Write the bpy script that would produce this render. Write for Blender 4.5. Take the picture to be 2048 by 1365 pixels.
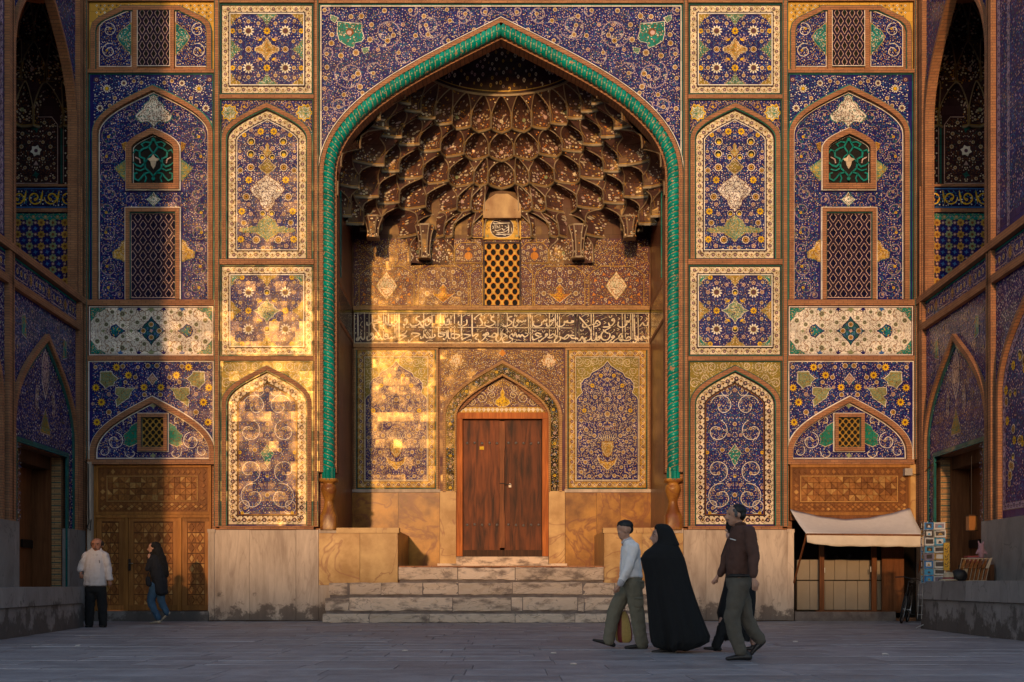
import bpy, bmesh, math, random
from mathutils import Vector, Matrix
from mathutils.geometry import tessellate_polygon
random.seed(7)
SC = bpy.context.scene
for o in list(bpy.data.objects): bpy.data.objects.remove(o)
COL = SC.collection

# ------------------------------------------------------------------ camera, sky, sun, exposure
CAMX, CAMD, CAMZ, FPX = 0.093, 28.0, 0.87, 2408.0      # portal plane is Y = 0, camera 28 m in front of it
cd = bpy.data.cameras.new('camera'); cam = bpy.data.objects.new('camera', cd); COL.objects.link(cam)
cam.location = (CAMX, -CAMD, CAMZ); cam.rotation_euler = (math.radians(90), 0, 0)
cd.sensor_width = 36.0; cd.lens = FPX/2048*36.0
cd.shift_x = 14/2048; cd.shift_y = (1168-682.5)/2048
cd.clip_end = 2000; SC.camera = cam
SUN_AZ, SUN_EL = math.radians(7.8), math.radians(9.6)
to_sun = Vector((-math.sin(SUN_AZ)*math.cos(SUN_EL), -math.cos(SUN_AZ)*math.cos(SUN_EL), math.sin(SUN_EL)))
W = bpy.data.worlds.new('World'); SC.world = W; W.use_nodes = True
nt = W.node_tree; bg = nt.nodes['Background']
sky = nt.nodes.new('ShaderNodeTexSky'); sky.sky_type = 'NISHITA'; sky.sun_disc = False
sky.sun_elevation = SUN_EL; sky.sun_rotation = math.pi + SUN_AZ
nt.links.new(sky.outputs[0], bg.inputs[0]); bg.inputs[1].default_value = 0.15; sky.air_density = 1.0; sky.dust_density = 0.8; sky.ozone_density = 1.2
sl = bpy.data.lights.new('sun', 'SUN'); sl.energy = 2.0; sl.angle = math.radians(1.5); sl.color = (0.84, 0.47, 0.205)
so = bpy.data.objects.new('sun', sl); COL.objects.link(so); so.location = to_sun*60
so.rotation_euler = (-to_sun).to_track_quat('-Z', 'Y').to_euler()
SC.view_settings.view_transform = 'Standard'; SC.view_settings.look = 'None'
SC.view_settings.exposure = 0.62; SC.view_settings.gamma = 1.0
SC.render.engine = 'CYCLES'
try:
    SC.cycles.use_denoising = True; SC.cycles.max_bounces = 6; SC.cycles.diffuse_bounces = 4
    SC.cycles.caustics_reflective = False; SC.cycles.caustics_refractive = False
except Exception: pass

# ------------------------------------------------------------------ materials
MATS = {}
def N(nt, t, **kw):
    n = nt.nodes.new(t)
    for k, v in kw.items(): setattr(n, k, v)
    return n
def new_mat(name):
    m = bpy.data.materials.new(name); m.use_nodes = True
    return m, m.node_tree, m.node_tree.nodes['Principled BSDF']
def math_n(nt, op, a, b=None):
    n = N(nt, 'ShaderNodeMath', operation=op)
    for i, v in enumerate((a, b)):
        if v is None: continue
        if isinstance(v, (int, float)): n.inputs[i].default_value = v
        else: nt.links.new(v, n.inputs[i])
    return n.outputs[0]
def vmath(nt, op, a, b=None):
    n = N(nt, 'ShaderNodeVectorMath', operation=op)
    for i, v in enumerate((a, b)):
        if v is None: continue
        if isinstance(v, tuple): n.inputs[i].default_value = v
        else: nt.links.new(v, n.inputs[i])
    return n.outputs[0]
def tile_group():
    # every cut tile sits at a slightly different tilt and was fired to a slightly different shade
    g = bpy.data.node_groups.new('tile_setting', 'ShaderNodeTree')
    g.interface.new_socket('Normal', in_out='OUTPUT', socket_type='NodeSocketVector')
    g.interface.new_socket('Shade', in_out='OUTPUT', socket_type='NodeSocketFloat')
    g.interface.new_socket('Wear', in_out='OUTPUT', socket_type='NodeSocketFloat')
    out = g.nodes.new('NodeGroupOutput')
    geo = N(g, 'ShaderNodeNewGeometry')
    sep = N(g, 'ShaderNodeSeparateXYZ'); g.links.new(geo.outputs['Position'], sep.inputs[0])
    cz = math_n(g, 'FLOOR', math_n(g, 'MULTIPLY', sep.outputs[2], 4.3))
    sh = math_n(g, 'MULTIPLY', cz, 0.37)
    hx = math_n(g, 'ADD', math_n(g, 'ADD', sep.outputs[0], sep.outputs[1]), sh)
    cx = math_n(g, 'FLOOR', math_n(g, 'MULTIPLY', hx, 4.3))
    comb = N(g, 'ShaderNodeCombineXYZ'); g.links.new(cx, comb.inputs[0]); g.links.new(cz, comb.inputs[1])
    wn = N(g, 'ShaderNodeTexWhiteNoise', noise_dimensions='3D'); g.links.new(comb.outputs[0], wn.inputs[0])
    # rows lean together more than single tiles do
    comb2 = N(g, 'ShaderNodeCombineXYZ'); g.links.new(cz, comb2.inputs[1])
    wr = N(g, 'ShaderNodeTexWhiteNoise', noise_dimensions='3D'); g.links.new(comb2.outputs[0], wr.inputs[0])
    d1 = vmath(g, 'MULTIPLY', vmath(g, 'SUBTRACT', wn.outputs['Color'], (.5, .5, .5)), (.045, .045, .04))
    d2 = vmath(g, 'MULTIPLY', vmath(g, 'SUBTRACT', wr.outputs['Color'], (.5, .5, .5)), (.02, .02, .028))
    no = N(g, 'ShaderNodeTexNoise'); no.inputs['Scale'].default_value = 5; no.inputs['Detail'].default_value = 3; g.links.new(geo.outputs['Position'], no.inputs['Vector'])
    d3 = vmath(g, 'MULTIPLY', vmath(g, 'SUBTRACT', no.outputs['Color'], (.5, .5, .5)), (.10, .10, .10))
    nn = vmath(g, 'NORMALIZE', vmath(g, 'ADD', vmath(g, 'ADD', geo.outputs['Normal'], d1), vmath(g, 'ADD', d2, d3)))
    g.links.new(nn, out.inputs['Normal'])
    jx = math_n(g, 'LESS_THAN', math_n(g, 'FRACT', math_n(g, 'MULTIPLY', hx, 4.3)), .045); jz = math_n(g, 'LESS_THAN', math_n(g, 'FRACT', math_n(g, 'MULTIPLY', sep.outputs[2], 4.3)), .045)
    joint = math_n(g, 'SUBTRACT', 1., math_n(g, 'MULTIPLY', math_n(g, 'MAXIMUM', jx, jz), .4))
    g.links.new(math_n(g, 'MULTIPLY', joint, math_n(g, 'ADD', math_n(g, 'MULTIPLY', wn.outputs['Value'], .35), .8)), out.inputs['Shade'])
    n2 = N(g, 'ShaderNodeTexNoise'); n2.inputs['Scale'].default_value = 2.3; n2.inputs['Detail'].default_value = 6
    g.links.new(geo.outputs['Position'], n2.inputs['Vector'])
    g.links.new(n2.outputs[0], out.inputs['Wear'])
    return g
TG = tile_group()
def tile(name, c, rough=.17, spec=.125, chips=0):
    m, nt, b = new_mat(name)
    g = N(nt, 'ShaderNodeGroup'); g.node_tree = TG
    mul = vmath(nt, 'SCALE', c, None); n = mul.node; nt.links.new(g.outputs['Shade'], n.inputs['Scale'])
    # dust film in patches
    mx = N(nt, 'ShaderNodeMix', data_type='RGBA'); mx.inputs['B'].default_value = (.30, .22, .16, 1)
    nt.links.new(mul, mx.inputs['A'])
    r = N(nt, 'ShaderNodeMapRange'); r.inputs[1].default_value = .45; r.inputs[2].default_value = .8; r.inputs[4].default_value = .05
    nt.links.new(g.outputs['Wear'], r.inputs[0]); nt.links.new(r.outputs[0], mx.inputs['Factor'])
    col = mx.outputs['Result']
    if chips:
        ge = N(nt, 'ShaderNodeNewGeometry'); nz = N(nt, 'ShaderNodeTexNoise'); nz.inputs['Scale'].default_value = 5.5; nz.inputs['Detail'].default_value = 3; nt.links.new(ge.outputs['Position'], nz.inputs['Vector'])
        rc = N(nt, 'ShaderNodeMapRange'); rc.inputs[1].default_value = .69; rc.inputs[2].default_value = .71; nt.links.new(nz.outputs[0], rc.inputs[0])
        nf = N(nt, 'ShaderNodeTexNoise'); nf.inputs['Scale'].default_value = 1.7; nf.inputs['Detail'].default_value = 5; nt.links.new(ge.outputs['Position'], nf.inputs['Vector'])
        sf = vmath(nt, 'SCALE', col, None); nt.links.new(math_n(nt, 'ADD', math_n(nt, 'MULTIPLY', nf.outputs[0], 1.3), .35), sf.node.inputs['Scale'])
        mc = N(nt, 'ShaderNodeMix', data_type='RGBA'); mc.inputs['B'].default_value = (.38, .22, .13, 1); nt.links.new(sf, mc.inputs['A']); nt.links.new(rc.outputs[0], mc.inputs['Factor']); col = mc.outputs['Result']
    nt.links.new(col, b.inputs['Base Color'])
    nt.links.new(g.outputs['Normal'], b.inputs['Normal'])
    rr = N(nt, 'ShaderNodeMapRange'); rr.inputs[1].default_value = .3; rr.inputs[2].default_value = .75
    rr.inputs[3].default_value = rough-.02; rr.inputs[4].default_value = rough+.07
    nt.links.new(g.outputs['Wear'], rr.inputs[0]); nt.links.new(rr.outputs[0], b.inputs['Roughness'])
    b.inputs['Specular IOR Level'].default_value = spec; b.inputs['Specular Tint'].default_value = (1.0, .74, .30, 1)
    MATS[name] = m; return m
for nme, c in dict(cobalt=(.018, .017, .135), navy=(.010, .009, .06), turq=(.012, .21, .19), green=(.02, .20, .13), lblue=(.05, .15, .40),
                   yellow=(.74, .46, .02), ochre=(.46, .27, .06), olive=(.27, .21, .045), cream=(.72, .62, .46), white=(.77, .73, .67),
                   pink=(.52, .36, .34), lilac=(.46, .36, .48), violet=(.10, .045, .075), black=(.010, .008, .011), brown=(.19, .075, .03),
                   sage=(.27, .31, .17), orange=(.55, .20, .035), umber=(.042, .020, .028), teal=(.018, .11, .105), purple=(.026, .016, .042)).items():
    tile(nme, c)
tile('gold_tile', (.60, .36, .07), .26); tile('rope_glaze', (.0, .23, .19), .2, .35, 1); tile('vault_ground', (.098, .050, .044), .22, .14); tile('ivory', (.56, .46, .34))
def stone(name, c1, c2, scale=3, rough=.6, bump=.25, stretch=(1, 1, 1), vein=None, rnd=True, contrast=(.35, .65), dirt=None):
    m, nt, b = new_mat(name)
    geo = N(nt, 'ShaderNodeNewGeometry'); oi = N(nt, 'ShaderNodeObjectInfo')
    v = vmath(nt, 'MULTIPLY', geo.outputs['Position'], stretch)
    off = N(nt, 'ShaderNodeCombineXYZ')
    for i in range(3): nt.links.new(math_n(nt, 'MULTIPLY', oi.outputs['Random'], 37.0 if rnd else 0.0), off.inputs[i])
    v = vmath(nt, 'ADD', v, off.outputs[0])
    n1 = N(nt, 'ShaderNodeTexNoise'); n1.inputs['Scale'].default_value = scale; n1.inputs['Detail'].default_value = 8; n1.inputs['Roughness'].default_value = .62
    nt.links.new(v, n1.inputs['Vector'])
    cr = N(nt, 'ShaderNodeValToRGB'); cr.color_ramp.elements[0].position = contrast[0]; cr.color_ramp.elements[1].position = contrast[1]
    cr.color_ramp.elements[0].color = (*c1, 1); cr.color_ramp.elements[1].color = (*c2, 1)
    nt.links.new(n1.outputs[0], cr.inputs[0]); col = cr.outputs[0]
    if vein:
        w = N(nt, 'ShaderNodeTexNoise'); w.inputs['Scale'].default_value = scale*.55; w.inputs['Detail'].default_value = 4; w.inputs['Distortion'].default_value = 1.2
        nt.links.new(vmath(nt, 'ADD', v, (13.1, 5.2, 7.7)), w.inputs['Vector'])
        a = math_n(nt, 'ABSOLUTE', math_n(nt, 'SUBTRACT', w.outputs[0], .5))
        r = N(nt, 'ShaderNodeMapRange'); r.inputs[1].default_value = 0; r.inputs[2].default_value = vein[1]; r.inputs[3].default_value = vein[2]; r.inputs[4].default_value = 0
        nt.links.new(a, r.inputs[0])
        mx = N(nt, 'ShaderNodeMix', data_type='RGBA'); mx.inputs['B'].default_value = (*vein[0], 1)
        nt.links.new(col, mx.inputs['A']); nt.links.new(r.outputs[0], mx.inputs['Factor']); col = mx.outputs['Result']
    if rnd:
        s = math_n(nt, 'ADD', math_n(nt, 'MULTIPLY', oi.outputs['Random'], .3), .85)
        sc = vmath(nt, 'SCALE', col, None); nt.links.new(s, sc.node.inputs['Scale']); col = sc
    if dirt:
        # splashed and rising-damp stains: ragged patches on the lowest part of the stone
        sz = N(nt, 'ShaderNodeSeparateXYZ'); nt.links.new(geo.outputs['Position'], sz.inputs[0])
        n5 = N(nt, 'ShaderNodeTexNoise'); n5.inputs['Scale'].default_value = 2.4; n5.inputs['Detail'].default_value = 9; n5.inputs['Roughness'].default_value = .7; nt.links.new(geo.outputs['Position'], n5.inputs['Vector'])
        h = math_n(nt, 'SUBTRACT', math_n(nt, 'ADD', math_n(nt, 'MULTIPLY', n5.outputs[0], 1.5), -.28), math_n(nt, 'MULTIPLY', sz.outputs[2], .62))
        r5 = N(nt, 'ShaderNodeMapRange'); r5.inputs[1].default_value = .22; r5.inputs[2].default_value = .34; r5.inputs[4].default_value = .8; nt.links.new(h, r5.inputs[0])
        m5 = N(nt, 'ShaderNodeMix', data_type='RGBA'); m5.inputs['B'].default_value = (*dirt, 1); nt.links.new(col, m5.inputs['A']); nt.links.new(r5.outputs[0], m5.inputs['Factor']); col = m5.outputs['Result']
    nt.links.new(col, b.inputs['Base Color'])
    b.inputs['Roughness'].default_value = rough; b.inputs['Specular IOR Level'].default_value = .22
    n3 = N(nt, 'ShaderNodeTexNoise'); n3.inputs['Scale'].default_value = scale*7; n3.inputs['Detail'].default_value = 5; nt.links.new(v, n3.inputs['Vector'])
    bp = N(nt, 'ShaderNodeBump'); bp.inputs['Strength'].default_value = bump; bp.inputs['Distance'].default_value = .02
    nt.links.new(math_n(nt, 'ADD', n3.outputs[0], n1.outputs[0]), bp.inputs['Height']); nt.links.new(bp.outputs[0], b.inputs['Normal'])
    MATS[name] = m; return m
def brick_mat(name, c1, c2, mortar, bw=.2, rh=.052, rough=.8):
    m, nt, b = new_mat(name)
    geo = N(nt, 'ShaderNodeNewGeometry'); sep = N(nt, 'ShaderNodeSeparateXYZ'); nt.links.new(geo.outputs['Position'], sep.inputs[0])
    cb = N(nt, 'ShaderNodeCombineXYZ'); nt.links.new(math_n(nt, 'ADD', sep.outputs[0], sep.outputs[1]), cb.inputs[0]); nt.links.new(sep.outputs[2], cb.inputs[1])
    br = N(nt, 'ShaderNodeTexBrick'); br.inputs['Scale'].default_value = 1; br.inputs['Brick Width'].default_value = bw; br.inputs['Row Height'].default_value = rh
    br.inputs['Mortar Size'].default_value = .006; br.inputs['Color1'].default_value = (*c1, 1); br.inputs['Color2'].default_value = (*c2, 1); br.inputs['Mortar'].default_value = (*mortar, 1)
    br.inputs['Bias'].default_value = 0
    nt.links.new(cb.outputs[0], br.inputs['Vector'])
    no = N(nt, 'ShaderNodeTexNoise'); no.inputs['Scale'].default_value = 2.2; no.inputs['Detail'].default_value = 7; nt.links.new(geo.outputs['Position'], no.inputs['Vector'])
    s = math_n(nt, 'ADD', math_n(nt, 'MULTIPLY', no.outputs[0], .9), .5)
    sc = vmath(nt, 'SCALE', br.outputs[0], None); nt.links.new(s, sc.node.inputs['Scale'])
    nt.links.new(sc, b.inputs['Base Color']); b.inputs['Roughness'].default_value = rough
    bp = N(nt, 'ShaderNodeBump'); bp.inputs['Strength'].default_value = .5; bp.inputs['Distance'].default_value = .01
    nt.links.new(math_n(nt, 'SUBTRACT', math_n(nt, 'MULTIPLY', no.outputs[0], .4), br.outputs['Fac']), bp.inputs['Height']); nt.links.new(bp.outputs[0], b.inputs['Normal'])
    MATS[name] = m
brick_mat('brick', (.40, .185, .085), (.31, .13, .06), (.16, .085, .05))
brick_mat('brick_gold', (.50, .29, .12), (.42, .22, .09), (.22, .12, .06))
stone('marble_grey', (.32, .25, .20), (.58, .48, .39), 1.5, .62, .25, (2.2, 2.2, .45), ((.27, .20, .17), .016, .35), contrast=(.3, .62), dirt=(.10, .075, .065))
stone('marble_gold', (.32, .17, .055), (.56, .36, .15), 1.6, .36, .06, (1, 1, 1), ((.22, .075, .04), .022, .7))
stone('marble_amber', (.15, .052, .012), (.46, .22, .042), 1.7, .30, .05, (1, 1, 1), ((.17, .05, .025), .03, .75))
stone('jamb_stone', (.10, .042, .025), (.21, .085, .045), 2.2, .35, .1, (1, 1, 1), rnd=False)
stone('step_stone', (.24, .185, .15), (.66, .52, .40), 2.6, .8, .8, (.8, 1, 1.9), ((.16, .11, .09), .012, .6), contrast=(.36, .50))
stone('mortar', (.15, .12, .11), (.24, .20, .18), 5, .9, .6, rnd=False)
stone('plinth_stone', (.20, .18, .172), (.33, .305, .29), 1.8, .75, .45, (1, 1, .75), ((.09, .08, .075), .012, .5), contrast=(.25, .75), dirt=(.07, .06, .055))
stone('pavement', (.15, .14, .15), (.24, .225, .24), 2.0, .62, .5, contrast=(.3, .7))
stone('paver', (.21, .195, .205), (.36, .335, .35), 2.3, .55, .8, (1, 1, 1), contrast=(.3, .7))
stone('plaster', (.34, .20, .11), (.58, .40, .21), 2.2, .85, .4, (1, 1, .6), rnd=False)
def plain(name, c, rough=.6, metal=0., bump=0., scale=40, var=.25):
    m, nt, b = new_mat(name)
    geo = N(nt, 'ShaderNodeTexCoord')
    no = N(nt, 'ShaderNodeTexNoise'); no.inputs['Scale'].default_value = scale; no.inputs['Detail'].default_value = 5
    nt.links.new(geo.outputs['Object'], no.inputs['Vector'])
    s = math_n(nt, 'ADD', math_n(nt, 'MULTIPLY', no.outputs[0], var*2), 1-var)
    sc = vmath(nt, 'SCALE', c, None); nt.links.new(s, sc.node.inputs['Scale'])
    nt.links.new(sc, b.inputs['Base Color']); b.inputs['Roughness'].default_value = rough; b.inputs['Metallic'].default_value = metal
    if bump:
        bp = N(nt, 'ShaderNodeBump'); bp.inputs['Strength'].default_value = bump; bp.inputs['Distance'].default_value = .01
        nt.links.new(no.outputs[0], bp.inputs['Height']); nt.links.new(bp.outputs[0], b.inputs['Normal'])
    MATS[name] = m
def wood(name, c1, c2, rough=.4, grain=(14, 14, 1.2)):
    m, nt, b = new_mat(name)
    tc = N(nt, 'ShaderNodeNewGeometry'); oi = N(nt, 'ShaderNodeObjectInfo')
    v = vmath(nt, 'MULTIPLY', tc.outputs['Position'], grain)
    cb = N(nt, 'ShaderNodeCombineXYZ')
    for i in range(3): nt.links.new(math_n(nt, 'MULTIPLY', oi.outputs['Random'], 50.), cb.inputs[i])
    v = vmath(nt, 'ADD', v, cb.outputs[0])
    no = N(nt, 'ShaderNodeTexNoise'); no.inputs['Scale'].default_value = 1.3; no.inputs['Detail'].default_value = 7; no.inputs['Distortion'].default_value = .6; nt.links.new(v, no.inputs['Vector'])
    cr = N(nt, 'ShaderNodeValToRGB'); cr.color_ramp.elements[0].position = .32; cr.color_ramp.elements[1].position = .68
    cr.color_ramp.elements[0].color = (*c1, 1); cr.color_ramp.elements[1].color = (*c2, 1); nt.links.new(no.outputs[0], cr.inputs[0])
    n2 = N(nt, 'ShaderNodeTexNoise'); n2.inputs['Scale'].default_value = 1.1; n2.inputs['Detail'].default_value = 3; nt.links.new(tc.outputs['Position'], n2.inputs['Vector'])
    s = math_n(nt, 'MULTIPLY', math_n(nt, 'ADD', math_n(nt, 'MULTIPLY', oi.outputs['Random'], .4), .8), math_n(nt, 'ADD', n2.outputs[0], .5))
    sc = vmath(nt, 'SCALE', cr.outputs[0], None); nt.links.new(s, sc.node.inputs['Scale'])
    nt.links.new(sc, b.inputs['Base Color']); b.inputs['Roughness'].default_value = rough+.12; b.inputs['Specular IOR Level'].default_value = .2
    bp = N(nt, 'ShaderNodeBump'); bp.inputs['Strength'].default_value = .25; bp.inputs['Distance'].default_value = .006
    nt.links.new(no.outputs[0], bp.inputs['Height']); nt.links.new(bp.outputs[0], b.inputs['Normal'])
    MATS[name] = m
wood('door_wood', (.036, .010, .005), (.21, .054, .015), .42, (7, 7, .9))
wood('strip_wood', (.13, .04, .014), (.26, .085, .026), .42)
wood('frame_wood', (.28, .07, .012), (.50, .15, .028), .45)
wood('walnut', (.15, .052, .014), (.25, .095, .026), .42)
wood('teak', (.24, .095, .024), (.35, .15, .04), .42)
wood('maple', (.36, .185, .055), (.47, .26, .085), .42)
wood('rail_wood', (.25, .10, .022), (.38, .165, .04), .45)
wood('dark_wood', (.035, .015, .008), (.085, .036, .016), .5)
wood('red_wood', (.12, .042, .015), (.20, .075, .028), .5)
plain('iron', (.035, .03, .03), .45, .8); plain('stud_iron', (.22, .19, .17), .4, .6); plain('brass', (.45, .30, .10), .35, .9); plain('steel', (.5, .5, .5), .3, .9)
plain('unlit_black', (.004, .0035, .003), .9)  # near-black colour standing in for unlit depth behind lattices and door
plain('rib', (.25, .175, .10), .5, bump=.3, scale=12)
plain('rib_dark', (.05, .045, .035), .5)
plain('grout', (.42, .25, .12), .8)
# ------------------------------------------------------------------ geometry helpers
class MB:
    def __init__(s): s.v = []; s.f = []; s.m = []; s.names = []; s.sm = []
    def mi(s, mat):
        if mat not in s.names: s.names.append(mat)
        return s.names.index(mat)
    def face(s, pts, mat, smooth=False):
        i = len(s.v); s.v.extend(pts); s.f.append(tuple(range(i, i+len(pts)))); s.m.append(s.mi(mat)); s.sm.append(smooth)
    def grid(s, rows, mat, smooth=True, close=False):
        i = len(s.v); nr = len(rows); nc = len(rows[0]); k = s.mi(mat)
        for r in rows: s.v.extend(r)
        for a in range(nr-1):
            for c in range(nc if close else nc-1):
                d = (c+1) % nc
                s.f.append((i+a*nc+c, i+a*nc+d, i+(a+1)*nc+d, i+(a+1)*nc+c)); s.m.append(k); s.sm.append(smooth)
    def box(s, a, b, mat, rot=None, bev=0):
        x0, y0, z0 = [min(a[i], b[i]) for i in range(3)]; x1, y1, z1 = [max(a[i], b[i]) for i in range(3)]
        p = [(x0, y0, z0), (x1, y0, z0), (x1, y1, z0), (x0, y1, z0), (x0, y0, z1), (x1, y0, z1), (x1, y1, z1), (x0, y1, z1)]
        if rot: p = [tuple(rot @ Vector(q)) for q in p]
        s.hexa(p, mat)
    def hexa(s, p, mat):
        i = len(s.v); s.v.extend(p); k = s.mi(mat)
        for f in ((0, 3, 2, 1), (4, 5, 6, 7), (0, 1, 5, 4), (1, 2, 6, 5), (2, 3, 7, 6), (3, 0, 4, 7)):
            s.f.append(tuple(i+j for j in f)); s.m.append(k); s.sm.append(False)
    def prism(s, pts, d, mat):
        # pts: closed polygon of 3-D points, d: extrusion vector; caps and sides
        q = [tuple(Vector(p)+Vector(d)) for p in pts]; n = len(pts)
        i = len(s.v); s.v.extend(pts); s.v.extend(q); k = s.mi(mat)
        s.f.append(tuple(range(i, i+n))); s.f.append(tuple(range(i+2*n-1, i+n-1, -1))); s.m += [k, k]; s.sm += [False, False]
        for j in range(n):
            e = (j+1) % n; s.f.append((i+j, i+n+j, i+n+e, i+e)); s.m.append(k); s.sm.append(False)
    def tube(s, pts, r, mat, n=8, cap=True):
        # r number or list
        rows = []; P = [Vector(p) for p in pts]
        for i, p in enumerate(P):
            t = (P[min(i+1, len(P)-1)]-P[max(i-1, 0)]).normalized()
            up = Vector((0, 0, 1)) if abs(t.z) < .9 else Vector((0, 1, 0))
            a = t.cross(up).normalized(); b = t.cross(a); rr = r[i] if isinstance(r, (list, tuple)) else r
            rows.append([tuple(p+rr*(math.cos(2*math.pi*k/n)*a+math.sin(2*math.pi*k/n)*b)) for k in range(n)])
        s.grid(rows, mat, True, True)
        if cap: s.face(rows[0][::-1], mat); s.face(rows[-1], mat)
    def lathe(s, c, prof, mat, n=16, ax=None):
        rows = []
        for r, z in prof:
            rows.append([(c[0]+r*math.cos(2*math.pi*k/n), c[1]+r*math.sin(2*math.pi*k/n), c[2]+z) for k in range(n)])
        s.grid(rows, mat, True, True)
        s.face(rows[0][::-1], mat); s.face(rows[-1], mat)
    def fill(s, outer, holes, f, mat):
        # flat sheet with holes, 2-D loops mapped by f
        loops = [[Vector((p[0], p[1], 0)) for p in L] for L in [outer]+holes]
        flat = [p for L in [outer]+holes for p in L]
        i = len(s.v); s.v.extend(f(p) for p in flat); k = s.mi(mat)
        for t in tessellate_polygon(loops):
            s.f.append(tuple(i+j for j in t)); s.m.append(k); s.sm.append(False)
    def build(s, name, parent=None, kind=None, label=None, mats=None):
        me = bpy.data.meshes.new(name); me.from_pydata(s.v, [], s.f)
        for n in s.names: me.materials.append(MATS[n])
        me.polygons.foreach_set('material_index', s.m); me.polygons.foreach_set('use_smooth', s.sm); me.update()
        o = bpy.data.objects.new(name, me); COL.objects.link(o)
        if parent: o.parent = parent
        if kind: o['kind'] = kind
        if label: o['label'] = label
        return o
def thing(name, label, cat, loc=(0, 0, 0), group=None):
    o = bpy.data.objects.new(name, None); COL.objects.link(o); o.location = loc; o['label'] = label; o['category'] = cat
    if group: o['group'] = group
    return o
def tag(o, label, cat, group=None):
    o['label'] = label; o['category'] = cat
    if group: o['group'] = group
    return o
def copy_obj(o, parent):
    c = o.copy(); COL.objects.link(c); c.parent = parent; return c
def mirror_tree(o, parent):
    c = copy_obj(o, parent); c.scale = (-1, 1, 1)
    for ch in list(o.children):
        d = copy_obj(ch, c)
    return c
class Plane:
    # a sheet parallel to the portal front at depth Y0; photo pixels -> metres at that depth
    def __init__(s, Y0): s.Y = Y0; s.k = (CAMD+Y0)/FPX
    def __call__(s, x, y, dy=0.): return (CAMX+(x-1010)*s.k, s.Y+dy, CAMZ+(1168-y)*s.k)
F0 = Plane(0.0); FB = Plane(3.5)
BEZ = ((1, 0), (1, .445), (.49, .71), (0, 1))
def arch(xc, hw, ysp, yap, n=12, bez=BEZ):
    R = []
    for i in range(n+1):
        t = i/n; c = ((1-t)**3, 3*t*(1-t)**2, 3*t*t*(1-t), t**3)
        x = sum(a*b[0] for a, b in zip(c, bez)); y = sum(a*b[1] for a, b in zip(c, bez))
        R.append((x*hw, ysp+(yap-ysp)*y))
    return [(xc-x, y) for x, y in R]+[(xc+x, y) for x, y in R[-2::-1]]
def arch_path(xc, hw, ybot, ysp, yap, n=12):
    return [(xc-hw, ybot)]+arch(xc, hw, ysp, yap, n)+[(xc+hw, ybot)]
def offset(path, d, closed=False):
    out = []; n = len(path)
    for i in range(n):
        p = path[i]
        a = path[i-1] if (i or closed) else None; b = path[(i+1) % n] if (i < n-1 or closed) else None
        ns = []
        for u, v in ((a, p), (p, b)):
            if u is None or v is None: continue
            dx, dy = v[0]-u[0], v[1]-u[1]; l = math.hypot(dx, dy)
            if l > 1e-6: ns.append((-dy/l, dx/l))
        if len(ns) == 2:
            mx, my = ns[0][0]+ns[1][0], ns[0][1]+ns[1][1]; q = 1+ns[0][0]*ns[1][0]+ns[0][1]*ns[1][1]; q = max(q, .35)
            out.append((p[0]+d*mx/q, p[1]+d*my/q))
        else: out.append((p[0]+d*ns[0][0], p[1]+d*ns[0][1]))
    return out
def band(mb, pl, path, d0, d1, yf, yb, mat, closed=False, side=None):
    # raised strip along a path between two inward offsets
    A = offset(path, d0, closed); B = offset(path, d1, closed); n = len(path); k = n if closed else n-1; side = side or mat
    for i in range(k):
        j = (i+1) % n
        mb.face([pl(*A[i], yf), pl(*B[i], yf), pl(*B[j], yf), pl(*A[j], yf)], mat)
        if yb != yf:
            mb.face([pl(*A[i], yb), pl(*A[i], yf), pl(*A[j], yf), pl(*A[j], yb)], side)
            mb.face([pl(*B[i], yf), pl(*B[i], yb), pl(*B[j], yb), pl(*B[j], yf)], side)
    if not closed and yb != yf:
        for i in (0, n-1): mb.face([pl(*A[i], yf), pl(*A[i], yb), pl(*B[i], yb), pl(*B[i], yf)], side)
def rect(x0, y0, x1, y1): return [(x0, y1), (x0, y0), (x1, y0), (x1, y1)]
def pbox(mb, pl, x0, y0, x1, y1, yf, yb, mat):
    a = pl(x0, y1, yf); b = pl(x1, y0, yb); mb.box(a, b, mat)
def inside(poly, x, y):
    r = False; n = len(poly); j = n-1
    for i in range(n):
        xi, yi = poly[i]; xj, yj = poly[j]
        if (yi > y) != (yj > y) and x < (xj-xi)*(y-yi)/(yj-yi)+xi: r = not r
        j = i
    return r
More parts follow.
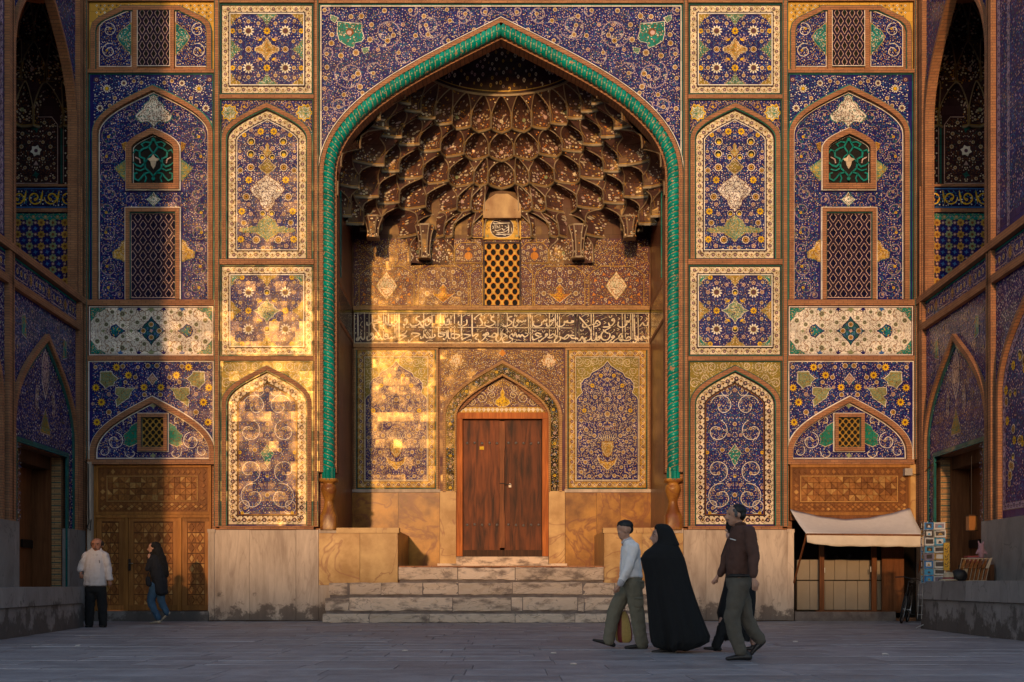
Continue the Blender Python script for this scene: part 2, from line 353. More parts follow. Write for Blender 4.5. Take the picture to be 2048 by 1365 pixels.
# ------------------------------------------------------------------ mosaic ornament (flat cut tile pieces, laid in layers)
class Orn:
    def __init__(s, mx=None, my=None, seed=1):
        s.e = []; s.occ = []; s.blk = []; s.mx = mx; s.my = my; s.r = random.Random(seed)
    def poly(s, pts, mat, L):
        s.e.append((pts, mat, L))
        if s.mx is not None: s.e.append(([(2*s.mx-x, y) for x, y in pts][::-1], mat, L))
        if s.my is not None:
            s.e.append(([(x, 2*s.my-y) for x, y in pts][::-1], mat, L))
            if s.mx is not None: s.e.append(([(2*s.mx-x, 2*s.my-y) for x, y in pts], mat, L))
    def keep(s, x, y, r):
        s.occ.append((x, y, r))
        if s.mx is not None: s.occ.append((2*s.mx-x, y, r))
        if s.my is not None:
            s.occ.append((x, 2*s.my-y, r))
            if s.mx is not None: s.occ.append((2*s.mx-x, 2*s.my-y, r))
    def axis(s, x, y):
        # a piece that sits on a symmetry axis is laid once
        k = (s.mx, s.my)
        if s.mx is not None and abs(x-s.mx) < 1.2: s.mx = None
        if s.my is not None and abs(y-s.my) < 1.2: s.my = None
        return k
    def disk(s, x, y, r, mat, L, n=8, rot=.3):
        k = s.axis(x, y); s._disk(x, y, r, mat, L, n, rot); s.mx, s.my = k
    def star(s, x, y, r, n, mat, L, q=.62, rot=.2):
        k = s.axis(x, y); s._star(x, y, r, n, mat, L, q, rot); s.mx, s.my = k
    def ros(s, x, y, r, kind, L=4):
        k = s.axis(x, y); s._ros(x, y, r, kind, L); s.mx, s.my = k
    def _disk(s, x, y, r, mat, L, n=8, rot=.3):
        s.poly([(x+r*math.cos(rot+2*math.pi*i/n), y+r*math.sin(rot+2*math.pi*i/n)) for i in range(n)], mat, L)
    def _star(s, x, y, r, n, mat, L, q=.62, rot=.2):
        s.poly([(x+(r if i % 2 == 0 else r*q)*math.cos(rot+math.pi*i/n), y+(r if i % 2 == 0 else r*q)*math.sin(rot+math.pi*i/n)) for i in range(2*n)], mat, L)
    def ribbon(s, pts, w, mat, L, taper=False):
        n = len(pts); A = offset(pts, w/2); B = offset(pts, -w/2)
        for i in range(n-1):
            s.poly([A[i], B[i], B[i+1], A[i+1]], mat, L)
    def stroke(s, pts, w, mat, L):
        # pen stroke smoothed through its points, thinner at the ends
        P = pts
        if len(pts) > 2:
            P = []
            for i in range(len(pts)-1):
                p0 = pts[max(i-1, 0)]; p1 = pts[i]; p2 = pts[i+1]; p3 = pts[min(i+2, len(pts)-1)]
                for k in range(4):
                    t = k/4
                    P.append(tuple(.5*((2*p1[a])+(-p0[a]+p2[a])*t+(2*p0[a]-5*p1[a]+4*p2[a]-p3[a])*t*t+(-p0[a]+3*p1[a]-3*p2[a]+p3[a])*t**3) for a in (0, 1)))
            P.append(pts[-1])
        n = len(P)
        for i in range(n-1):
            a, b = P[i], P[i+1]; dx, dy = b[0]-a[0], b[1]-a[1]; l = math.hypot(dx, dy) or 1
            # broad pen held at an angle: verticals and falling strokes are thick
            k = .62+.38*abs((dx*.5+dy*.87)/l)
            w0 = w*k*(1 if i > 0 else .7); w1 = w*k*(1 if i < n-2 else .5)
            nx, ny = -dy/l, dx/l; ex, ey = dx/l*w*.12, dy/l*w*.12
            s.poly([(a[0]+nx*w0/2-ex, a[1]+ny*w0/2-ey), (a[0]-nx*w0/2-ex, a[1]-ny*w0/2-ey), (b[0]-nx*w1/2+ex, b[1]-ny*w1/2+ey), (b[0]+nx*w1/2+ex, b[1]+ny*w1/2+ey)], mat, L+(i % 3)*.2)
    def leaf(s, x, y, a, l, w, mat, L):
        c, d = math.cos(a), math.sin(a)
        f = lambda u, v: (x+u*c-v*d, y+u*d+v*c)
        s.poly([f(0, 0), f(l*.35, w*.5), f(l, .12*w), f(l*.45, -w*.5)], mat, L)
    def split_leaf(s, x, y, a, l, mat, L, in_mat=None):
        # arabesque split palmette: two curling lobes
        for sg in (1, -1):
            c, d = math.cos(a), math.sin(a)
            f = lambda u, v: (x+u*c-v*d*sg, y+u*d+v*c*sg)
            s.poly([f(0, 0), f(l*.25, l*.22), f(l*.6, l*.30), f(l*1.0, l*.05+l*.25*(sg > 0)), f(l*.62, l*.10), f(l*.3, 0)], mat, L)
            if in_mat: s.poly([f(l*.15, l*.06), f(l*.3, l*.19), f(l*.6, l*.22), f(l*.4, l*.06)], in_mat, L+1)
    def _ros(s, x, y, r, kind, L=4):
        s.keep(x, y, r*1.02)
        if kind == 'w':
            s.star(x, y, r, 11, 'white', L, .7); s.disk(x, y, r*.52, 'olive', L+1, 10); s.disk(x, y, r*.40, 'violet', L+2, 8)
            for i in range(11):
                a = 2*math.pi*(i+.5)/11+.2; s.disk(x+r*.68*math.cos(a), y+r*.68*math.sin(a), r*.1, 'black', L+1, 4)
        elif kind == 'y':
            s.star(x, y, r, 9, 'yellow', L, .68); s.disk(x, y, r*.36, 'brown', L+1, 7); s.disk(x, y, r*.16, 'sage', L+2, 5)
            for i in range(5):
                a = 2*math.pi*i/5; s.disk(x+r*.6*math.cos(a), y+r*.6*math.sin(a), r*.1, 'black', L+1, 4)
        elif kind == 'o':
            s.star(x, y, r, 10, 'cream', L, .86); s.disk(x, y, r*.74, 'brown', L+1, 10); s.star(x, y, r*.6, 7, 'ochre', L+2, .7); s.disk(x, y, r*.25, 'black', L+3, 6)
        elif kind == 'q':
            s.disk(x, y, r, 'cream', L, 10); s.disk(x, y, r*.8, 'black', L+1, 9); s.disk(x, y+r*.25, r*.5, 'yellow', L+2, 7); s.disk(x, y-r*.1, r*.22, 'sage', L+3, 5)
        elif kind == 'p':
            s.star(x, y, r, 5, 'pink', L, .78, s.r.random()); s.star(x, y, r*.7, 5, 'brown', L+1, .6); s.disk(x, y, r*.26, 'cream', L+2, 5)
        elif kind == 'c':
            s.star(x, y, r*.95, 8, 'ivory', L, .78, s.r.random()); s.disk(x, y, r*.55, 'brown', L+1, 7); s.star(x, y, r*.5, 5, 'ochre', L+1.4, .6); s.disk(x, y, r*.2, 'violet', L+2, 5)
        elif kind == 'd':
            s.star(x, y, r, 7, 'violet', L, .8); s.disk(x, y, r*.5, 'pink', L+1, 6); s.disk(x, y, r*.28, 'violet', L+2, 5)
    def small(s, x, y, r, mats, L=3):
        m = s.r.choice(mats); k = s.r.random()*6
        if r > 2.6 and s.r.random() < .6:
            s.star(x, y, r, 5, m, L, .7, k); s.disk(x, y, r*.36, s.r.choice(('brown', 'ochre', 'cobalt')), L+1, 4, k)
        else: s.disk(x, y, r*.8, m, L, 5, k)
    def med(s, pts, mat, edge, L=4, w=1.6, fillmats=None, sp=4.5, core=None):
        # medallion: edged field with its own small scrollwork
        cx = sum(p[0] for p in pts)/len(pts); cy = sum(p[1] for p in pts)/len(pts)
        R = max(math.hypot(p[0]-cx, p[1]-cy) for p in pts); k = 1+w/R*1.3
        s.poly([(cx+(x-cx)*k, cy+(y-cy)*k) for x, y in pts], edge, L); s.poly(pts, mat, L+1)
        xs = [p[0] for p in pts]; ys = [p[1] for p in pts]
        x = min(xs); 
        nq = int((max(xs)-x)*(max(ys)-min(ys))/(sp*sp)*2.4)
        I = [(cx+(a-cx)*.80, cy+(b-cy)*.80) for a, b in pts]
        if R > 9: s.ribbon(I+[I[0]], .8, fillmats[0] if fillmats else edge, L+2)
        for _ in range(nq):
            px = s.r.uniform(x, max(xs)); py = s.r.uniform(min(ys), max(ys))
            if inside(pts, px, py) and fillmats:
                q = L+2+.15*(_ % 6)
                if s.r.random() < .4: s.disk(px, py, sp*.25, s.r.choice(fillmats), q, 5)
                else: s.leaf(px, py, s.r.random()*6.3, sp*1.1, sp*.32, s.r.choice(fillmats), q)
        kk = 1+1.5/R; B = [(cx+(a-cx)*kk, cy+(b-cy)*kk) for a, b in pts]; s.block(B)
        if s.mx is not None: s.block([(2*s.mx-a, b) for a, b in B])
        if s.my is not None:
            s.block([(a, 2*s.my-b) for a, b in B])
            if s.mx is not None: s.block([(2*s.mx-a, 2*s.my-b) for a, b in B])
    def block(s, B):
        xs = [p[0] for p in B]; ys = [p[1] for p in B]; s.blk.append((min(xs), max(xs), min(ys), max(ys), B))
    def spiral(s, x, y, r, a0, turns, dr, mat='lilac', w=1.6, L=2, fl=('c', 4.5), leaves='cream', line=True):
        pts = []; n = int(16*turns)+4
        for i in range(n+1):
            t = i/n; a = a0+dr*2*math.pi*turns*t; rr = r*(1-.72*t**1.2)
            pts.append((x+rr*math.cos(a), y+rr*math.sin(a)))
        s.ribbon(pts, w, mat, L)
        if line and w > 1.4: s.ribbon(pts, w*.32, 'violet', L+1)
        if leaves:
            for i in range(3, n-1, max(4, n//5)):
                p = pts[i]; q = pts[i+1]; a = math.atan2(q[1]-p[1], q[0]-p[0])
                s.split_leaf(p[0], p[1], a+dr*.7, 7*min(1.3, r/20), leaves, 3, 'violet'); s.keep(p[0]+3*math.cos(a), p[1]+3*math.sin(a), 3.2)
        if fl: s.ros(pts[-1][0], pts[-1][1], fl[1], fl[0])
        return pts
    def fill(s, ok, bb, sp, flowers=('cream', 'pink', 'pink', 'white'), leaves=('lblue', 'turq', 'ochre', 'lilac', 'yellow'), vine='lblue', dens=1.0, fr=.5, rs=.40, vw=.7):
        sp *= .60; x0, y0, x1, y1 = bb
        if s.mx is not None: x1 = s.mx
        if s.my is not None: y1 = s.my
        g = {}; n = int((x1-x0)*(y1-y0)/(sp*sp)*2.6*dens); R = s.r
        big = s.occ; cells = {}
        for o in big:
            for a in range(int((o[0]-o[2])//16), int((o[0]+o[2])//16)+1):
                for b in range(int((o[1]-o[2])//16), int((o[1]+o[2])//16)+1): cells.setdefault((a, b), []).append(o)
        for _ in range(n):
            x = R.uniform(x0, x1); y = R.uniform(y0, y1)
            if not ok(x, y): continue
            key = (int(x//sp), int(y//sp)); bad = False
            for a in (-1, 0, 1):
                for b in (-1, 0, 1):
                    for (px, py) in g.get((key[0]+a, key[1]+b), ()):
                        if (px-x)**2+(py-y)**2 < (sp*.78)**2: bad = True; break
                    if bad: break
                if bad: break
            if bad: continue
            if any((o[0]-x)**2+(o[1]-y)**2 < (o[2]+sp*.34)**2 for o in cells.get((int(x//16), int(y//16)), ())): continue
            if any(q[0] < x < q[1] and q[2] < y < q[3] and inside(q[4], x, y) for q in s.blk): continue
            g.setdefault(key, []).append((x, y))
            k = R.random()
            if k < fr: s.small(x, y, sp*rs*R.uniform(.8, 1.25), flowers)
            elif k < .85:
                a = R.random()*6.3; s.leaf(x, y, a, sp*.75, sp*.32, R.choice(leaves), 3)
                if R.random() < .5: s.leaf(x, y, a+2.2, sp*.6, sp*.28, R.choice(leaves), 3)
            else: s.split_leaf(x, y, R.random()*6.3, sp*.7, R.choice(leaves), 3)
            if R.random() < .55:
                a = R.random()*6.3; c = R.choice((-1, 1))*R.uniform(.5, 1.1); P = [(x, y)]
                for i in range(4):
                    a += c*.55; P.append((P[-1][0]+sp*.34*math.cos(a), P[-1][1]+sp*.34*math.sin(a)))
                if ok(*P[-1]): s.ribbon(P, vw, vine, 1)
    def mesh(s, pl, base=0., step=.0016, name='mosaic', parent=None, kind='stuff'):
        mb = MB()
        for pts, mat, L in s.e: mb.face([pl(x, y, base-step*L) for x, y in pts], mat)
        return mb.build(name, parent, kind)
def border(o, path, d, w, closed, step=11., base='cream', m1='violet', m2='ochre', vine='olive', L=1, edge='violet'):
    # a patterned frame running along a path: vine, alternate rosettes and buds
    mid = offset(path, d+w/2, closed); mid = mid+[mid[0]] if closed else mid
    A = offset(path, d, closed); B = offset(path, d+w, closed); n = len(A)
    for i in range(n if closed else n-1):
        j = (i+1) % n; o.poly([A[i], B[i], B[j], A[j]], base, L)
    for dd in (d+.5, d+w-.5):
        C = offset(path, dd, closed)
        for ring in (C+[C[0]] if closed else C,): o.ribbon(ring, 1.0, edge, L+1)
    segs = []; T = 0
    for a, b in zip(mid, mid[1:]):
        l = math.hypot(b[0]-a[0], b[1]-a[1]); segs.append((T, l, a, b)); T += l
    cnt = max(2, int(T/step)); st = T/cnt
    def at(t):
        for T0, l, a, b in segs:
            if t <= T0+l+1e-6 and l > 0:
                u = (t-T0)/l; return (a[0]+(b[0]-a[0])*u, a[1]+(b[1]-a[1])*u, (b[0]-a[0])/l, (b[1]-a[1])/l)
        T0, l, a, b = segs[-1]; return (b[0], b[1], (b[0]-a[0])/l, (b[1]-a[1])/l)
    V = []
    for i in range(cnt*4+1):
        x, y, dx, dy = at(min(T, i*st/4)); k = w*.30*math.sin(i*math.pi/4*1.0); V.append((x-dy*k, y+dx*k))
    o.ribbon(V, max(.8, w*.07), vine, L+2)
    for i in range(cnt):
        x, y, dx, dy = at((i+.5)*st)
        if i % 2 == 0:
            o.star(x, y, w*.27, 6, m1, L+3, .75); o.disk(x, y, w*.12, 'pink', L+4, 5)
        else:
            o.star(x, y, w*.23, 4, m2, L+3, .5, math.atan2(dy, dx)); o.disk(x, y, w*.1, m1, L+4, 5)
        for sg in (1, -1):
            x2, y2, dx, dy = at((i+.02)*st+.01); o.leaf(x2-dy*w*.3*sg, y2+dx*w*.3*sg, math.atan2(dy, dx)+sg*.6, w*.34, w*.16, m1 if sg > 0 else 'sage', L+3)
# ================================================================== THE PORTAL
portal = thing('mosque_portal', 'tall tiled mosque portal with muqarnas vault, wooden door and mosaic panels', 'building', (0, 0, 0))
MID = 1002
def both(part): mirror_tree(part, portal)
ROPE = arch_path(MID, 345, 945, 350, 58, 26)
# base wall behind the tilework, with the openings
def base_wall():
    mb = MB()
    hole = arch_path(MID, 352, 1132, 350, 52, 20)
    shop = rect(1586, 1035, 1836, 1236); doorl = rect(188, 930, 420, 1236)
    mb.fill(rect(160, -260, 1844, 1244), [hole, shop, doorl], lambda p: F0(p[0], p[1], .12), 'brick')
    # returns of the two ground-floor openings
    for r in (shop, doorl):
        for a, b in zip(r, r[1:]+r[:1]):
            if a[1] == b[1] == 1236: continue
            mb.face([F0(*a, .12), F0(*b, .12), F0(*b, .9), F0(*a, .9)], 'brick')
    # roof and back of the building
    a = F0(-420, -260, .13); b = F0(2424, -260, .13)
    mb.face([a, b, (b[0], 9, b[2]), (a[0], 9, a[2])], 'brick')
    mb.face([(a[0], 9, 0), (b[0], 9, 0), (b[0], 9, b[2]), (a[0], 9, a[2])], 'brick')
    for q in (a, b): mb.face([(q[0], .13, 0), (q[0], 9, 0), (q[0], 9, q[2]), (q[0], .13, q[2])], 'brick')
    return mb.build('brick_wall', portal)
base_wall()

def brick_strip(x0, y0, x1, y1, yf=-.05, mat='brick', lines=(), name='brick_band'):
    mb = MB(); pbox(mb, F0, x0, y0, x1, y1, yf, .12, mat)
    o = mb.build(name, portal)
    if lines:
        ml = MB()
        for (a, b, m) in lines: pbox(ml, F0, a, y0+1, b, y1-1, yf-.008, yf-.001, m)
        ml.build('glazed_fillet', o, 'stuff')
    return o
for a in ((1366.5, -20, 1376, 1054, -.06, 'brick', ((1367.2, 1368.8, 'teal'), (1374.2, 1375.4, 'black'))),
          (1564, -20, 1575, 1054, -.06, 'brick', ((1564.6, 1566, 'teal'), (1573, 1574.4, 'teal'))),
          (1827.5, -20, 1842, 920, -.06, 'brick', ((1828.2, 1829.6, 'teal'),))):
    both(brick_strip(*a))
for (x0, x1, ys) in ((1376, 1564, ((-20, 7), (190.5, 198.5), (519.5, 530), (713.5, 722), (1052.5, 1060))), (1575, 1827.5, ((-20, 4), (140, 147.5), (600.5, 612), (712.5, 722), (919.5, 929)))):
    for (y0, y1) in ys: both(brick_strip(x0, y0, x1, y1, -.045, name='brick_course'))
brick_strip(638, -20, 1366, 8, -.05, name='brick_course')

def field(outer, mat, dy, name, parent=portal, holes=(), back=.12):
    mb = MB(); mb.fill(outer, list(holes), lambda p: F0(p[0], p[1], dy), mat)
    n = len(outer)
    for i in range(n):
        a, b = outer[i], outer[(i+1) % n]; mb.face([F0(*a, dy), F0(*b, dy), F0(*b, back), F0(*a, back)], mat)
    return mb.build(name, parent)
def lines(paths, parent, yf=-.012, yb=.01, name='fillet', pl=F0):
    mb = MB()
    for (p, d, w, mat, cl) in paths: band(mb, pl, p, d, d+w, yf, yb, mat, cl)
    return mb.build(name, parent, 'stuff')

# ---------------------------------------------------------------- square carpets (inner column)
def square(x0, y0, x1, y1, kind):
    R = rect(x0, y0, x1, y1); cx, cy = (x0+x1)/2, (y0+y1)/2; h = (x1-x0)/2
    p = field(R, 'cobalt', .012, 'tile_panel')
    ob = Orn(seed=3+kind); border(ob, R, 2.5, 14, True, 11.2); ob.mesh(F0, .011, name='border_mosaic', parent=p)
    lines([(R, 0, 1.6, 'teal', True), (R, 1.6, 1, 'black', True), (R, 16.5, 1.4, 'black', True), (R, 18, 2, 'white', True)], p)
    o = Orn(cx, cy, seed=11+kind); f0x, f0y = x0+21, y0+21
    for (dx, dy, r) in ((37, 37, 12),): o.ros(cx-dx, cy-dy, r, 'w')
    if kind == 0:
        o.ros(cx-.01, cy-37, 8, 'y'); o.ros(f0x+3, cy-37, 6, 'y'); o.ros(cx-37, cy-.01, 6.5, 'o')
        o.mx = o.my = None
        m = [(cx, cy-23), (cx+6, cy-13), (cx+10, cy-8), (cx+23, cy-3), (cx+23, cy+3), (cx+10, cy+8), (cx+6, cy+13), (cx, cy+23), (cx-6, cy+13), (cx-10, cy+8), (cx-23, cy+3), (cx-23, cy-3), (cx-10, cy-8), (cx-6, cy-13)]
        o.med(m, 'ochre', 'cream', 4, 1.2, ('cream', 'brown', 'sage'))
        o.mx, o.my = cx, cy
        em = 'turq'; cm = 'olive'
    else:
        o.ros(cx-37, cy-.01, 7.5, 'y'); o.ros(cx-.01, cy-37, 6.5, 'q'); o.ros(f0x+22, f0y+3, 6, 'y')
        o.mx = o.my = None
        m = [(cx, cy-25), (cx+5, cy-15), (cx+12, cy-12), (cx+15, cy-5), (cx+26, cy), (cx+15, cy+5), (cx+12, cy+12), (cx+5, cy+15), (cx, cy+25), (cx-5, cy+15), (cx-12, cy+12), (cx-15, cy+5), (cx-26, cy), (cx-15, cy-5), (cx-12, cy-12), (cx-5, cy-15)]
        o.med(m, 'sage', 'white', 4, 1.4, ('turq', 'cream', 'ochre', 'cobalt'))
        o.mx, o.my = cx, cy
        em = 'ochre'; cm = 'turq'
    fy = f0y-1; fx = f0x-1
    o.med([(cx-20, fy), (cx-15, fy+6), (cx-9, fy+8), (cx-6, fy+14), (cx, fy+22), (cx+.5, fy)], em, 'cream', 4, 1.2, ('olive', 'cream', 'sage'), 4)
    o.med([(fx, cy-20), (fx+6, cy-15), (fx+8, cy-9), (fx+14, cy-6), (fx+22, cy), (fx, cy+.5)], em, 'cream', 4, 1.2, ('olive', 'cream', 'sage'), 4)
    o.med([(fx, fy), (fx+22, fy), (fx+17, fy+6), (fx+8, fy+9), (fx+6, fy+17), (fx, fy+22)], cm, 'cream', 4, 1.2, ('ochre', 'cream', 'turq'), 4)
    for q in ((-54, -37, 5), (-37, -56, 5), (-17, -52, 4.5), (-53, -16, 4.5), (-18, -22, 4.2), (-55, -57, 4)):
        o.ros(cx+q[0], cy+q[1], q[2], o.r.choice(('p', 'c', 'd')))
    o.leaf(cx-9, cy-22, 2.6, 12, 5, 'yellow', 4)
    o.fill(lambda x, y: x > f0x+1 and y > f0y+1, (f0x, f0y, cx, cy), 6.2, flowers=('pink', 'cream', 'ochre', 'pink'), leaves=('lblue', 'lblue', 'olive', 'lilac', 'brown'))
    o.mesh(F0, .011, name='field_mosaic', parent=p)
    both(p)
square(1377.5, 8.5, 1563, 189.5, 0); square(1377.5, 531, 1563, 712.5, 1)

# ---------------------------------------------------------------- arched carpets (inner column)
def arched(x0, y0, x1, y1, yap, ysp, sp_mat, kind):
    cx = (x0+x1)/2; hw = (x1-x0)/2-1
    A = arch_path(cx, hw-1, y1, ysp, yap)
    # spandrel sheet
    outer = [(x0, y0), (x1, y0), (x1, y1), (x1-1, y1)]+[q for q in A[::-1][1:-1]]+[(x0+1, y1), (x0, y1)]
    p = field(outer, sp_mat, .0, 'tile_panel')
    ok = lambda x, y: y0+3 < y and x0+3 < x < x1-3 and not inside(A, x, y) and y < ysp+20
    o = Orn(cx, seed=21+kind)
    if kind == 0:
        o.med([(x0+18+13*math.cos(a)*(1+.12*math.cos(8*a)), y0+27+13*math.sin(a)*(1+.12*math.cos(8*a))) for a in [i*math.pi/16 for i in range(32)]], 'sage', 'yellow', 4, 2, ('white', 'yellow', 'turq'), 4)
        o.ros(x0+11, y0+13, 4, 'y')
        o.spiral(x0+50, y0+14, 9, 2, 1.1, 1, 'ochre', 1.1, fl=('y', 3), leaves='yellow', line=False); o.spiral(x0+12, y0+62, 8, 5, 1.1, -1, 'ochre', 1.1, fl=('y', 3), leaves='yellow', line=False)
        o.fill(ok, (x0, y0, cx, ysp+16), 6, flowers=('pink', 'cream', 'lilac'), leaves=('ochre', 'yellow', 'lblue'), vine='ochre')
    else:
        for (a, b, r) in ((18, 15, 12), (46, 12, 10), (12, 44, 10), (32, 36, 9), (70, 10, 8)):
            o.spiral(x0+a, y0+b, r, a, 1.4, 1 if a % 4 else -1, 'cream', 1.0, fl=('c', 2.6), leaves='cream', line=False)
        o.fill(ok, (x0, y0, cx, ysp+16), 5.5, flowers=('cream', 'ochre'), leaves=('cream', 'ochre', 'sage', 'brown'), vine='cream')
    o.mesh(F0, -.001, name='spandrel_mosaic', parent=p)
    lines([(rect(x0, y0, x1, y1), 0, 1.5, 'teal', False), (rect(x0, y0, x1, y1), 1.5, 1, 'black', False)], p, -.012, .0)
    # brick arch
    mb = MB(); band(mb, F0, A, 1.2, 9.5, -.05, .12, 'brick'); mb.build('brick_arch', p)
    lines([(A, -.8, 1.6, 'teal', False), (A, 9.5, 1.4, 'turq', False), (A, 11, 1.2, 'black', False)], p, -.055 if False else -.02, .04)
    # recessed carpet
    I = offset(A, 12); fp = MB(); fp.fill(I, [], lambda q: F0(q[0], q[1], .05), 'cobalt'); fo = fp.build('carpet_field', p)
    I2 = offset(A, 12.0)[:-1]; base_y = y1-2
    path = [(I[0][0], base_y)]+I[1:-1]+[(I[-1][0], base_y)]
    bw = 15 if kind == 0 else 18
    ob = Orn(seed=5); border(ob, path, .5, bw, True, 11 if kind == 0 else 10, m1='violet' if kind == 0 else 'purple', m2='ochre', vine='olive' if kind == 0 else 'violet')
    ob.mesh(F0, .048, name='border_mosaic', parent=p)
    lines([(path, bw+.6, 1.4, 'black', True), (path, bw+2, 1.6, 'white' if kind == 0 else 'brown', True)], p, .036, .05)
    J = offset(path, bw+4, True); o = Orn(cx, seed=31+kind)
    okf = lambda x, y: inside(J, x, y)
    xs = [q[0] for q in J]; ys = [q[1] for q in J]; bb = (min(xs), min(ys), cx, max(ys))
    if kind == 0:
        for (a, b, r, k) in ((13, 262, 8, 'y'), (46, 269, 5.5, 'y'), (32, 259, 5, 'p'), (32, 282, 8, 'q'), (11, 296, 5.2, 'p'), (33, 307, 8, 'q'), (10, 313, 6.2, 'q'), (54, 314, 5.4, 'p'), (33, 334, 8.2, 'o'), (54, 340, 6.2, 'o'),
                             (37, 359, 8, 'y'), (55, 378, 5, 'p'), (42, 393, 8, 'o'), (57, 402, 4, 'p'), (37, 408, 5, 'p'), (51, 422, 8, 'y'), (9, 426, 6, 'q'), (33, 427, 5, 'p'), (24, 441, 5, 'p'), (47, 445, 6.2, 'o'), (22, 479, 8.2, 'o'), (53, 478, 8, 'y'),
                             (40, 469, 5, 'p'), (38, 491, 5.2, 'p'), (8, 495, 5, 'c'), (55, 302, 4, 'c'), (56, 358, 4, 'c'), (22, 268, 4, 'p')):
            o.ros(cx-a, b, r, k)
        o.mx = None
        S = lambda L_: [(cx+a, b) for a, b in L_]+[(cx-a, b) for a, b in L_[::-1] if a > .1]
        o.med(S([(0, 285), (4, 291), (3, 296), (9, 302), (4, 309), (0, 313)]), 'ochre', 'brown', 4, 1, ('sage', 'cream'), 4)
        o.med(S([(0, 317), (6, 321), (8, 326), (17, 332), (12, 339), (4, 344), (0, 347)]), 'olive', 'cream', 4, 1, ('violet', 'cream', 'ochre'), 4)
        o.med(S([(0, 345), (7, 355), (19, 363), (27, 371), (34, 378), (29, 386), (22, 394), (15, 398), (13, 409), (7, 415), (0, 422)]), 'white', 'brown', 4, 1.5, ('brown', 'brown', 'violet', 'cobalt'), 4)
        o.med(S([(0, 430), (9, 437), (16, 441), (19, 449), (20, 453), (33, 451), (38, 456), (50, 455), (56, 460), (48, 464), (36, 465), (22, 464), (13, 472), (5, 476), (0, 484)]), 'sage', 'ochre', 4, 1.5, ('turq', 'ochre', 'turq', 'yellow', 'cream'), 4)
        o.mx = cx
        o.fill(okf, bb, 6.3, leaves=('lblue', 'turq', 'lblue', 'ochre', 'yellow', 'lilac'))
    else:
        o.mx = None
        o.med([(cx, 889), (cx+7, 899), (cx+13, 907), (cx+8, 915), (cx+4, 925), (cx, 932), (cx-4, 925), (cx-8, 915), (cx-13, 907), (cx-7, 899)], 'turq', 'cream', 4, 1.3, ('green', 'brown', 'cream'), 4)
        o.mx = cx
        for (a, b, r, a0, t, d) in ((25, 812, 24, 3.4, 1.0, 1), (36, 862, 23, -1.2, 1.05, 1), (36, 941, 24, 1.3, 1.05, -1), (28, 994, 28, 4.9, 1.15, -1), (44, 1012, 16, 1, 1.1, 1), (18, 780, 12, .4, 1, 1)):
            o.spiral(cx-a, b, r, a0, t, d, 'white', 1.25, fl=('c', 4), leaves='ivory', line=False)
        for (a, b, r, k) in ((0, 780, 5, 'p'), (0, 848, 5, 'c'), (0, 952, 4, 'q'), (0, 990, 5, 'o'), (25, 900, 5, 'o'), (55, 905, 4.5, 'y'), (55, 838, 4.5, 'c'), (12, 970, 4.4, 'p'), (55, 975, 4.4, 'p'), (12, 870, 4.2, 'p'), (50, 1026, 4, 'y')):
            o.ros(cx-a-.01, b, r, k)
        o.fill(okf, bb, 6.0, flowers=('pink', 'ochre', 'cream', 'sage'), leaves=('lblue', 'lblue', 'turq', 'ochre', 'yellow'))
    o.mesh(F0, .049, name='field_mosaic', parent=p)
    both(p)
arched(1377.5, 199, 1563, 519, 206, 279, 'cobalt', 0)
arched(1377.5, 722.5, 1563, 1052, 731, 808, 'olive', 1)

# ---------------------------------------------------------------- lattices
def lattice(parent, x0, x1, y0, y1, px, py, rx, ry, shape, mat, edge, dy=.06, back=.115, thick=.03, name='lattice', pl=F0):
    mb = MB(); mv = MB()
    a, b = pl(x0, y1, back), pl(x1, y0, back); mv.face([(a[0], a[1], a[2]), (b[0], a[1], a[2]), (b[0], a[1], b[2]), (a[0], a[1], b[2])], 'unlit_black')  # flat sheet close behind the lattice, its darkness painted in
    n = 16 if shape != 'hex' else 12
    cl = lambda x, y: (min(max(x, x0), x1), min(max(y, y0), y1))
    ni = int((x1-x0)/px)+2; nj = int((y1-y0)/py)+2; cx, cy = (x0+x1)/2, (y0+y1)/2
    for j in range(-nj, nj+1):
        for i in range(-ni, ni+1):
            ox = cx+i*px+(px/2 if j % 2 else 0); oy = cy+j*py/2
            if ox < x0-px*.55 or ox > x1+px*.55 or oy < y0-py*.55 or oy > y1+py*.55: continue
            O, H, E = [], [], []
            for k in range(n):
                t = 2*math.pi*k/n; c, s_ = math.cos(t), math.sin(t)
                r = 1/(abs(c)/(px/2)+abs(s_)/(py/2)); O.append(cl(ox+r*c, oy+r*s_))
                if shape == 'ogee': q = (1-.30*abs(math.sin(2*t))**1.5)
                elif shape == 'hex': q = 1.0
                else: q = 1.0
                H.append(cl(ox+rx*q*c, oy+ry*q*s_)); E.append(cl(ox+(rx+1.3)*q*c, oy+(ry+1.5)*q*s_))
            for k in range(n):
                e = (k+1) % n
                mb.face([pl(*O[k], dy), pl(*E[k], dy), pl(*E[e], dy), pl(*O[e], dy)], mat)
                mb.face([pl(*E[k], dy-.004), pl(*H[k], dy-.004), pl(*H[e], dy-.004), pl(*E[e], dy-.004)], edge)
                mb.face([pl(*H[k], dy-.004), pl(*H[k], dy+thick), pl(*H[e], dy+thick), pl(*H[e], dy-.004)], mat)
    mv.build('window_dark_sheet', parent); return mb.build(name, parent, 'stuff')

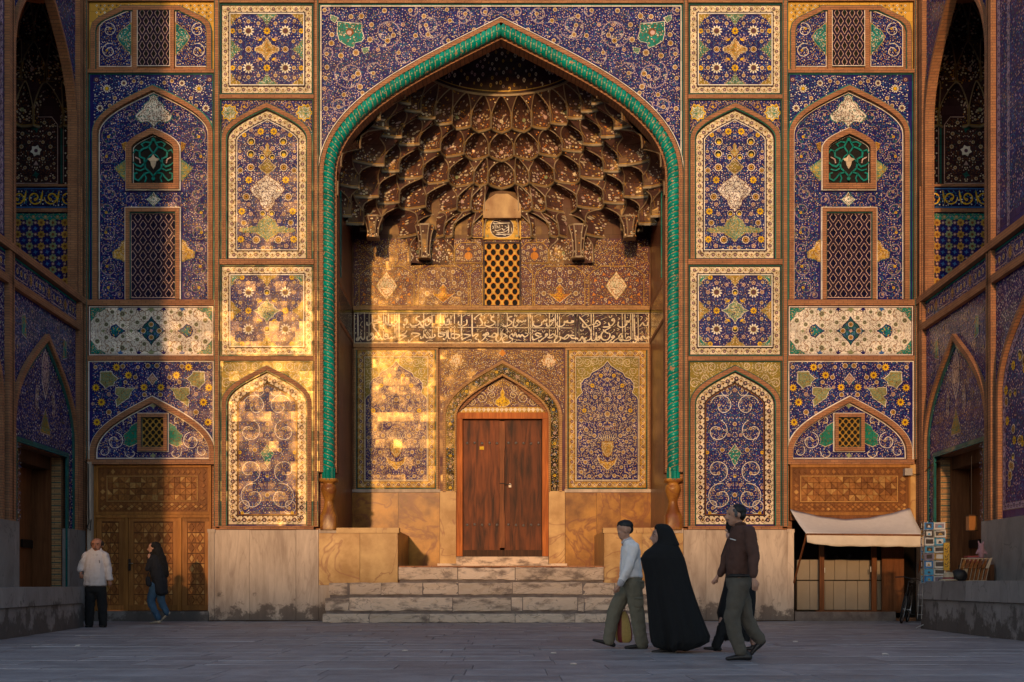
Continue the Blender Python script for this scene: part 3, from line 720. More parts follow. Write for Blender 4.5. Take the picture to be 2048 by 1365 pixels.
# ---------------------------------------------------------------- outer column, top storey window bay
def top_bay():
    x0, y0, x1, y1 = 1577, 5, 1826, 140; cx = 1697
    p = field(rect(x0, y0, x1, y1), 'gold_tile', .02, 'window_bay')
    o = Orn(cx, seed=41)
    for i in range(10):
        for j in range(6):
            x = x0+6+i*8+(4 if j % 2 else 0); y = y0+6+j*7
            if x < cx-35 and y < 52 and (x-x0)*.58+(y-y0) < 62:
                o.star(x, y, 3, 4, 'brown' if (i+j) % 2 else 'white', 3, .45); o.disk(x, y, 1, 'turq', 4, 4)
    o.mesh(F0, .018, name='corner_mosaic', parent=p)
    A = [(x0+4, y1), (x0+4, 62), (x0+8, 47), (x0+20, 36), (x0+60, 17), (x0+66, 13), (x1-66, 13), (x1-60, 17), (x1-20, 36), (x1-8, 47), (x1-4, 62), (x1-4, y1)]
    mb = MB(); band(mb, F0, A, 0, 9, -.04, .02, 'brick'); mb.fill(offset(A, 9), [], lambda q: F0(q[0], q[1], .015), 'brick'); mb.build('brick_arch', p)
    lines([(A, -1.6, 1.6, 'teal', False), (A, 9, 1.3, 'teal', False)], p, -.046 if False else -.02, .02)
    for sg in (-1, 1):
        L = [(cx+sg*36, 134), (cx+sg*36, 20), (cx+sg*56, 24), (cx+sg*98, 42), (cx+sg*108, 52), (cx+sg*109, 66), (cx+sg*109, 134)]
        if sg > 0: L = [(2*cx-x, y) for x, y in L]
    L = [(1588, 134), (1588, 66), (1589, 52), (1599, 42), (1641, 24), (1653, 20), (1653, 134)]
    for mir in (0, 1):
        Q = [(2*cx-x, y) for x, y in L][::-1] if mir else L
        m2 = MB(); m2.fill(Q, [], lambda q: F0(q[0], q[1], .004), 'cobalt'); m2.build('blue_field', p)
    lines([(L, 0, 1.4, 'white', True), ([(2*cx-x, y) for x, y in L][::-1], 0, 1.4, 'white', True)], p, -.004, .0)
    o = Orn(cx, seed=43)
    o.med([(1652, 47), (1652, 110), (1643, 100), (1630, 86), (1624, 74), (1632, 62), (1643, 54)], 'turq', 'ochre', 4, 2, ('cobalt', 'ochre', 'sage', 'white'), 4)
    o.spiral(1608, 60, 14, 4.4, 1.2, 1, 'white', 1.15, fl=('y', 3), leaves='white', line=False); o.spiral(1608, 102, 15, 5.2, 1.3, -1, 'white', 1.15, fl=('y', 3), leaves='white', line=False)
    o.fill(lambda x, y: inside(offset(L, 3, True), x, y), (1588, 20, cx, 134), 6, flowers=('pink', 'cream', 'ochre'), leaves=('ochre', 'lblue', 'yellow'))
    o.mesh(F0, .002, name='field_mosaic', parent=p)
    mb = MB(); band(mb, F0, rect(1655, 14, 1737, 140), 0, 8, -.05, .01, 'brick', False); mb.build('window_frame', p)
    lattice(p, 1663.5, 1728.5, 20, 133, 15.2, 32.5, 4.6, 8.6, 'ogee', 'purple', 'pink', -.03, -.0)
    lines([(rect(1663, 19, 1729, 134), 0, 1.2, 'white', True)], p, -.045, -.03)
    both(p)
top_bay()
# ---------------------------------------------------------------- outer column, tall bay with two windows
def tall_bay():
    x0, y0, x1, y1 = 1577, 148, 1826, 600; cx = 1698
    A = arch_path(cx, 120, y1, 268, 172, 14)
    outer = [(x0, y0), (x1, y0), (x1, y1)]+[q for q in A[::-1][0:]]+[(x0, y1)]
    p = field(outer, 'cobalt', .0, 'window_bay')
    o = Orn(cx, seed=51); ok = lambda x, y: x0+3 < x < x1-3 and y > y0+4 and not inside(A, x, y) and y < 285
    for (x, y, r, k) in ((1606, 178, 9, 'w'), (1640, 167, 7, 'w'), (1592, 217, 8, 'w'), (1622, 197, 5, 'c'), (1660, 163, 5, 'c'), (1585, 160, 6, 'd'), (1675, 166, 5, 'c'), (1612, 212, 5, 'c'), (1583, 245, 4, 'c')):
        o.ros(x, y, r, k)
    o.star(1606, 178, 4, 8, 'yellow', 8)
    o.fill(ok, (x0, y0, cx, 285), 6.5, flowers=('white', 'white', 'cream', 'pink'), leaves=('white', 'lblue', 'lblue', 'turq'))
    o.mesh(F0, -.001, name='spandrel_mosaic', parent=p)
    lines([(rect(x0, y0, x1, y1), 0, 2, 'teal', False), (A, -2.4, 2.4, 'turq', False)], p, -.014, .0)
    mb = MB(); band(mb, F0, A, 0, 9, -.05, .12, 'brick'); mb.build('brick_arch', p)
    I = offset(A, 9); path = [(I[0][0], y1-3)]+I[1:-1]+[(I[-1][0], y1-3)]
    fp = MB(); fp.fill(I, [], lambda q: F0(q[0], q[1], .06), 'cobalt'); fp.build('bay_field', p)
    lines([(path, 0, 1.2, 'black', False), (path, 1.2, 1.6, 'white', False)], p, .045, .06)
    o = Orn(None, seed=52)
    S = lambda L_: [(cx+a, b) for a, b in L_]+[(cx-a, b) for a, b in L_[::-1] if a > .1]
    o.med(S([(0, 188), (7, 193), (9, 201), (18, 207), (20, 216), (28, 222), (36, 230), (33, 238), (24, 243), (11, 241), (4, 247), (0, 252)]), 'white', 'turq', 4, 1.6, ('brown', 'brown', 'violet', 'turq'), 4)
    o.med(S([(0, 383), (4, 390), (14, 398), (6, 405), (0, 411)]), 'white', 'turq', 4, 1.2, ('brown', 'turq'), 4)
    o.mx = cx
    o.med([(1643, 318), (1632, 326), (1620, 336), (1628, 345), (1634, 353), (1643, 360)], 'sage', 'turq', 4, 1.6, ('turq', 'ochre', 'yellow'), 4)
    o.med([(1643, 283), (1634, 287), (1637, 296), (1643, 302)], 'ochre', 'yellow', 4, 1, ('brown',), 4)
    o.med([(1642, 478), (1633, 484), (1630, 494), (1616, 503), (1617, 514), (1630, 517), (1642, 523)], 'ochre', 'sage', 4, 1.5, ('cream', 'brown', 'yellow'), 4)
    for (x, y, r, a0, d) in ((1611, 268, 20, 1, 1), (1608, 310, 17, 4, -1), (1606, 352, 16, 2, 1), (1612, 385, 15, 5, -1), (1606, 420, 18, 1, 1), (1607, 462, 19, 4, -1), (1605, 497, 12, 2, 1), (1609, 535, 19, 5, -1), (1612, 575, 17, 2, 1), (1652, 232, 15, 3, 1), (1650, 398, 10, 1, -1), (1630, 590, 8, 3, 1)):
        o.spiral(x, y, r, a0, 1.2, d, 'lilac', 1.5, fl=('y', 3.4) if r > 16 else ('p', 3.4), leaves='green' if d > 0 else 'sage')
    W1 = [1638, 250, 1758, 384]; W2 = [1638, 412, 1758, 600]
    ok = lambda x, y: inside(offset(path, 4), x, y) and not (W1[0] < x < W1[2] and W1[1]+abs(x-cx)*.7 < y < W1[3]) and not (W2[0] < x < W2[2] and W2[1] < y < W2[3])
    o.fill(ok, (x0, 172, cx, y1), 6.2, flowers=('pink', 'ochre', 'lilac', 'cream'), leaves=('lblue', 'green', 'turq', 'ochre', 'lilac'))
    o.mesh(F0, .058, name='field_mosaic', parent=p)
    # arched grille window
    wA = arch_path(cx, 55, 381, 297, 255, 8)
    mb = MB(); band(mb, F0, wA+[], 2, 13, -.06, .06, 'brick', True); mb.build('window_frame', p)
    lines([(wA, 0, 2, 'white', True), (offset(wA, 13, True), 0, 1.5, 'black', True)], p, -.005, .05)
    lines([(offset(wA, 14, True), 0, 1.2, 'white', True)], p, .025, .05)
    mv = MB(); mv.fill(offset(wA, 13, True), [], lambda q: F0(q[0], q[1], .055), 'unlit_black'); mv.build('window_dark_sheet', p)  # black sheet painted as the dark behind the grille
    g = MB()
    def bar(P, w, mat='turq', y=.02):
        n = len(P); Aa = offset(P, w/2); Bb = offset(P, -w/2)
        for i in range(n-1): g.prism([F0(*Aa[i], y), F0(*Bb[i], y), F0(*Bb[i+1], y), F0(*Aa[i+1], y)], (0, .03, 0), mat)
    for sg in (1, -1):
        f = lambda L_: [(cx+sg*a, b) for a, b in L_]
        bar(f([(0, 276), (5, 285), (9, 293), (5, 300), (0, 306)]), 3)
        bar(f([(9, 293), (20, 297), (28, 303), (27, 313), (18, 317), (17, 326), (25, 333), (34, 330)]), 3.4)
        bar(f([(5, 285), (16, 283), (24, 288), (20, 293)]), 2.6)
        bar(f([(36, 314), (28, 318), (26, 326)]), 2.2, 'pink')
        bar(f([(0, 352), (7, 344), (16, 336), (17, 326)]), 3.2)
        bar(f([(7, 344), (18, 347), (24, 355), (30, 361), (38, 357), (38, 347), (32, 345)]), 3)
        bar(f([(16, 336), (26, 341), (36, 338)]), 2.6); bar(f([(18, 347), (14, 356), (17, 364)]), 2.6); bar(f([(0, 352), (0, 366)]), 3)
        bar(f([(28, 303), (36, 299), (40, 306)]), 2.4); bar(f([(34, 330), (41, 324)]), 2.4); bar(f([(0, 306), (8, 312), (17, 326)]), 2)
    g.prism([F0(cx+a, b, .012) for a, b in ((0, 308), (4, 315), (12, 318), (6, 323), (4, 331), (0, 338), (-4, 331), (-6, 323), (-12, 318), (-4, 315))], (0, .03, 0), 'ivory')
    for (a, b) in ((0, 279), (0, 357)): g.prism([F0(cx+a+4*math.cos(t), b+4*math.sin(t), .013) for t in [i*math.pi/3 for i in range(6)]], (0, .03, 0), 'turq')
    g.build('scroll_grille', p, 'stuff')
    # rectangular lattice window
    R2 = rect(1642, 415, 1754, 599.5)
    mb = MB(); band(mb, F0, R2, 2, 10, -.06, .06, 'brick', False); mb.build('window_frame', p)
    lines([(R2, 0, 2, 'white', False), (R2, 10, 1.6, 'teal', False)], p, -.062 if False else -.03, .05)
    lattice(p, 1654, 1742, 427, 595, 12.7*1.62, 30.6, 6.0, 9.0, 'ogee', 'purple', 'pink', .03, .06)
    lines([(rect(1653, 426, 1743, 596), 0, 1.3, 'pink', True)], p, .012, .03)
    both(p)
tall_bay()
# ---------------------------------------------------------------- white carpet
def white_panel():
    x0, y0, x1, y1 = 1576.5, 612.5, 1826.5, 712; cx, cy = (x0+x1)/2, (y0+y1)/2
    R = rect(x0, y0, x1, y1); p = field(R, 'white', .01, 'tile_panel')
    lines([(R, 0, 1, 'violet', True), (R, 1, 1.6, 'white', True), (R, 2.6, 1, 'violet', True)], p)
    o = Orn(cx, cy, seed=61)
    o.med([(x0+4, y0+4), (x0+34, y0+4), (x0+28, y0+9), (x0+18, y0+12), (x0+12, y0+19), (x0+8, y0+27), (x0+4, y0+30)], 'turq', 'brown', 4, 1.4, ('green', 'ochre', 'pink'), 4)
    for (x, y, s_, m) in ((cx-62, y0+5, 7, 'lblue'), (cx-25, y0+6, 6, 'cobalt'), (cx, y0+6, 8, 'sage')): o.star(x-.01, y, s_, 5, m, 4, .5)
    o.mx = o.my = None
    m = []
    for (a, b) in ((0, -27), (4, -20), (9, -15), (13, -12), (17, -5), (27, 0), (17, 5), (13, 12), (9, 15), (4, 20), (0, 27), (-4, 20), (-9, 15), (-13, 12), (-17, 5), (-27, 0), (-17, -5), (-13, -12), (-9, -15), (-4, -20)): m.append((cx+a, cy+b))
    o.med(m, 'teal', 'navy', 4, 2.4, ('cobalt', 'lblue'), 5)
    for (a, b) in ((0, -13), (0, 13), (-16, 0), (16, 0)): o.ros(cx+a, cy+b, 5.5, 'o', 8)
    o.star(cx, cy, 4, 4, 'pink', 9)
    for sg in (-1, 1):
        o.med([(cx+sg*(72+a), cy+b) for a, b in ((-17, 0), (-8, -5), (-2, -11), (6, -8), (9, 0), (6, 8), (-2, 11), (-8, 5))], 'turq', 'cobalt', 4, 3, ('cobalt', 'yellow', 'lblue'), 4)
        o.star(cx+sg*40, cy, 5, 4, 'sage', 4, .5); o.star(cx+sg*96, cy, 4.5, 4, 'sage', 4, .5)
    o.mx, o.my = cx, cy
    for (a, b, r) in ((58, 34, 6), (14, 26, 4.8), (108, 21, 5.5), (28, 17, 4.6), (90, 13, 4.8), (78, 38, 4.6), (40, 38, 4), (57, 11, 4.2)):
        o.star(cx-a, cy-b, r, 8, 'sage', 4, .8); o.disk(cx-a, cy-b, r*.6, 'violet', 5, 7); o.disk(cx-a, cy-b, r*.3, 'sage', 6, 5); o.keep(cx-a, cy-b, r+.5)
    o.spiral(cx-52, cy-32, 14, 0, .9, 1, 'brown', 1.1, fl=None, leaves='ochre', line=False); o.spiral(cx-92, cy-32, 13, 3.1, .8, 1, 'brown', 1.1, fl=None, leaves='ochre', line=False)
    o.spiral(cx-20, cy-34, 11, 2, .9, -1, 'brown', 1, fl=None, leaves=None)
    o.fill(lambda x, y: x > x0+5 and y > y0+5, (x0, y0, cx, cy), 5.4, flowers=('violet', 'brown', 'sage'), leaves=('violet', 'brown', 'brown', 'ochre'), vine='brown', fr=.35, rs=.36, vw=.8)
    o.mesh(F0, .009, name='field_mosaic', parent=p); both(p)
white_panel()
# ---------------------------------------------------------------- tympanum bay over the shop / the wooden doors
def tymp_bay():
    x0, y0, x1, y1 = 1576.5, 722.5, 1827, 919; cx = 1699
    A = arch_path(cx, 124, 921, 905, 794, 14)
    outer = [(x0, y0), (x1, y0), (x1, y1), (cx+124, y1)]+A[::-1][1:-1]+[(cx-124, y1), (x0, y1)]
    p = field(outer, 'cobalt', .0, 'tile_panel')
    lines([(rect(x0, y0, x1, y1), 0, 1.8, 'white', False), (A, -2.2, 2.2, 'white', False)], p, -.014, 0)
    o = Orn(cx, seed=71)
    for (x, y, r) in ((1627, 735, 9), (1651, 751, 9), (1586, 776, 9), (1682, 775, 8.5), (1597, 805, 9.5), (1588, 845, 9)):
        o.star(x, y, r, 11, 'yellow', 4, .55); o.disk(x, y, r*.32, 'brown', 5, 7); o.keep(x, y, r)
    for m in ([(1596, 745), (1617, 744), (1620, 750), (1630, 758), (1623, 764), (1621, 771), (1610, 773), (1606, 778), (1602, 772), (1595, 766)],
              [(1626, 776), (1643, 776), (1645, 783), (1648, 777), (1664, 777), (1657, 783), (1652, 796), (1641, 803), (1628, 813), (1626, 800), (1633, 793), (1625, 789)]):
        o.med(m, 'sage', 'white', 4, 1.5, ('olive', 'turq', 'ochre', 'brown'), 3.6)
    for (x, y, r, k) in ((1612, 789, 5, 'p'), (1665, 755, 5, 'o'), (1640, 733, 5, 'o'), (1690, 732, 5.5, 'o'), (1585, 735, 5, 'c'), (1670, 735, 4.5, 'c'), (1645, 765, 5, 'c'), (1612, 825, 6, 'o'), (1632, 826, 4, 'p'), (1683, 790, 5, 'o'), (1580, 808, 4, 'p'), (1667, 775, 4, 'p'), (1600, 862, 4, 'c')): o.ros(x, y, r, k)
    o.mx = None
    o.med([(cx, 747), (cx+4, 753), (cx+10, 759), (cx+5, 763), (cx, 770), (cx-5, 763), (cx-10, 759), (cx-4, 753)], 'pink', 'white', 4, 1.3, ('brown', 'ochre'), 3)
    o.mx = cx
    ok = lambda x, y: x0+3 < x < x1-3 and y > y0+3 and not inside(offset(A, -4), x, y) and y < y1-2
    o.fill(ok, (x0, y0, cx, y1), 6.2, flowers=('pink', 'cream', 'lilac', 'ochre'), leaves=('lblue', 'lblue', 'turq', 'lilac'))
    o.mesh(F0, -.001, name='spandrel_mosaic', parent=p)
    mb = MB(); band(mb, F0, A, 0, 10, -.06, .1, 'brick'); mb.build('brick_arch', p)
    I = offset(A, 10); path = [(I[0][0], 918)]+I[1:-1]+[(I[-1][0], 918)]
    fp = MB(); fp.fill(I, [], lambda q: F0(q[0], q[1], .055), 'cobalt'); fp.build('tympanum_field', p)
    lines([(path, .5, 1.8, 'white', True)], p, .04, .055)
    o = Orn(cx, seed=72)
    o.med([(1668, 845), (1655, 852), (1650, 862), (1640, 870), (1643, 880), (1641, 888), (1652, 893), (1668, 886)], 'green', 'cream', 4, 1.2, ('turq', 'brown', 'teal'), 4)
    o.block([(1664, 824), (1734, 824), (1734, 906), (1664, 906)])
    o.spiral(1622, 882, 18, 4.9, 1.2, 1, 'white', 1.3, fl=('c', 3.5), leaves='cream', line=False); o.spiral(1655, 905, 13, 3.4, .7, -1, 'white', 1.2, fl=None, leaves='cream', line=False); o.spiral(1600, 902, 12, 5.4, .8, 1, 'white', 1.2, fl=None, leaves='cream', line=False)
    o.spiral(1650, 842, 12, 2.4, .9, 1, 'white', 1.4, fl=('c', 3), leaves='cream', line=False)
    o.star(cx-.01, 811, 7, 4, 'sage', 4, .5); o.star(cx-.01, 911, 6, 4, 'sage', 4, .6)
    o.fill(lambda x, y: inside(offset(path, 4, True), x, y), (x0, 795, cx, 918), 5.8, flowers=('pink', 'cream', 'ochre'), leaves=('lblue', 'lilac', 'cream', 'ochre'))
    o.mesh(F0, .053, name='field_mosaic', parent=p)
    R = rect(1667, 826, 1730, 904); mb = MB(); band(mb, F0, R, 1.8, 9, -.06, .055, 'brick', True); mb.build('window_frame', p)
    lines([(R, 0, 1.8, 'white', True), (R, 9, 1.4, 'teal', True)], p, .01, .05)
    lattice(p, 1677.5, 1719.5, 836.5, 893.5, 12.4, 14.6, 4.3, 4.7, 'hex', 'gold_tile', 'ochre', .02, .05)
    both(p)
tymp_bay()
# ---------------------------------------------------------------- big spandrel over the arch
def spandrel():
    x0, y0, x1 = 638, 9, 1366
    G = offset(ROPE, -21)
    top = [q for q in G if q[1] < 345]
    outer = [(x0, y0), (x1, y0), (x1, 345)]+[(min(max(x, x0+.4), x1-.4), y) for x, y in top[::-1]]+[(x0, 345)]
    p = field(outer, 'cobalt', .0, 'spandrel_panel')
    R = [(x0, 330), (x0, y0), (x1, y0), (x1, 330)]
    lines([(R, 0, 2, 'teal', False), (R, 2, 1, 'black', False), (R, 3, 2, 'white', False), (R, 5, 1, 'black', False)], p, -.015, 0)
    o = Orn(MID, seed=81)
    o.med([(1281, 48), (1304, 47), (1328, 44), (1329, 66), (1325, 82), (1309, 92), (1296, 96), (1294, 86), (1281, 83), (1276, 77), (1280, 64)], 'turq', 'white', 4, 1.5, ('green', 'brown', 'cream', 'teal'), 5)
    o.disk(1304, 65, 8, 'brown', 9, 9); o.disk(1305, 66, 5, 'pink', 10, 7)
    o.med([(1328, 36), (1342, 31), (1342, 40), (1334, 46)], 'sage', 'white', 4, 1.2, ('turq',), 4); o.med([(1266, 95), (1280, 98), (1276, 108), (1268, 104)], 'sage', 'white', 4, 1.2, ('turq',), 4)
    for (x, y, r, a0, t, d) in ((1229, 66, 31, .2, 1.6, 1), (1145, 53, 26, 2.9, 1.5, -1), (1305, 150, 31, 5.2, 1.6, 1), (1324, 210, 19, 3.5, 1.4, -1), (1078, 30, 18, 1, 1.4, 1), (1202, 110, 22, 3.0, .6, -1), (1258, 142, 18, 3.6, .7, 1), (1340, 262, 14, 2, 1.2, 1), (1180, 24, 14, 5, .9, -1), (1350, 105, 13, 2, .9, 1), (1034, 22, 11, 3, 1.2, -1), (1275, 188, 16, 4, .7, -1), (1352, 20, 10, 1, .9, 1), (1110, 84, 12, 4.5, .9, 1), (1030, 50, 8, 3, .9, 1)):
        o.spiral(x, y, r, a0, t, d, 'lilac', 1.9, fl=('c', 5.2), leaves='white')
    for (x, y, r, k) in ((1138, 36, 5, 'o'), (1156, 33, 6, 'c'), (1148, 70, 6, 'c'), (1173, 72, 5, 'o'), (1217, 71, 6, 'c'), (1229, 82, 6, 'o'), (1227, 50, 5, 'p'), (1264, 80, 7, 'c'), (1261, 50, 6, 'c'), (1281, 33, 6, 'o'), (1302, 34, 6, 'c'), (1292, 106, 8, 'c'), (1322, 112, 6, 'o'), (1341, 87, 6, 'o'), (1340, 70, 6, 'c'), (1288, 148, 6, 'o'), (1304, 152, 6, 'c'), (1314, 130, 7, 'c'), (1350, 135, 6, 'c'), (1284, 174, 7, 'c'), (1316, 190, 5, 'o'), (1353, 157, 5, 'c'), (1352, 218, 6, 'c'), (1355, 178, 5, 'p'), (1176, 100, 5, 'p'), (1198, 50, 5, 'p'), (1188, 16, 5, 'c'), (1235, 22, 6, 'c'), (1172, 20, 5, 'p'), (1248, 100, 5, 'p'), (1104, 42, 5, 'o'), (1110, 20, 5, 'c'), (1056, 60, 5, 'c'), (1350, 300, 4, 'c'), (1336, 240, 5, 'p')):
        if not any((q[0]-x)**2+(q[1]-y)**2 < (q[2]+r*.6)**2 for q in o.occ): o.ros(x, y, r, k)
    H = offset(ROPE, -25)
    o.fill(lambda x, y: x > x0+7 and y > y0+7 and not inside(H, x, y) and y < 335, (x0+6, y0+6, MID, 335), 6.4, flowers=('pink', 'cream', 'lilac', 'pink'), leaves=('lblue', 'turq', 'turq', 'lilac', 'ochre', 'yellow'))
    o.mesh(F0, -.001, name='spandrel_mosaic', parent=p)
    # brick rim of the arch and its glazed lines
    mb = MB(); band(mb, F0, offset(ROPE, -17.5), 0, 7.5, -.06, .12, 'brick'); mb.build('brick_arch', p)
    Q = offset(ROPE, -21.5)
    lines([(Q, 0, 1.4, 'white', False), (Q, 1.4, 1.2, 'black', False), (Q, 2.6, 1.3, 'teal', False)], p, -.02, 0)
    # stone-dark reveal just inside the rope
    mb = MB(); band(mb, F0, ROPE, 8, 15, .10, .5, 'brick'); mb.build('arch_reveal', p)
spandrel()
# ---------------------------------------------------------------- turquoise cable moulding
def cable():
    pts = []
    P = ROPE[:len(ROPE)//2+1]            # left foot to apex
    dense = []
    for a, b in zip(P, P[1:]):
        l = math.hypot(b[0]-a[0], b[1]-a[1]); n = max(1, int(l/1.2))
        for i in range(n): dense.append((a[0]+(b[0]-a[0])*i/n, a[1]+(b[1]-a[1])*i/n))
    dense.append(P[-1])
    # smooth
    for _ in range(6): dense = [dense[0]]+[((a[0]+2*b[0]+c[0])/4, (a[1]+2*b[1]+c[1])/4) for a, b, c in zip(dense, dense[1:], dense[2:])]+[dense[-1]]
    p = bpy.data.objects.new('cable_moulding', None); COL.objects.link(p); p.parent = portal
    mb = MB(); s = 0; n = 24; R0 = 12.3; pitch = 23.; rows = []; prev = None
    for i, q in enumerate(dense):
        if prev: s += math.hypot(q[0]-prev[0], q[1]-prev[1])
        a = dense[max(i-1, 0)]; b = dense[min(i+1, len(dense)-1)]; dx, dy = b[0]-a[0], b[1]-a[1]; l = math.hypot(dx, dy); nx, ny = -dy/l, dx/l
        ring = []
        for k in range(n):
            f = 2*math.pi*k/n; u = abs(math.cos(f-2*math.pi*s/pitch)); r = R0*(.76+.24*u**.5)
            c = math.cos(f)*r; d = math.sin(f)*r
            pt = F0(q[0]+nx*c, q[1]+ny*c, .0); ring.append((pt[0], .03-d*F0.k, pt[2]))
        rows.append((ring, s)); prev = q
    i0 = len(mb.v)
    for ring, s in rows: mb.v.extend(ring)
    kg = mb.mi('rope_glaze'); kq = mb.mi('grout')
    for a in range(len(rows)-1):
        for c in range(n):
            d = (c+1) % n; f = 2*math.pi*(c+.5)/n; u = abs(math.cos(f-2*math.pi*rows[a][1]/pitch))
            mb.f.append((i0+a*n+c, i0+a*n+d, i0+(a+1)*n+d, i0+(a+1)*n+c)); mb.m.append(kq if u < .13 else kg); mb.sm.append(True)
    o = mb.build('twisted_shaft', p)
    m = copy_obj(o, p); m.scale = (-1, 1, 1)
    # fluted foot, then carved marble base
    for sg in (1, -1):
        c = F0(657, 950); cxx = c[0]*sg; cy = .03
        mb = MB(); rows = []
        for z in (c[2]-.13, c[2]+.16):
            rows.append([(cxx+(.155 if k % 2 else .135)*math.cos(2*math.pi*k/24), cy+(.155 if k % 2 else .135)*math.sin(2*math.pi*k/24), z) for k in range(24)])
        mb.grid(rows, 'rope_glaze', False, True); mb.face(rows[-1], 'rope_glaze'); mb.build('fluted_foot', p)
        z0 = F0(657, 1060)[2]; z1 = F0(657, 958)[2]; h = z1-z0
        mb = MB()
        prof = [(.19, 0), (.19, .28*h), (.17, .34*h), (.135, .42*h), (.11, .52*h), (.105, .58*h), (.15, .68*h), (.185, .78*h), (.175, .86*h), (.13, .9*h), (.15, .93*h), (.205, .95*h), (.205, h)]
        rows = []
        for r, z in prof:
            ring = []
            for k in range(24):
                t = 2*math.pi*k/24; q = 1/max(abs(math.cos(t)), abs(math.sin(t))); w = .85 if (z < .34*h or z > .92*h) else .15
                rr = r*(1+(q-1)*w); ring.append((cxx+rr*math.cos(t), cy+.06+rr*math.sin(t), z0+z))
            rows.append(ring)
        mb.grid(rows, 'marble_amber', True, True); mb.face(rows[-1], 'marble_amber'); mb.build('carved_base', p)
cable()
# ================================================================== THE NICHE
HWX = 3.90
def niche_box():
    mb = MB()
    zb = 1.25; zt = 15.2
    # back wall, floor
    dx0, dz1 = FB(911, 0)[0], FB(0, 780)[2]; dx1 = FB(1098, 0)[0]; da = FB(1004.5, 745)
    hole = [(dx0, zb+.05), (dx0, FB(0, 830)[2]), (da[0], da[2]), (dx1, FB(0, 830)[2]), (dx1, zb+.05)]
    mb.fill([(-HWX, zb), (HWX, zb), (HWX, zt), (-HWX, zt)], [hole], lambda q: (q[0], 3.52, q[1]), 'brick')
    mb.face([(dx0, 4.0, zb), (dx1, 4.0, zb), (dx1, 4.0, 6.5), (dx0, 4.0, 6.5)], 'unlit_black')
    for x in (dx0, dx1): mb.face([(x, 3.5, zb), (x, 4.0, zb), (x, 4.0, 5.2), (x, 3.5, 5.2)], 'brick_gold')
    mb.face([(-HWX, 0.05, zb), (HWX, .05, zb), (HWX, 3.52, zb), (-HWX, 3.52, zb)], 'step_stone')
    mb.build('niche_back', portal)
    for sg in (1, -1):
        x = sg*HWX; mb = MB()
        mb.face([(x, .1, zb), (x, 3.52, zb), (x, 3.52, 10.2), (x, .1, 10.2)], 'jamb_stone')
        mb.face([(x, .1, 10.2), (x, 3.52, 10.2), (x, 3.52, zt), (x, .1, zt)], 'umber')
        o = mb.build('jamb_face', portal)
    # tile bands on the jambs, at the height of the inscription
    mb = MB()
    for sg in (1, -1):
        x = sg*(HWX-.012)
        for (za, zc, m) in ((7.25, 8.02, 'umber'), (7.16, 7.25, 'brick'), (8.02, 8.14, 'brick')):
            mb.box((x-.006, .3, za), (x+.006, 3.5, zc), m)
        for y in (.75, 1.2):
            mb.box((x-.01, y, 8.3), (x+.01, y+.05, 10.4), 'turq')
    mb.build('jamb_band', o, 'stuff')
niche_box()
# ------------------------------------------------ muqarnas vault: five tiers of little hooded cells carried out from the walls
TIERS = [dict(a=1.95, b=1.95, p=1.0, z=13.02),       # rim of the half dome
         dict(a=2.30, b=2.30, p=1.0, z=12.33), dict(a=2.88, b=2.75, p=1.0, z=11.80), dict(a=3.38, b=3.08, p=.92, z=11.20),
         dict(a=3.72, b=3.26, p=.80, z=10.58), dict(a=3.80, b=3.38, p=.60, z=9.92), dict(a=3.88, b=3.50, p=.60, z=9.22)]
def ring_pt(T, th, dr=0.):
    s, c = math.sin(th), math.cos(th); p = T['p']
    X = math.copysign(abs(s)**p, s)*(T['a']+dr); Y = abs(c)**p*(T['b']+dr)
    return X, Y
def proj(X, Y): return (X-CAMX)*FPX/(CAMD+Y)+1010-MID
def th_for(T, px):
    lo, hi = 0., math.pi/2
    for _ in range(40):
        m = (lo+hi)/2; X, Y = ring_pt(T, m)
        if proj(X, Y) < px: lo = m
        else: hi = m
    return (lo+hi)/2
def pos(T, U, th, k, z, dr=0.):
    # blend between the ring of a tier and the ring of the tier above
    x0, y0 = ring_pt(T, th, dr); x1, y1 = ring_pt(U, th, dr)
    return (x0+(x1-x0)*k, max(.04, y0+(y1-y0)*k), z)
vault = bpy.data.objects.new('muqarnas_vault', None); COL.objects.link(vault); vault.parent = portal
RIBS = MB(); MOS = MB(); RG = random.Random(5)
def add_rib(pts, w=.028, mat='rib', out=.012, vert=False):
    # thin raised fillet: a strip pushed towards the room
    n = len(pts)
    for i in range(n-1):
        a, b = Vector(pts[i]), Vector(pts[i+1]); d = (b-a)
        if d.length < 1e-5: continue
        c = (a+b)/2; nrm = Vector((-c.x*.6, -c.y-.8, -.35)).normalized(); t = d.cross(nrm).normalized()*w/2; o = nrm*out
        RIBS.face([tuple(a+t+o), tuple(a-t+o), tuple(b-t+o), tuple(b+t+o)], mat)
        RIBS.face([tuple(a+t+o), tuple(b+t+o), tuple(b+t-o), tuple(a+t-o)], mat); RIBS.face([tuple(a-t-o), tuple(b-t-o), tuple(b-t+o), tuple(a-t+o)], mat)
def blossom(S, u, v, r, mats, hw, hh, n=6):
    # small flower laid on a curved surface S(u,v)
    m = RG.choice(mats); k = RG.random()*6; pts = []
    for i in range(n):
        a = k+2*math.pi*i/n; q = r*(1 if (n < 8 or i % 2 == 0) else .7); pts.append(S(u+q*math.cos(a)/hw, v+q*math.sin(a)/hh))
    MOS.face(pts, m)
    if r > .028:
        MOS.face([S(u+.38*r*math.cos(2*math.pi*i/5)/hw, v+.38*r*math.sin(2*math.pi*i/5)/hh, .004) for i in range(5)], RG.choice(('brown', 'ochre', 'cobalt', 'umber')))
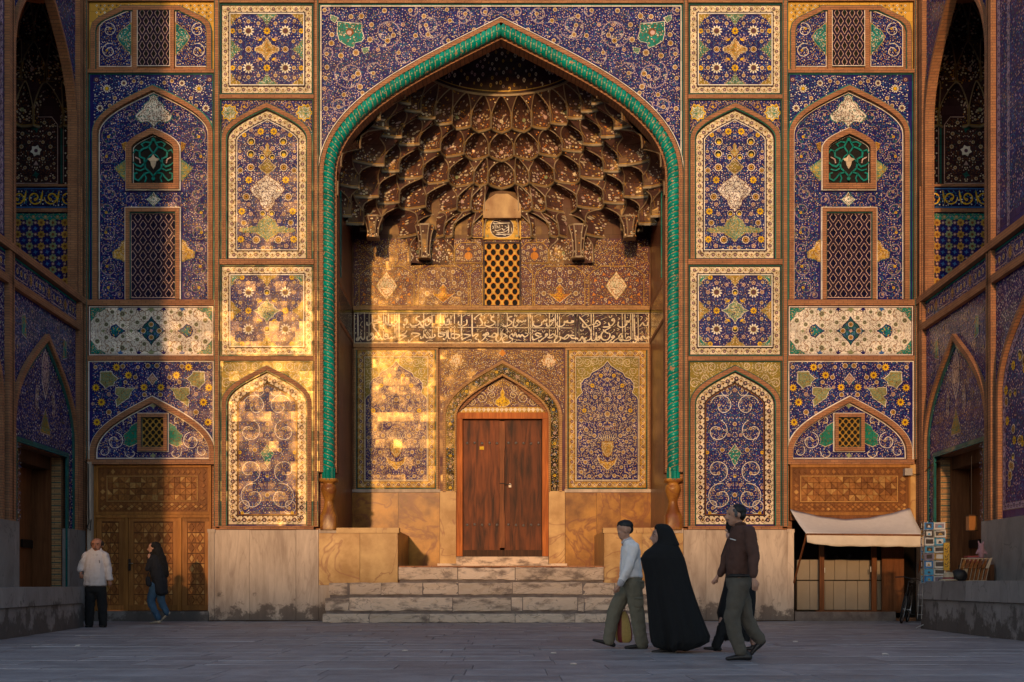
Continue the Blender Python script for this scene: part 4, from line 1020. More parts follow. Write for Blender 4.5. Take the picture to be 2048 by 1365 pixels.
def dr_lip(T, th):
    # the foot of a tier runs in a zigzag: ridges point into the room, valleys lie back
    for t0, t1, dep in T.get('cells', ()):
        if t0-1e-9 <= th <= t1+1e-9: return dep*max(0., 1-abs((th-(t0+t1)/2)/((t1-t0)/2)))**.7
    return 0.
def cell(T, U, t0, t1, dep, leg=.42, base='vault_ground', nu=10, nv=8, flowers=True, z0=None, lip=True):
    z0 = T['z'] if z0 is None else z0; z1 = U['z']; H = z1-z0; tc = (t0+t1)/2; tw = (t1-t0)/2
    va = lambda u: leg+(1-leg)*(1-abs(u)**1.55)**.85 if abs(u) < 1 else leg        # hood outline
    kr = lambda v: 0 if v < leg*.9 else ((v-leg*.9)/(1-leg*.9))**1.15                # how far the rib has come forward
    def S(u, v, lift=.0):
        u = max(-1, min(1, u)); A = va(u); s = max(0., min(1., v/A)); th = tc+u*tw
        d = dep*(1-abs(u))**.7; k1 = kr(A); e = s**5
        # concave niche that curls forward under its hood
        x, y, z = pos(T, U, th, k1*e, z0+H*v, d*(1-e)+dr_lip(U, th)*k1*e)
        q = math.hypot(x, y) or 1
        return (x-x/q*(lift+.006), y-y/q*(lift+.006), z)
    mb = MB(); us = [-1+2*i/nu for i in range(nu+1)]
    rows = [[S(u, va(u)*j/nv, -.006) for u in us] for j in range(nv+1)]
    mb.grid(rows, base, False)
    o = mb.build('muqarnas_cell', vault)
    # spandrels up to the lip of the next tier
    def SP(u, w):
        th = tc+u*tw; A = va(u); v = A+(1-A)*w; k = kr(A)+(1-kr(A))*w
        return pos(T, U, th, k, z0+H*v, dr_lip(U, th)*k)
    sp = MB(); sp.grid([[SP(u, w) for u in us] for w in (0, .5, 1)], base, False); sp.build('muqarnas_spandrel', vault)
    arc = [S(u, va(u), -.006) for u in us]; add_rib(arc, .024)
    for sg in (-1, 1):
        add_rib([pos(T, U, tc+sg*tw, kr(v), z0+H*v, 0) for v in (0, leg*.5, leg)], .03)
        add_rib([S(sg*.90, va(.9)*q, .0) for q in (.06, .5, 1)], .008, 'ochre', .004)
    # moulded lip along the foot
    bot = [S(u, 0, .0) for u in us]
    if lip:
        add_rib(bot, .04, 'rib', .016)
        add_rib([(x, y, z+.036) for x, y, z in bot], .012, 'ochre', .008); add_rib([(x, y, z-.028) for x, y, z in bot], .02, 'rib_dark', .008)
    if flowers:
        a = pos(T, U, t0, 0, 0); b = pos(T, U, t1, 0, 0); wid = math.dist(a, b)/2*1.1; hw, hh = wid, H
        g = []
        for _ in range(int(460*wid*H/.3)):
            u = RG.uniform(-.9, .9); v = RG.uniform(.09, .9)
            if v > va(u)*.92: continue
            if any(((p-u)*hw)**2+((q-v)*hh)**2 < .043**2 for p, q in g): continue
            g.append((u, v)); k = RG.random()
            if k < .45: blossom(S, u, v, RG.uniform(.016, .030), ('cream', 'ivory', 'pink', 'ivory'), hw, hh)
            elif k < .75: blossom(S, u, v, RG.uniform(.014, .022), ('orange', 'ochre', 'brown'), hw, hh, 5)
            else:
                an = RG.random()*6; P = [S(u+.05*t*math.cos(an+t)/hw, v+.05*t*math.sin(an+t)/hh) for t in (0, .8, 1.6)]
                q = [S(u+(.05*t*math.cos(an+t)+.012)/hw, v+(.05*t*math.sin(an+t)+.008)/hh) for t in (0, .8, 1.6)]
                MOS.face([P[0], P[1], q[1], q[0]], 'brown'); MOS.face([P[1], P[2], q[2], q[1]], 'brown')
        if wid > .2:
            blossom(S, 0, .42, .055, ('sage', 'cream', 'pink'), hw, hh, 12)
        for _ in range(int(20*wid)):
            u = RG.uniform(-1, 1); w = RG.uniform(.2, .9)
            if abs(u) < .35: continue
            x, y, z = SP(u, w); q = math.hypot(x, y); MOS.face([(x*(1-.008/q)+.02*math.cos(i*1.26)*y/q, y*(1-.008/q)-.008-.02*math.cos(i*1.26)*x/q*0, z+.02*math.sin(i*1.26)) for i in range(5)], RG.choice(('cream', 'orange', 'ochre')))
    return S
def sym(bs): return [-b for b in bs[::-1]]+bs
D2R = math.pi/180
uni = [6.43*D2R*(2*i+1) for i in range(7)]
bnd = {1: sym(uni[:6]+[80*D2R]), 2: sym(uni[:6]+[82*D2R])}
bnd[3] = sym([th_for(TIERS[3], q) for q in (28, 56, 107, 158, 205, 235, 282)])
bnd[4] = [th_for(TIERS[4], q) for q in (35, 62, 90, 152, 205, 246, 285, 326)]
bnd[5] = [th_for(TIERS[5], q) for q in (35, 60, 98, 116, 170, 240, 276, 300, 329)]
for k in (1, 2, 3, 4, 5):
    T = TIERS[k]; T['cells'] = []
    if k < 4: pairs = list(zip(bnd[k], bnd[k][1:]))
    else: pairs = [q for t0, t1 in zip(bnd[k], bnd[k][1:]) for q in ((t0, t1), (-t1, -t0))]
    for t0, t1 in pairs:
        p0, p1 = ring_pt(T, t0), ring_pt(T, t1); wide = math.dist(p0, p1)
        px = abs(proj(*ring_pt(T, min(abs(t0), abs(t1)))))
        dep = min(.5, .62*wide)
        if k == 5 and 165 < px < 176: dep = .7
        T['cells'].append((t0, t1, dep))
for k in (1, 2, 3, 4, 5):
    for (t0, t1, dep) in TIERS[k]['cells']: cell(TIERS[k], TIERS[k-1], t0, t1, dep, .5)
# lowest tier: hoods that spring from the wall between hanging brackets
T, U = TIERS[6], TIERS[5]
PEND = [th_for(U, q) for q in (154, 268)]
bl = [th_for(T, q) for q in (36, 94, 150, 184)]
for sg in (1, -1):
    for i, (t0, t1) in enumerate(zip(bl, bl[1:])):
        a, b = (t0, t1) if sg > 0 else (-t1, -t0); cell(T, U, a, b, .02, .5, lip=False)
    for i, th in enumerate(PEND):
        X, Y = ring_pt(U, sg*th); Xw, Yw = ring_pt(T, sg*th); zt = U['z']+.05; zb = (9.30 if i == 0 else 9.62)
        mb = MB(); rows = []
        cxp, cyp = X, Y-.16
        if i == 1: cxp = X-sg*.13; cyp = Y-.05
        for t in (0, .3, .6, .85, 1):
            z = zt+.18+(zb-zt-.18)*t; w = (.24, .17, .135, .125, .15)[int(round(t*4.01)) if t < 1 else 4]; e = (.02, .0, .0, .0, -.03)[(0, .3, .6, .85, 1).index(t)]
            rows.append([(cxp-w, cyp+.36, z), (cxp-w, cyp+.06+e, z), (cxp-w*.5, cyp-.05+e, z), (cxp+w*.5, cyp-.05+e, z), (cxp+w, cyp+.06+e, z), (cxp+w, cyp+.36, z)])
        mb.grid(rows, 'vault_ground', False); mb.face(rows[-1], 'rib'); mb.face(rows[0], 'rib'); mb.build('hanging_bracket', vault)
        for c in (1, 2, 3, 4): add_rib([r[c] for r in rows], .03)
        add_rib(rows[-1], .045); add_rib(rows[0], .04)
        for _ in range(26):
            j = RG.randrange(4); c = RG.choice((1, 2, 3)); u, v = RG.random(), RG.random()
            P = [Vector(rows[j][c]), Vector(rows[j][c+1]), Vector(rows[j+1][c+1]), Vector(rows[j+1][c])]; q = P[0]*(1-u)*(1-v)+P[1]*u*(1-v)+P[2]*u*v+P[3]*(1-u)*v; r = RG.uniform(.012, .024)
            MOS.face([(q.x+r*math.cos(1.2*e), q.y-.012, q.z+r*math.sin(1.2*e)) for e in range(5)], RG.choice(('cream', 'cream', 'orange')))
# half dome
def dome():
    mb = MB(); T0 = TIERS[0]; rows = []; zt = 14.55
    def S(th, t, lift=0):
        r = T0['a']*(1-t**1.6)*(1.0)+.02*t; z = T0['z']+(zt-T0['z'])*math.sin(t*math.pi/2)**.9
        r -= lift; return (r*math.sin(th), max(.05, r*math.cos(th)), z)
    ths = [-math.pi/2+math.pi*i/28 for i in range(29)]
    for j in range(13): rows.append([S(t, j/12) for t in ths])
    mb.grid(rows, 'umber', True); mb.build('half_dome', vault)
    add_rib([S(t, 0) for t in ths], .05); add_rib([S(t, .03) for t in ths], .02, 'ochre')
    g = []
    for _ in range(1500):
        th = RG.uniform(-1.45, 1.45); t = RG.uniform(.04, .95); r = T0['a']*(1-t**1.6)
        if any(((a-th)*r)**2+((b-t)*1.9)**2 < .085**2 for a, b in g): continue
        g.append((th, t)); q = RG.uniform(.02, .042)
        MOS.face([S(th+q*math.cos(i)/max(.2, r), t+q*math.sin(i)/1.9, .008) for i in range(0, 7)][:6], RG.choice(('cream', 'pink', 'cream', 'ochre')))
        MOS.face([S(th+q*.45*math.cos(i*1.25)/max(.2, r), t+q*.45*math.sin(i*1.25)/1.9, .012) for i in range(5)], RG.choice(('brown', 'umber')))
dome()
RIBS.build('rib_moulding', vault, 'stuff'); MOS.build('vault_mosaic', vault, 'stuff')
# closing sheet between arch reveal and the vault edges, so no daylight leaks from behind
def vault_close():
    mb = MB()
    G = arch_path(MID, 334, 900, 350, 68, 20); outer = rect(560, -60, 1444, 900)
    def f(q): return F0(q[0], q[1], .5)
    # side cheeks behind the reveal
    mb.face([(-HWX, 3.505, 9.0), (HWX, 3.505, 9.0), (HWX, 3.505, 15.1), (-HWX, 3.505, 15.1)], 'vault_ground')
    mb.build('vault_backing', vault)
vault_close()
# ------------------------------------------------ back wall of the niche
def bsheet(name, parent, outer, mat, dy, holes=()):
    mb = MB(); mb.fill(outer, list(holes), lambda p: FB(p[0], p[1], dy), mat); return mb.build(name, parent)
backw = bpy.data.objects.new('niche_wall', None); COL.objects.link(backw); backw.parent = portal
def flower_field(name, poly, seed, cx=None, sp=6.0, dy=-.03, mats=('cream', 'ivory', 'gold_tile', 'ivory'), leaves=('orange', 'ochre', 'gold_tile', 'brown'), base='violet', extra=None, parent=backw, vine='brown'):
    bsheet(name, parent, poly, base, dy)
    o = Orn(cx, seed=seed)
    if extra: extra(o)
    xs = [p[0] for p in poly]; ys = [p[1] for p in poly]; Q = offset(poly, 2, True)
    o.fill(lambda x, y: inside(Q, x, y), (min(xs), min(ys), max(xs), max(ys)), sp, mats, leaves, vine)
    o.mesh(FB, dy-.001, name=name+'_mosaic', parent=parent)
    lines([(poly, 0, 1.3, 'ochre', True)], parent, dy-.014, dy, 'fillet', FB)
def back_wall():
    # row of arched floral panels under the vault
    def flat_arch(x0, x1, y0, y1, rise): 
        c = (x0+x1)/2; return [(x0, y1), (x0, y0+rise), (x0+(x1-x0)*.08, y0+rise*.55), (x0+(x1-x0)*.22, y0), (x1-(x1-x0)*.22, y0), (x1-(x1-x0)*.08, y0+rise*.55), (x1, y0+rise), (x1, y1)]
    def big(o, cx, orange):
        for (a, b, r) in ((0, 562, 6.5), (22, 567, 5), (32, 588, 6), (20, 545, 5), (0, 541, 4.5), (38, 566, 4), (14, 606, 4), (42, 606, 3.5)): o.ros(cx-a-.01, b, r, 'c')
        o.mx = None
        o.med([(cx, 570), (cx+7, 578), (cx+5, 586), (cx+13, 590), (cx+22, 588), (cx+10, 598), (cx, 606), (cx-10, 598), (cx-22, 588), (cx-13, 590), (cx-5, 586), (cx-7, 578)], 'orange', 'cream', 4, 1, ('brown', 'yellow'), 4); o.mx = cx
    def dia(o, cx):
        o.mx = None
        o.med([(cx, 545), (cx+5, 553), (cx+12, 560), (cx+20, 573), (cx+12, 586), (cx+5, 594), (cx, 600), (cx-5, 594), (cx-12, 586), (cx-20, 573), (cx-12, 560), (cx-5, 553)], 'cream', 'ochre', 4, 1.4, ('orange', 'brown', 'sage'), 4); o.mx = cx
        for (a, b) in ((25, 550), (42, 562), (30, 595), (45, 590), (28, 575), (14, 606), (46, 606)): o.star(cx-a, b, 4.5, 3, 'orange', 4, .5); o.keep(cx-a, b, 4)
        for (a, b) in ((38, 548), (20, 560), (36, 580), (22, 600)): o.ros(cx-a, b, 3.6, 'c')
    bsheet('panel_ground', backw, rect(708, 478, 1298, 616), 'violet', -.018)
    og = Orn(seed=90); og.fill(lambda x, y: True, (710, 480, 1296, 614), 5.4, ('cream', 'ivory', 'gold_tile'), ('orange', 'ochre', 'gold_tile'), 'ochre'); og.mesh(FB, -.0185, name='panel_ground_mosaic', parent=backw)
    for sg in (0, 1):
        mir = (lambda x: 2*MID+2-x) if sg else (lambda x: x)
        def mp(P): return [(mir(x), y) for x, y in P][::-1] if sg else P
        P = mp(flat_arch(836, 937, 533, 613, 18)); c = mir(886.5); flower_field('floral_panel', P, 91, c, 5.4, extra=lambda o: big(o, c, 0))
        P = mp(flat_arch(718, 829, 533, 613, 18)); c2 = mir(773.5); flower_field('floral_panel', P, 92, c2, 5.2, extra=lambda o: dia(o, c2), mats=('cream', 'ivory', 'gold_tile', 'orange'))
        P = mp([(940, 613), (940, 548), (953, 536), (966, 533), (966, 613)]); flower_field('floral_panel', P, 93, None, 4.8)
        P = mp(flat_arch(909, 965, 486, 528, 14)); c3 = mir(937); flower_field('floral_panel', P, 94, c3, 5, extra=lambda o: (o.disk(c3-.01, 513, 8, 'orange', 4, 9), o.star(c3-.01, 500, 5, 4, 'orange', 4), o.keep(c3, 510, 9), [o.ros(c3-a, b, 4, 'c') for a, b in ((14, 508), (20, 518), (12, 496), (22, 505))]))
        P = mp([(941, 478), (941, 448), (952, 437), (966, 435), (966, 478)]); flower_field('floral_panel', P, 95, None, 4.8, dy=-.06)
    # central shaft: plaster patch, plaque, window
    mb = MB(); pl = Plane(3.25)
    A = [(966, 436), (966, 410), (974, 400), (992, 388), (1016, 388), (1034, 400), (1042, 410), (1042, 436)]
    mb.prism([pl(*q) for q in A], (0, .26, 0), 'plaster'); mb.build('plaster_patch', backw)
    mb = MB(); mb.prism([FB(x, y, -.08) for x, y in ((966, 481), (966, 434.5), (1042, 434.5), (1042, 481))], (0, .07, 0), 'gold_tile'); plq = mb.build('calligraphy_plaque', backw)
    o = Orn(1004, seed=97)
    o.mx = None; o.disk(1004, 458, 22.6, 'cream', 2, 26); 
    oval = [(1004+22.4*math.copysign(abs(math.cos(t))**.8, math.cos(t)), 458+18.8*math.copysign(abs(math.sin(t))**.85, math.sin(t))) for t in [2*math.pi*i/28 for i in range(28)]]
    o.e.clear(); o.poly([(1004+(x-1004)*1.06, 458+(y-458)*1.06) for x, y in oval], 'cream', 2); o.poly(oval, 'purple', 3)
    for sg in (-1, 1):
        o.star(1004+sg*29.5, 458, 6, 4, 'brown', 3, .4, 0); o.star(1004+sg*29.5, 458, 3.4, 4, 'gold_tile', 4, .4, 0)
        for y in (443, 474): o.disk(1004+sg*29, y, 4.2, 'ochre', 3, 8); o.disk(1004+sg*29, y, 2.4, 'sage', 4, 6)
    k = 90/1117
    for P in ([(330, 830), (400, 815), (520, 850), (740, 850)], [(320, 860), (400, 870), (640, 855)], [(320, 920), (335, 970), (310, 990)], [(370, 890), (375, 990)], [(400, 890), (400, 990)], [(430, 920), (450, 960), (440, 980)], [(490, 900), (490, 980)], [(365, 1020), (420, 1040), (500, 1010), (530, 990)], [(550, 980), (590, 1030), (620, 1000)], [(640, 980), (700, 960), (690, 1020), (580, 1080), (420, 1080)], [(710, 900), (712, 1070), (690, 1080)], [(780, 970), (785, 1080)], [(390, 1130), (500, 1100), (430, 1080)], [(395, 1135), (560, 1130), (760, 1125)], [(590, 1160), (640, 1155)], [(480, 795), (520, 785)], [(540, 910), (560, 930)], [(620, 930), (650, 935)], [(680, 900), (720, 885)], [(320, 1070), (360, 1070)]):
        o.stroke([(960+x*k, 380+y*k) for x, y in P], 1.7, 'white', 4)
    o.mesh(FB, -.081, name='plaque_lettering', parent=plq)
    wf = bpy.data.objects.new('lattice_window', None); COL.objects.link(wf); wf.parent = portal
    mb = MB(); band(mb, FB, rect(966, 486, 1042, 616), 0, 3.5, -.09, .0, 'purple', True); mb.build('window_frame', wf)
    lattice(wf, 969.5, 1038.5, 489, 613, 17.2, 22.4, 5.0, 6.0, 'round', 'gold_tile', 'orange', -.06, -.026, .03, 'lattice', FB)
    # cornices and inscription band
    def course(name, y0, y1, yf, mat):
        mb = MB(); pbox(mb, FB, 708, y0, 1298, y1, yf, .02, mat); return mb.build(name, backw)
    course('cornice', 614, 622, -.12, 'brick_gold'); course('cornice', 622.3, 626, -.07, 'olive'); course('cornice', 688.5, 696.5, -.10, 'brick_gold')
    ib = bpy.data.objects.new('inscription_band', None); COL.objects.link(ib); ib.parent = portal
    mb = MB(); pbox(mb, FB, 708, 626.3, 1298, 688.2, -.03, .02, 'purple'); mb.build('band_ground', ib)
    lines([(rect(708, 626.3, 1298, 688.2), .6, 1.3, 'cream', True)], ib, -.045, -.03, 'fillet', FB)
    o = Orn(seed=99)
    SEG = [(700, [
        [(205, 135), (208, 800), (178, 785)], [(178, 785), (172, 835), (205, 856), (238, 810), (272, 748), (292, 782), (332, 826), (366, 808), (380, 755)], [(375, 130), (380, 755)],
        [(495, 140), (490, 760)], [(440, 380), (440, 450), (490, 452), (560, 390), (580, 365)], [(575, 195), (580, 365), (600, 450), (645, 492)], [(740, 200), (745, 270), (785, 300), (745, 315), (610, 350), (830, 365)], [(830, 368), (660, 420), (600, 445)], [(860, 140), (860, 800)],
        [(905, 240), (912, 400), (860, 462), (800, 488), (778, 460)], [(990, 140), (985, 440), (955, 430), (920, 370)], [(1075, 380), (1060, 450), (1020, 457), (990, 430)], [(1150, 140), (1155, 800)], [(1200, 150), (1205, 770)], [(1235, 355), (1170, 430), (1112, 484), (1098, 440)],
        [(1260, 140), (1262, 800), (1300, 822), (1420, 752), (1570, 740)], [(1460, 600), (1400, 680), (1285, 722), (1560, 742)], [(1425, 360), (1395, 330), (1430, 300), (1462, 340), (1452, 420), (1400, 462), (1365, 430)], [(1790, 230), (1712, 258), (1700, 320), (1790, 382), (1740, 452), (1600, 482), (1535, 425)],
        [(1370, 512), (2060, 512)], [(1890, 130), (1890, 810)], [(2060, 235), (1820, 390), (1810, 430), (1890, 530), (2060, 740)], [(575, 480), (700, 630), (800, 800), (860, 812)], [(560, 725), (535, 690), (560, 660), (594, 695), (598, 745), (555, 805), (470, 852), (438, 812), (450, 740)],
        [(580, 842), (620, 780), (652, 738), (692, 772), (712, 822), (765, 800)], [(950, 750), (900, 738), (922, 682), (972, 720), (972, 790), (900, 822), (860, 790)], [(1145, 750), (1100, 795), (1060, 768), (1020, 802), (980, 790)], [(1590, 705), (1600, 660), (1795, 690), (1640, 772), (1540, 866), (1502, 884), (1500, 830)], [(1808, 745), (1820, 804), (1870, 770), (1910, 698), (1950, 772), (2040, 790)]],
       [[(245, 195), (340, 150)], [(115, 455), (172, 412)], [(1040, 190), (1122, 152)], [(1310, 640), (1400, 590)], [(1540, 610), (1640, 560)], [(275, 255), (295, 310)], [(270, 480), (290, 400), (330, 360)], [(300, 480), (318, 505), (300, 520)], [(260, 690), (300, 690), (270, 640), (310, 600), (270, 580)], [(120, 205), (145, 215), (120, 235)], [(130, 280), (130, 325)], [(135, 640), (158, 660), (135, 685)], [(740, 610), (800, 560)], [(620, 155), (700, 130)], [(1030, 520), (1090, 500)], [(1300, 270), (1370, 235)], [(1620, 270), (1660, 240)], [(1960, 190), (2040, 150)], [(265, 845), (285, 890)], [(640, 220), (690, 215)], [(910, 150), (940, 180), (900, 190)], [(1040, 260), (1085, 275), (1050, 300)], [(1740, 610), (1800, 575)], [(1930, 905), (2010, 860)]],
       [(140, 548), (795, 225), (1415, 235), (1620, 380), (1620, 330), (1395, 850), (1720, 835), (1050, 680), (1100, 670), (440, 290), (440, 650), (1500, 440), (1385, 150)]),
      (850, [
        [(180, 140), (190, 780)], [(335, 140), (330, 300)], [(395, 130), (400, 440), (432, 464), (480, 440)], [(495, 345), (508, 432), (556, 455), (575, 300)], [(556, 450), (622, 424), (610, 290)], [(665, 140), (670, 780)], [(755, 160), (755, 830)], [(935, 150), (940, 780), (990, 804), (1090, 764), (1172, 722)],
        [(865, 360), (855, 425), (920, 478), (1000, 472), (1072, 420), (1068, 315)], [(1205, 170), (1215, 700), (1260, 722), (1300, 690)], [(1300, 310), (1265, 290), (1400, 180), (1440, 190), (1448, 235)], [(1390, 265), (1472, 400), (1420, 472), (1325, 484)], [(1545, 375), (1535, 460), (1620, 494), (1740, 452), (1792, 392), (1702, 330), (1702, 268), (1775, 248)],
        [(1870, 160), (1870, 640)], [(1930, 160), (1930, 640)], [(2030, 170), (2035, 700)], [(1985, 325), (1975, 420), (2060, 490)], [(-10, 512), (2060, 522)], [(110, 362), (85, 335), (105, 305), (140, 330), (142, 395), (60, 472), (15, 450), (20, 395)], [(-5, 365), (235, 188)], [(-5, 560), (130, 764), (200, 782)], [(200, 785), (260, 740), (240, 690)],
        [(350, 530), (350, 720), (382, 755), (462, 740)], [(535, 655), (410, 636), (388, 672), (505, 702), (440, 755)], [(545, 605), (562, 740), (500, 825), (468, 800)], [(590, 585), (600, 780), (660, 802)], [(690, 705), (720, 680), (892, 722), (800, 794), (690, 782)], [(960, 690), (1170, 722), (1050, 784)], [(1300, 692), (1362, 700), (1288, 792), (1335, 825)],
        [(1610, 720), (1560, 680), (1590, 645), (1625, 680), (1600, 725), (1480, 725)], [(1480, 725), (1520, 690), (1545, 765), (1440, 864), (1382, 872), (1368, 815)], [(1620, 745), (1700, 742), (1765, 668), (1832, 702), (1780, 764), (1660, 752)], [(1870, 640), (1860, 720), (1818, 785), (1832, 854), (1905, 862), (1985, 715)], [(1985, 715), (1930, 700), (1960, 660), (2000, 690)]],
       [[(960, 242), (1060, 180), (1145, 170), (1140, 212), (1085, 200)], [(1490, 212), (1580, 160), (1645, 168), (1612, 202)], [(1015, 902), (1100, 840), (1192, 842), (1160, 884)], [(1595, 892), (1680, 850), (1750, 862), (1720, 890)], [(20, 190), (120, 150)], [(440, 262), (520, 200), (480, 170)], [(550, 170), (640, 130)], [(840, 190), (882, 215), (840, 245)], [(1570, 260), (1650, 225)], [(1410, 630), (1500, 585)], [(1680, 610), (1780, 570)], [(800, 630), (880, 590)], [(1080, 635), (1165, 605)], [(1350, 570), (1350, 640)], [(1320, 570), (1385, 570)], [(1580, 340), (1640, 375), (1590, 410)], [(1800, 430), (1840, 435)], [(1815, 430), (1815, 490)], [(1480, 320), (1525, 270), (1520, 230)], [(1960, 640), (2010, 570)], [(20, 890), (110, 840), (200, 850)], [(520, 200), (525, 250), (570, 245), (570, 195)], [(1680, 180), (1690, 235), (1750, 230), (1755, 175)], [(1105, 440), (1120, 480)], [(840, 825), (860, 870)], [(570, 830), (580, 880)], [(100, 580), (150, 590), (90, 640)], [(1560, 800), (1600, 830), (1560, 860)], [(700, 230), (730, 180)], [(230, 180), (250, 220)], [(250, 600), (255, 570)]],
       [(995, 370), (1575, 585), (995, 605), (430, 575), (475, 570), (1290, 400), (1250, 870), (1470, 470), (715, 610), (1890, 200)]),
      (1000, [
        [(15, 170), (15, 740)], [(105, 160), (115, 700)], [(185, 160), (185, 800)], [(62, 320), (48, 430), (120, 494), (250, 452), (305, 382), (218, 322), (230, 258), (312, 240)], [(720, 160), (735, 660)], [(770, 160), (780, 870)], [(820, 150), (830, 800)],
        [(660, 320), (642, 374), (600, 350), (560, 384), (520, 352), (470, 375), (430, 350), (462, 325), (482, 390), (420, 484), (365, 492)], [(365, 290), (348, 400), (340, 485), (365, 492)], [(1200, 295), (1180, 354), (1130, 330), (1110, 374), (1070, 384), (1060, 455), (960, 494), (870, 474), (848, 410), (870, 355)], [(1265, 160), (1265, 740)],
        [(1370, 275), (1372, 352), (1290, 368), (1305, 330), (1342, 345), (1340, 405), (1270, 484), (1200, 474), (1192, 400)], [(1415, 160), (1420, 720)], [(1470, 160), (1475, 730)], [(1520, 160), (1525, 720)], [(1850, 385), (1830, 350), (1885, 360), (1850, 395), (1740, 395), (1722, 340), (1690, 392), (1652, 360), (1640, 445), (1560, 494), (1470, 474), (1448, 400)],
        [(-10, 522), (1872, 532)], [(1930, 170), (1935, 760)], [(2015, 190), (2025, 850)], [(855, 692), (640, 660)], [(740, 680), (640, 764), (560, 700), (520, 762), (480, 702), (440, 764), (390, 640)], [(390, 640), (350, 744), (310, 680), (240, 762), (325, 822), (250, 884), (130, 904), (68, 862), (78, 795)],
        [(1052, 692), (950, 660), (906, 702), (1000, 744), (1082, 740)], [(1082, 740), (940, 804), (850, 834), (822, 740)], [(1215, 720), (1165, 725), (1185, 680), (1212, 700), (1180, 745), (1060, 834), (1010, 884), (988, 840)], [(1220, 772), (1300, 784), (1395, 720), (1340, 688), (1240, 772)], [(1470, 775), (1428, 765), (1440, 730), (1472, 760), (1400, 834), (1398, 892), (1450, 904), (1542, 834), (1545, 760), (1505, 760)],
        [(1560, 762), (1620, 794), (1722, 708), (1764, 740), (1680, 814), (1600, 802)], [(1900, 732), (1800, 718), (1842, 794), (1960, 792), (1984, 824)], [(40, 700), (110, 690), (160, 740), (110, 770), (20, 830)]],
       [[(880, 242), (960, 190), (1045, 190), (1010, 232)], [(1700, 242), (1790, 190), (1882, 190), (1850, 232)], [(515, 242), (625, 186)], [(505, 484), (590, 430), (662, 432)], [(375, 892), (450, 840), (542, 852)], [(1165, 912), (1250, 860), (1332, 872), (1300, 900)], [(1765, 912), (1830, 870), (1922, 882), (1890, 910)], [(1580, 230), (1690, 180)], [(1160, 170), (1200, 230)], [(1320, 250), (1360, 200), (1340, 180)], [(950, 320), (990, 345), (950, 365)], [(1120, 450), (1180, 410)], [(1800, 460), (1890, 435)], [(970, 600), (1070, 570)], [(1740, 630), (1890, 570)], [(450, 575), (510, 575)], [(480, 575), (480, 640)], [(530, 655), (590, 590)], [(600, 800), (645, 825), (600, 845)], [(620, 885), (710, 835)], [(220, 600), (230, 635), (285, 630), (290, 580)], [(860, 590), (870, 620), (915, 615), (920, 580)], [(1085, 600), (1095, 635), (1140, 630), (1150, 590)], [(1830, 620), (1880, 650), (1840, 670)], [(1600, 665), (1670, 590)], [(1570, 590), (1600, 610)], [(1340, 640), (1385, 590)], [(380, 250), (380, 190), (430, 240), (435, 185)], [(30, 630), (90, 560)], [(390, 380), (405, 420)], [(1960, 320), (1990, 340)], [(1970, 480), (1980, 530)], [(320, 870), (335, 915)], [(660, 580), (675, 610)]],
       [(1575, 372), (1695, 465), (1740, 465), (1365, 460), (370, 585), (370, 825), (415, 825), (1200, 600), (1305, 600), (845, 885), (1570, 280), (120, 825)]),
      (1150, [
        [(10, 180), (10, 830)], [(95, 190), (100, 820)], [(60, 200), (330, 500), (404, 620), (412, 720), (380, 824), (295, 854)], [(410, 170), (420, 830)], [(470, 170), (480, 800)], [(205, 425), (195, 490), (260, 514), (400, 454), (500, 432), (560, 340), (645, 422), (560, 484), (470, 494)], [(550, 415), (592, 440)],
        [(1000, 352), (940, 335), (975, 295), (1006, 335), (1000, 385), (940, 464), (880, 464), (856, 395)], [(1205, 170), (1220, 830)], [(1275, 180), (1285, 780)], [(1112, 370), (1098, 460), (1160, 514), (1260, 494), (1322, 430), (1320, 350), (1380, 384), (1386, 325)], [(1420, 170), (1430, 780)], [(1470, 160), (1480, 820)], [(1510, 180), (1530, 790), (1592, 792), (1578, 735)], [(1610, 180), (1620, 880)],
        [(1648, 494), (1700, 430), (1732, 398), (1772, 464), (1852, 462), (1850, 385)], [(675, 512), (905, 512), (750, 604), (680, 680), (668, 764), (720, 834), (820, 834), (886, 760), (884, 680), (800, 652), (715, 575)], [(635, 790), (590, 770), (620, 740), (645, 775), (612, 824), (560, 834), (540, 640)], [(540, 690), (540, 764), (500, 844), (428, 844), (410, 730)],
        [(1000, 775), (930, 775), (970, 735), (1005, 765), (930, 834), (830, 904), (786, 892)], [(1212, 844), (1118, 770), (1182, 676), (1192, 764), (1128, 804), (1182, 864), (1212, 844)], [(1120, 782), (1020, 844), (940, 914), (918, 870)], [(1230, 832), (1290, 856), (1400, 834), (1424, 790), (1360, 758), (1300, 824)],
        [(1884, 745), (1872, 804), (1820, 780), (1790, 804), (1742, 738), (1690, 784), (1724, 844), (1640, 804), (1560, 884), (1500, 914), (1488, 868)], [(295, 780), (240, 804), (275, 884), (228, 872), (190, 758), (160, 784), (130, 844), (85, 862)]],
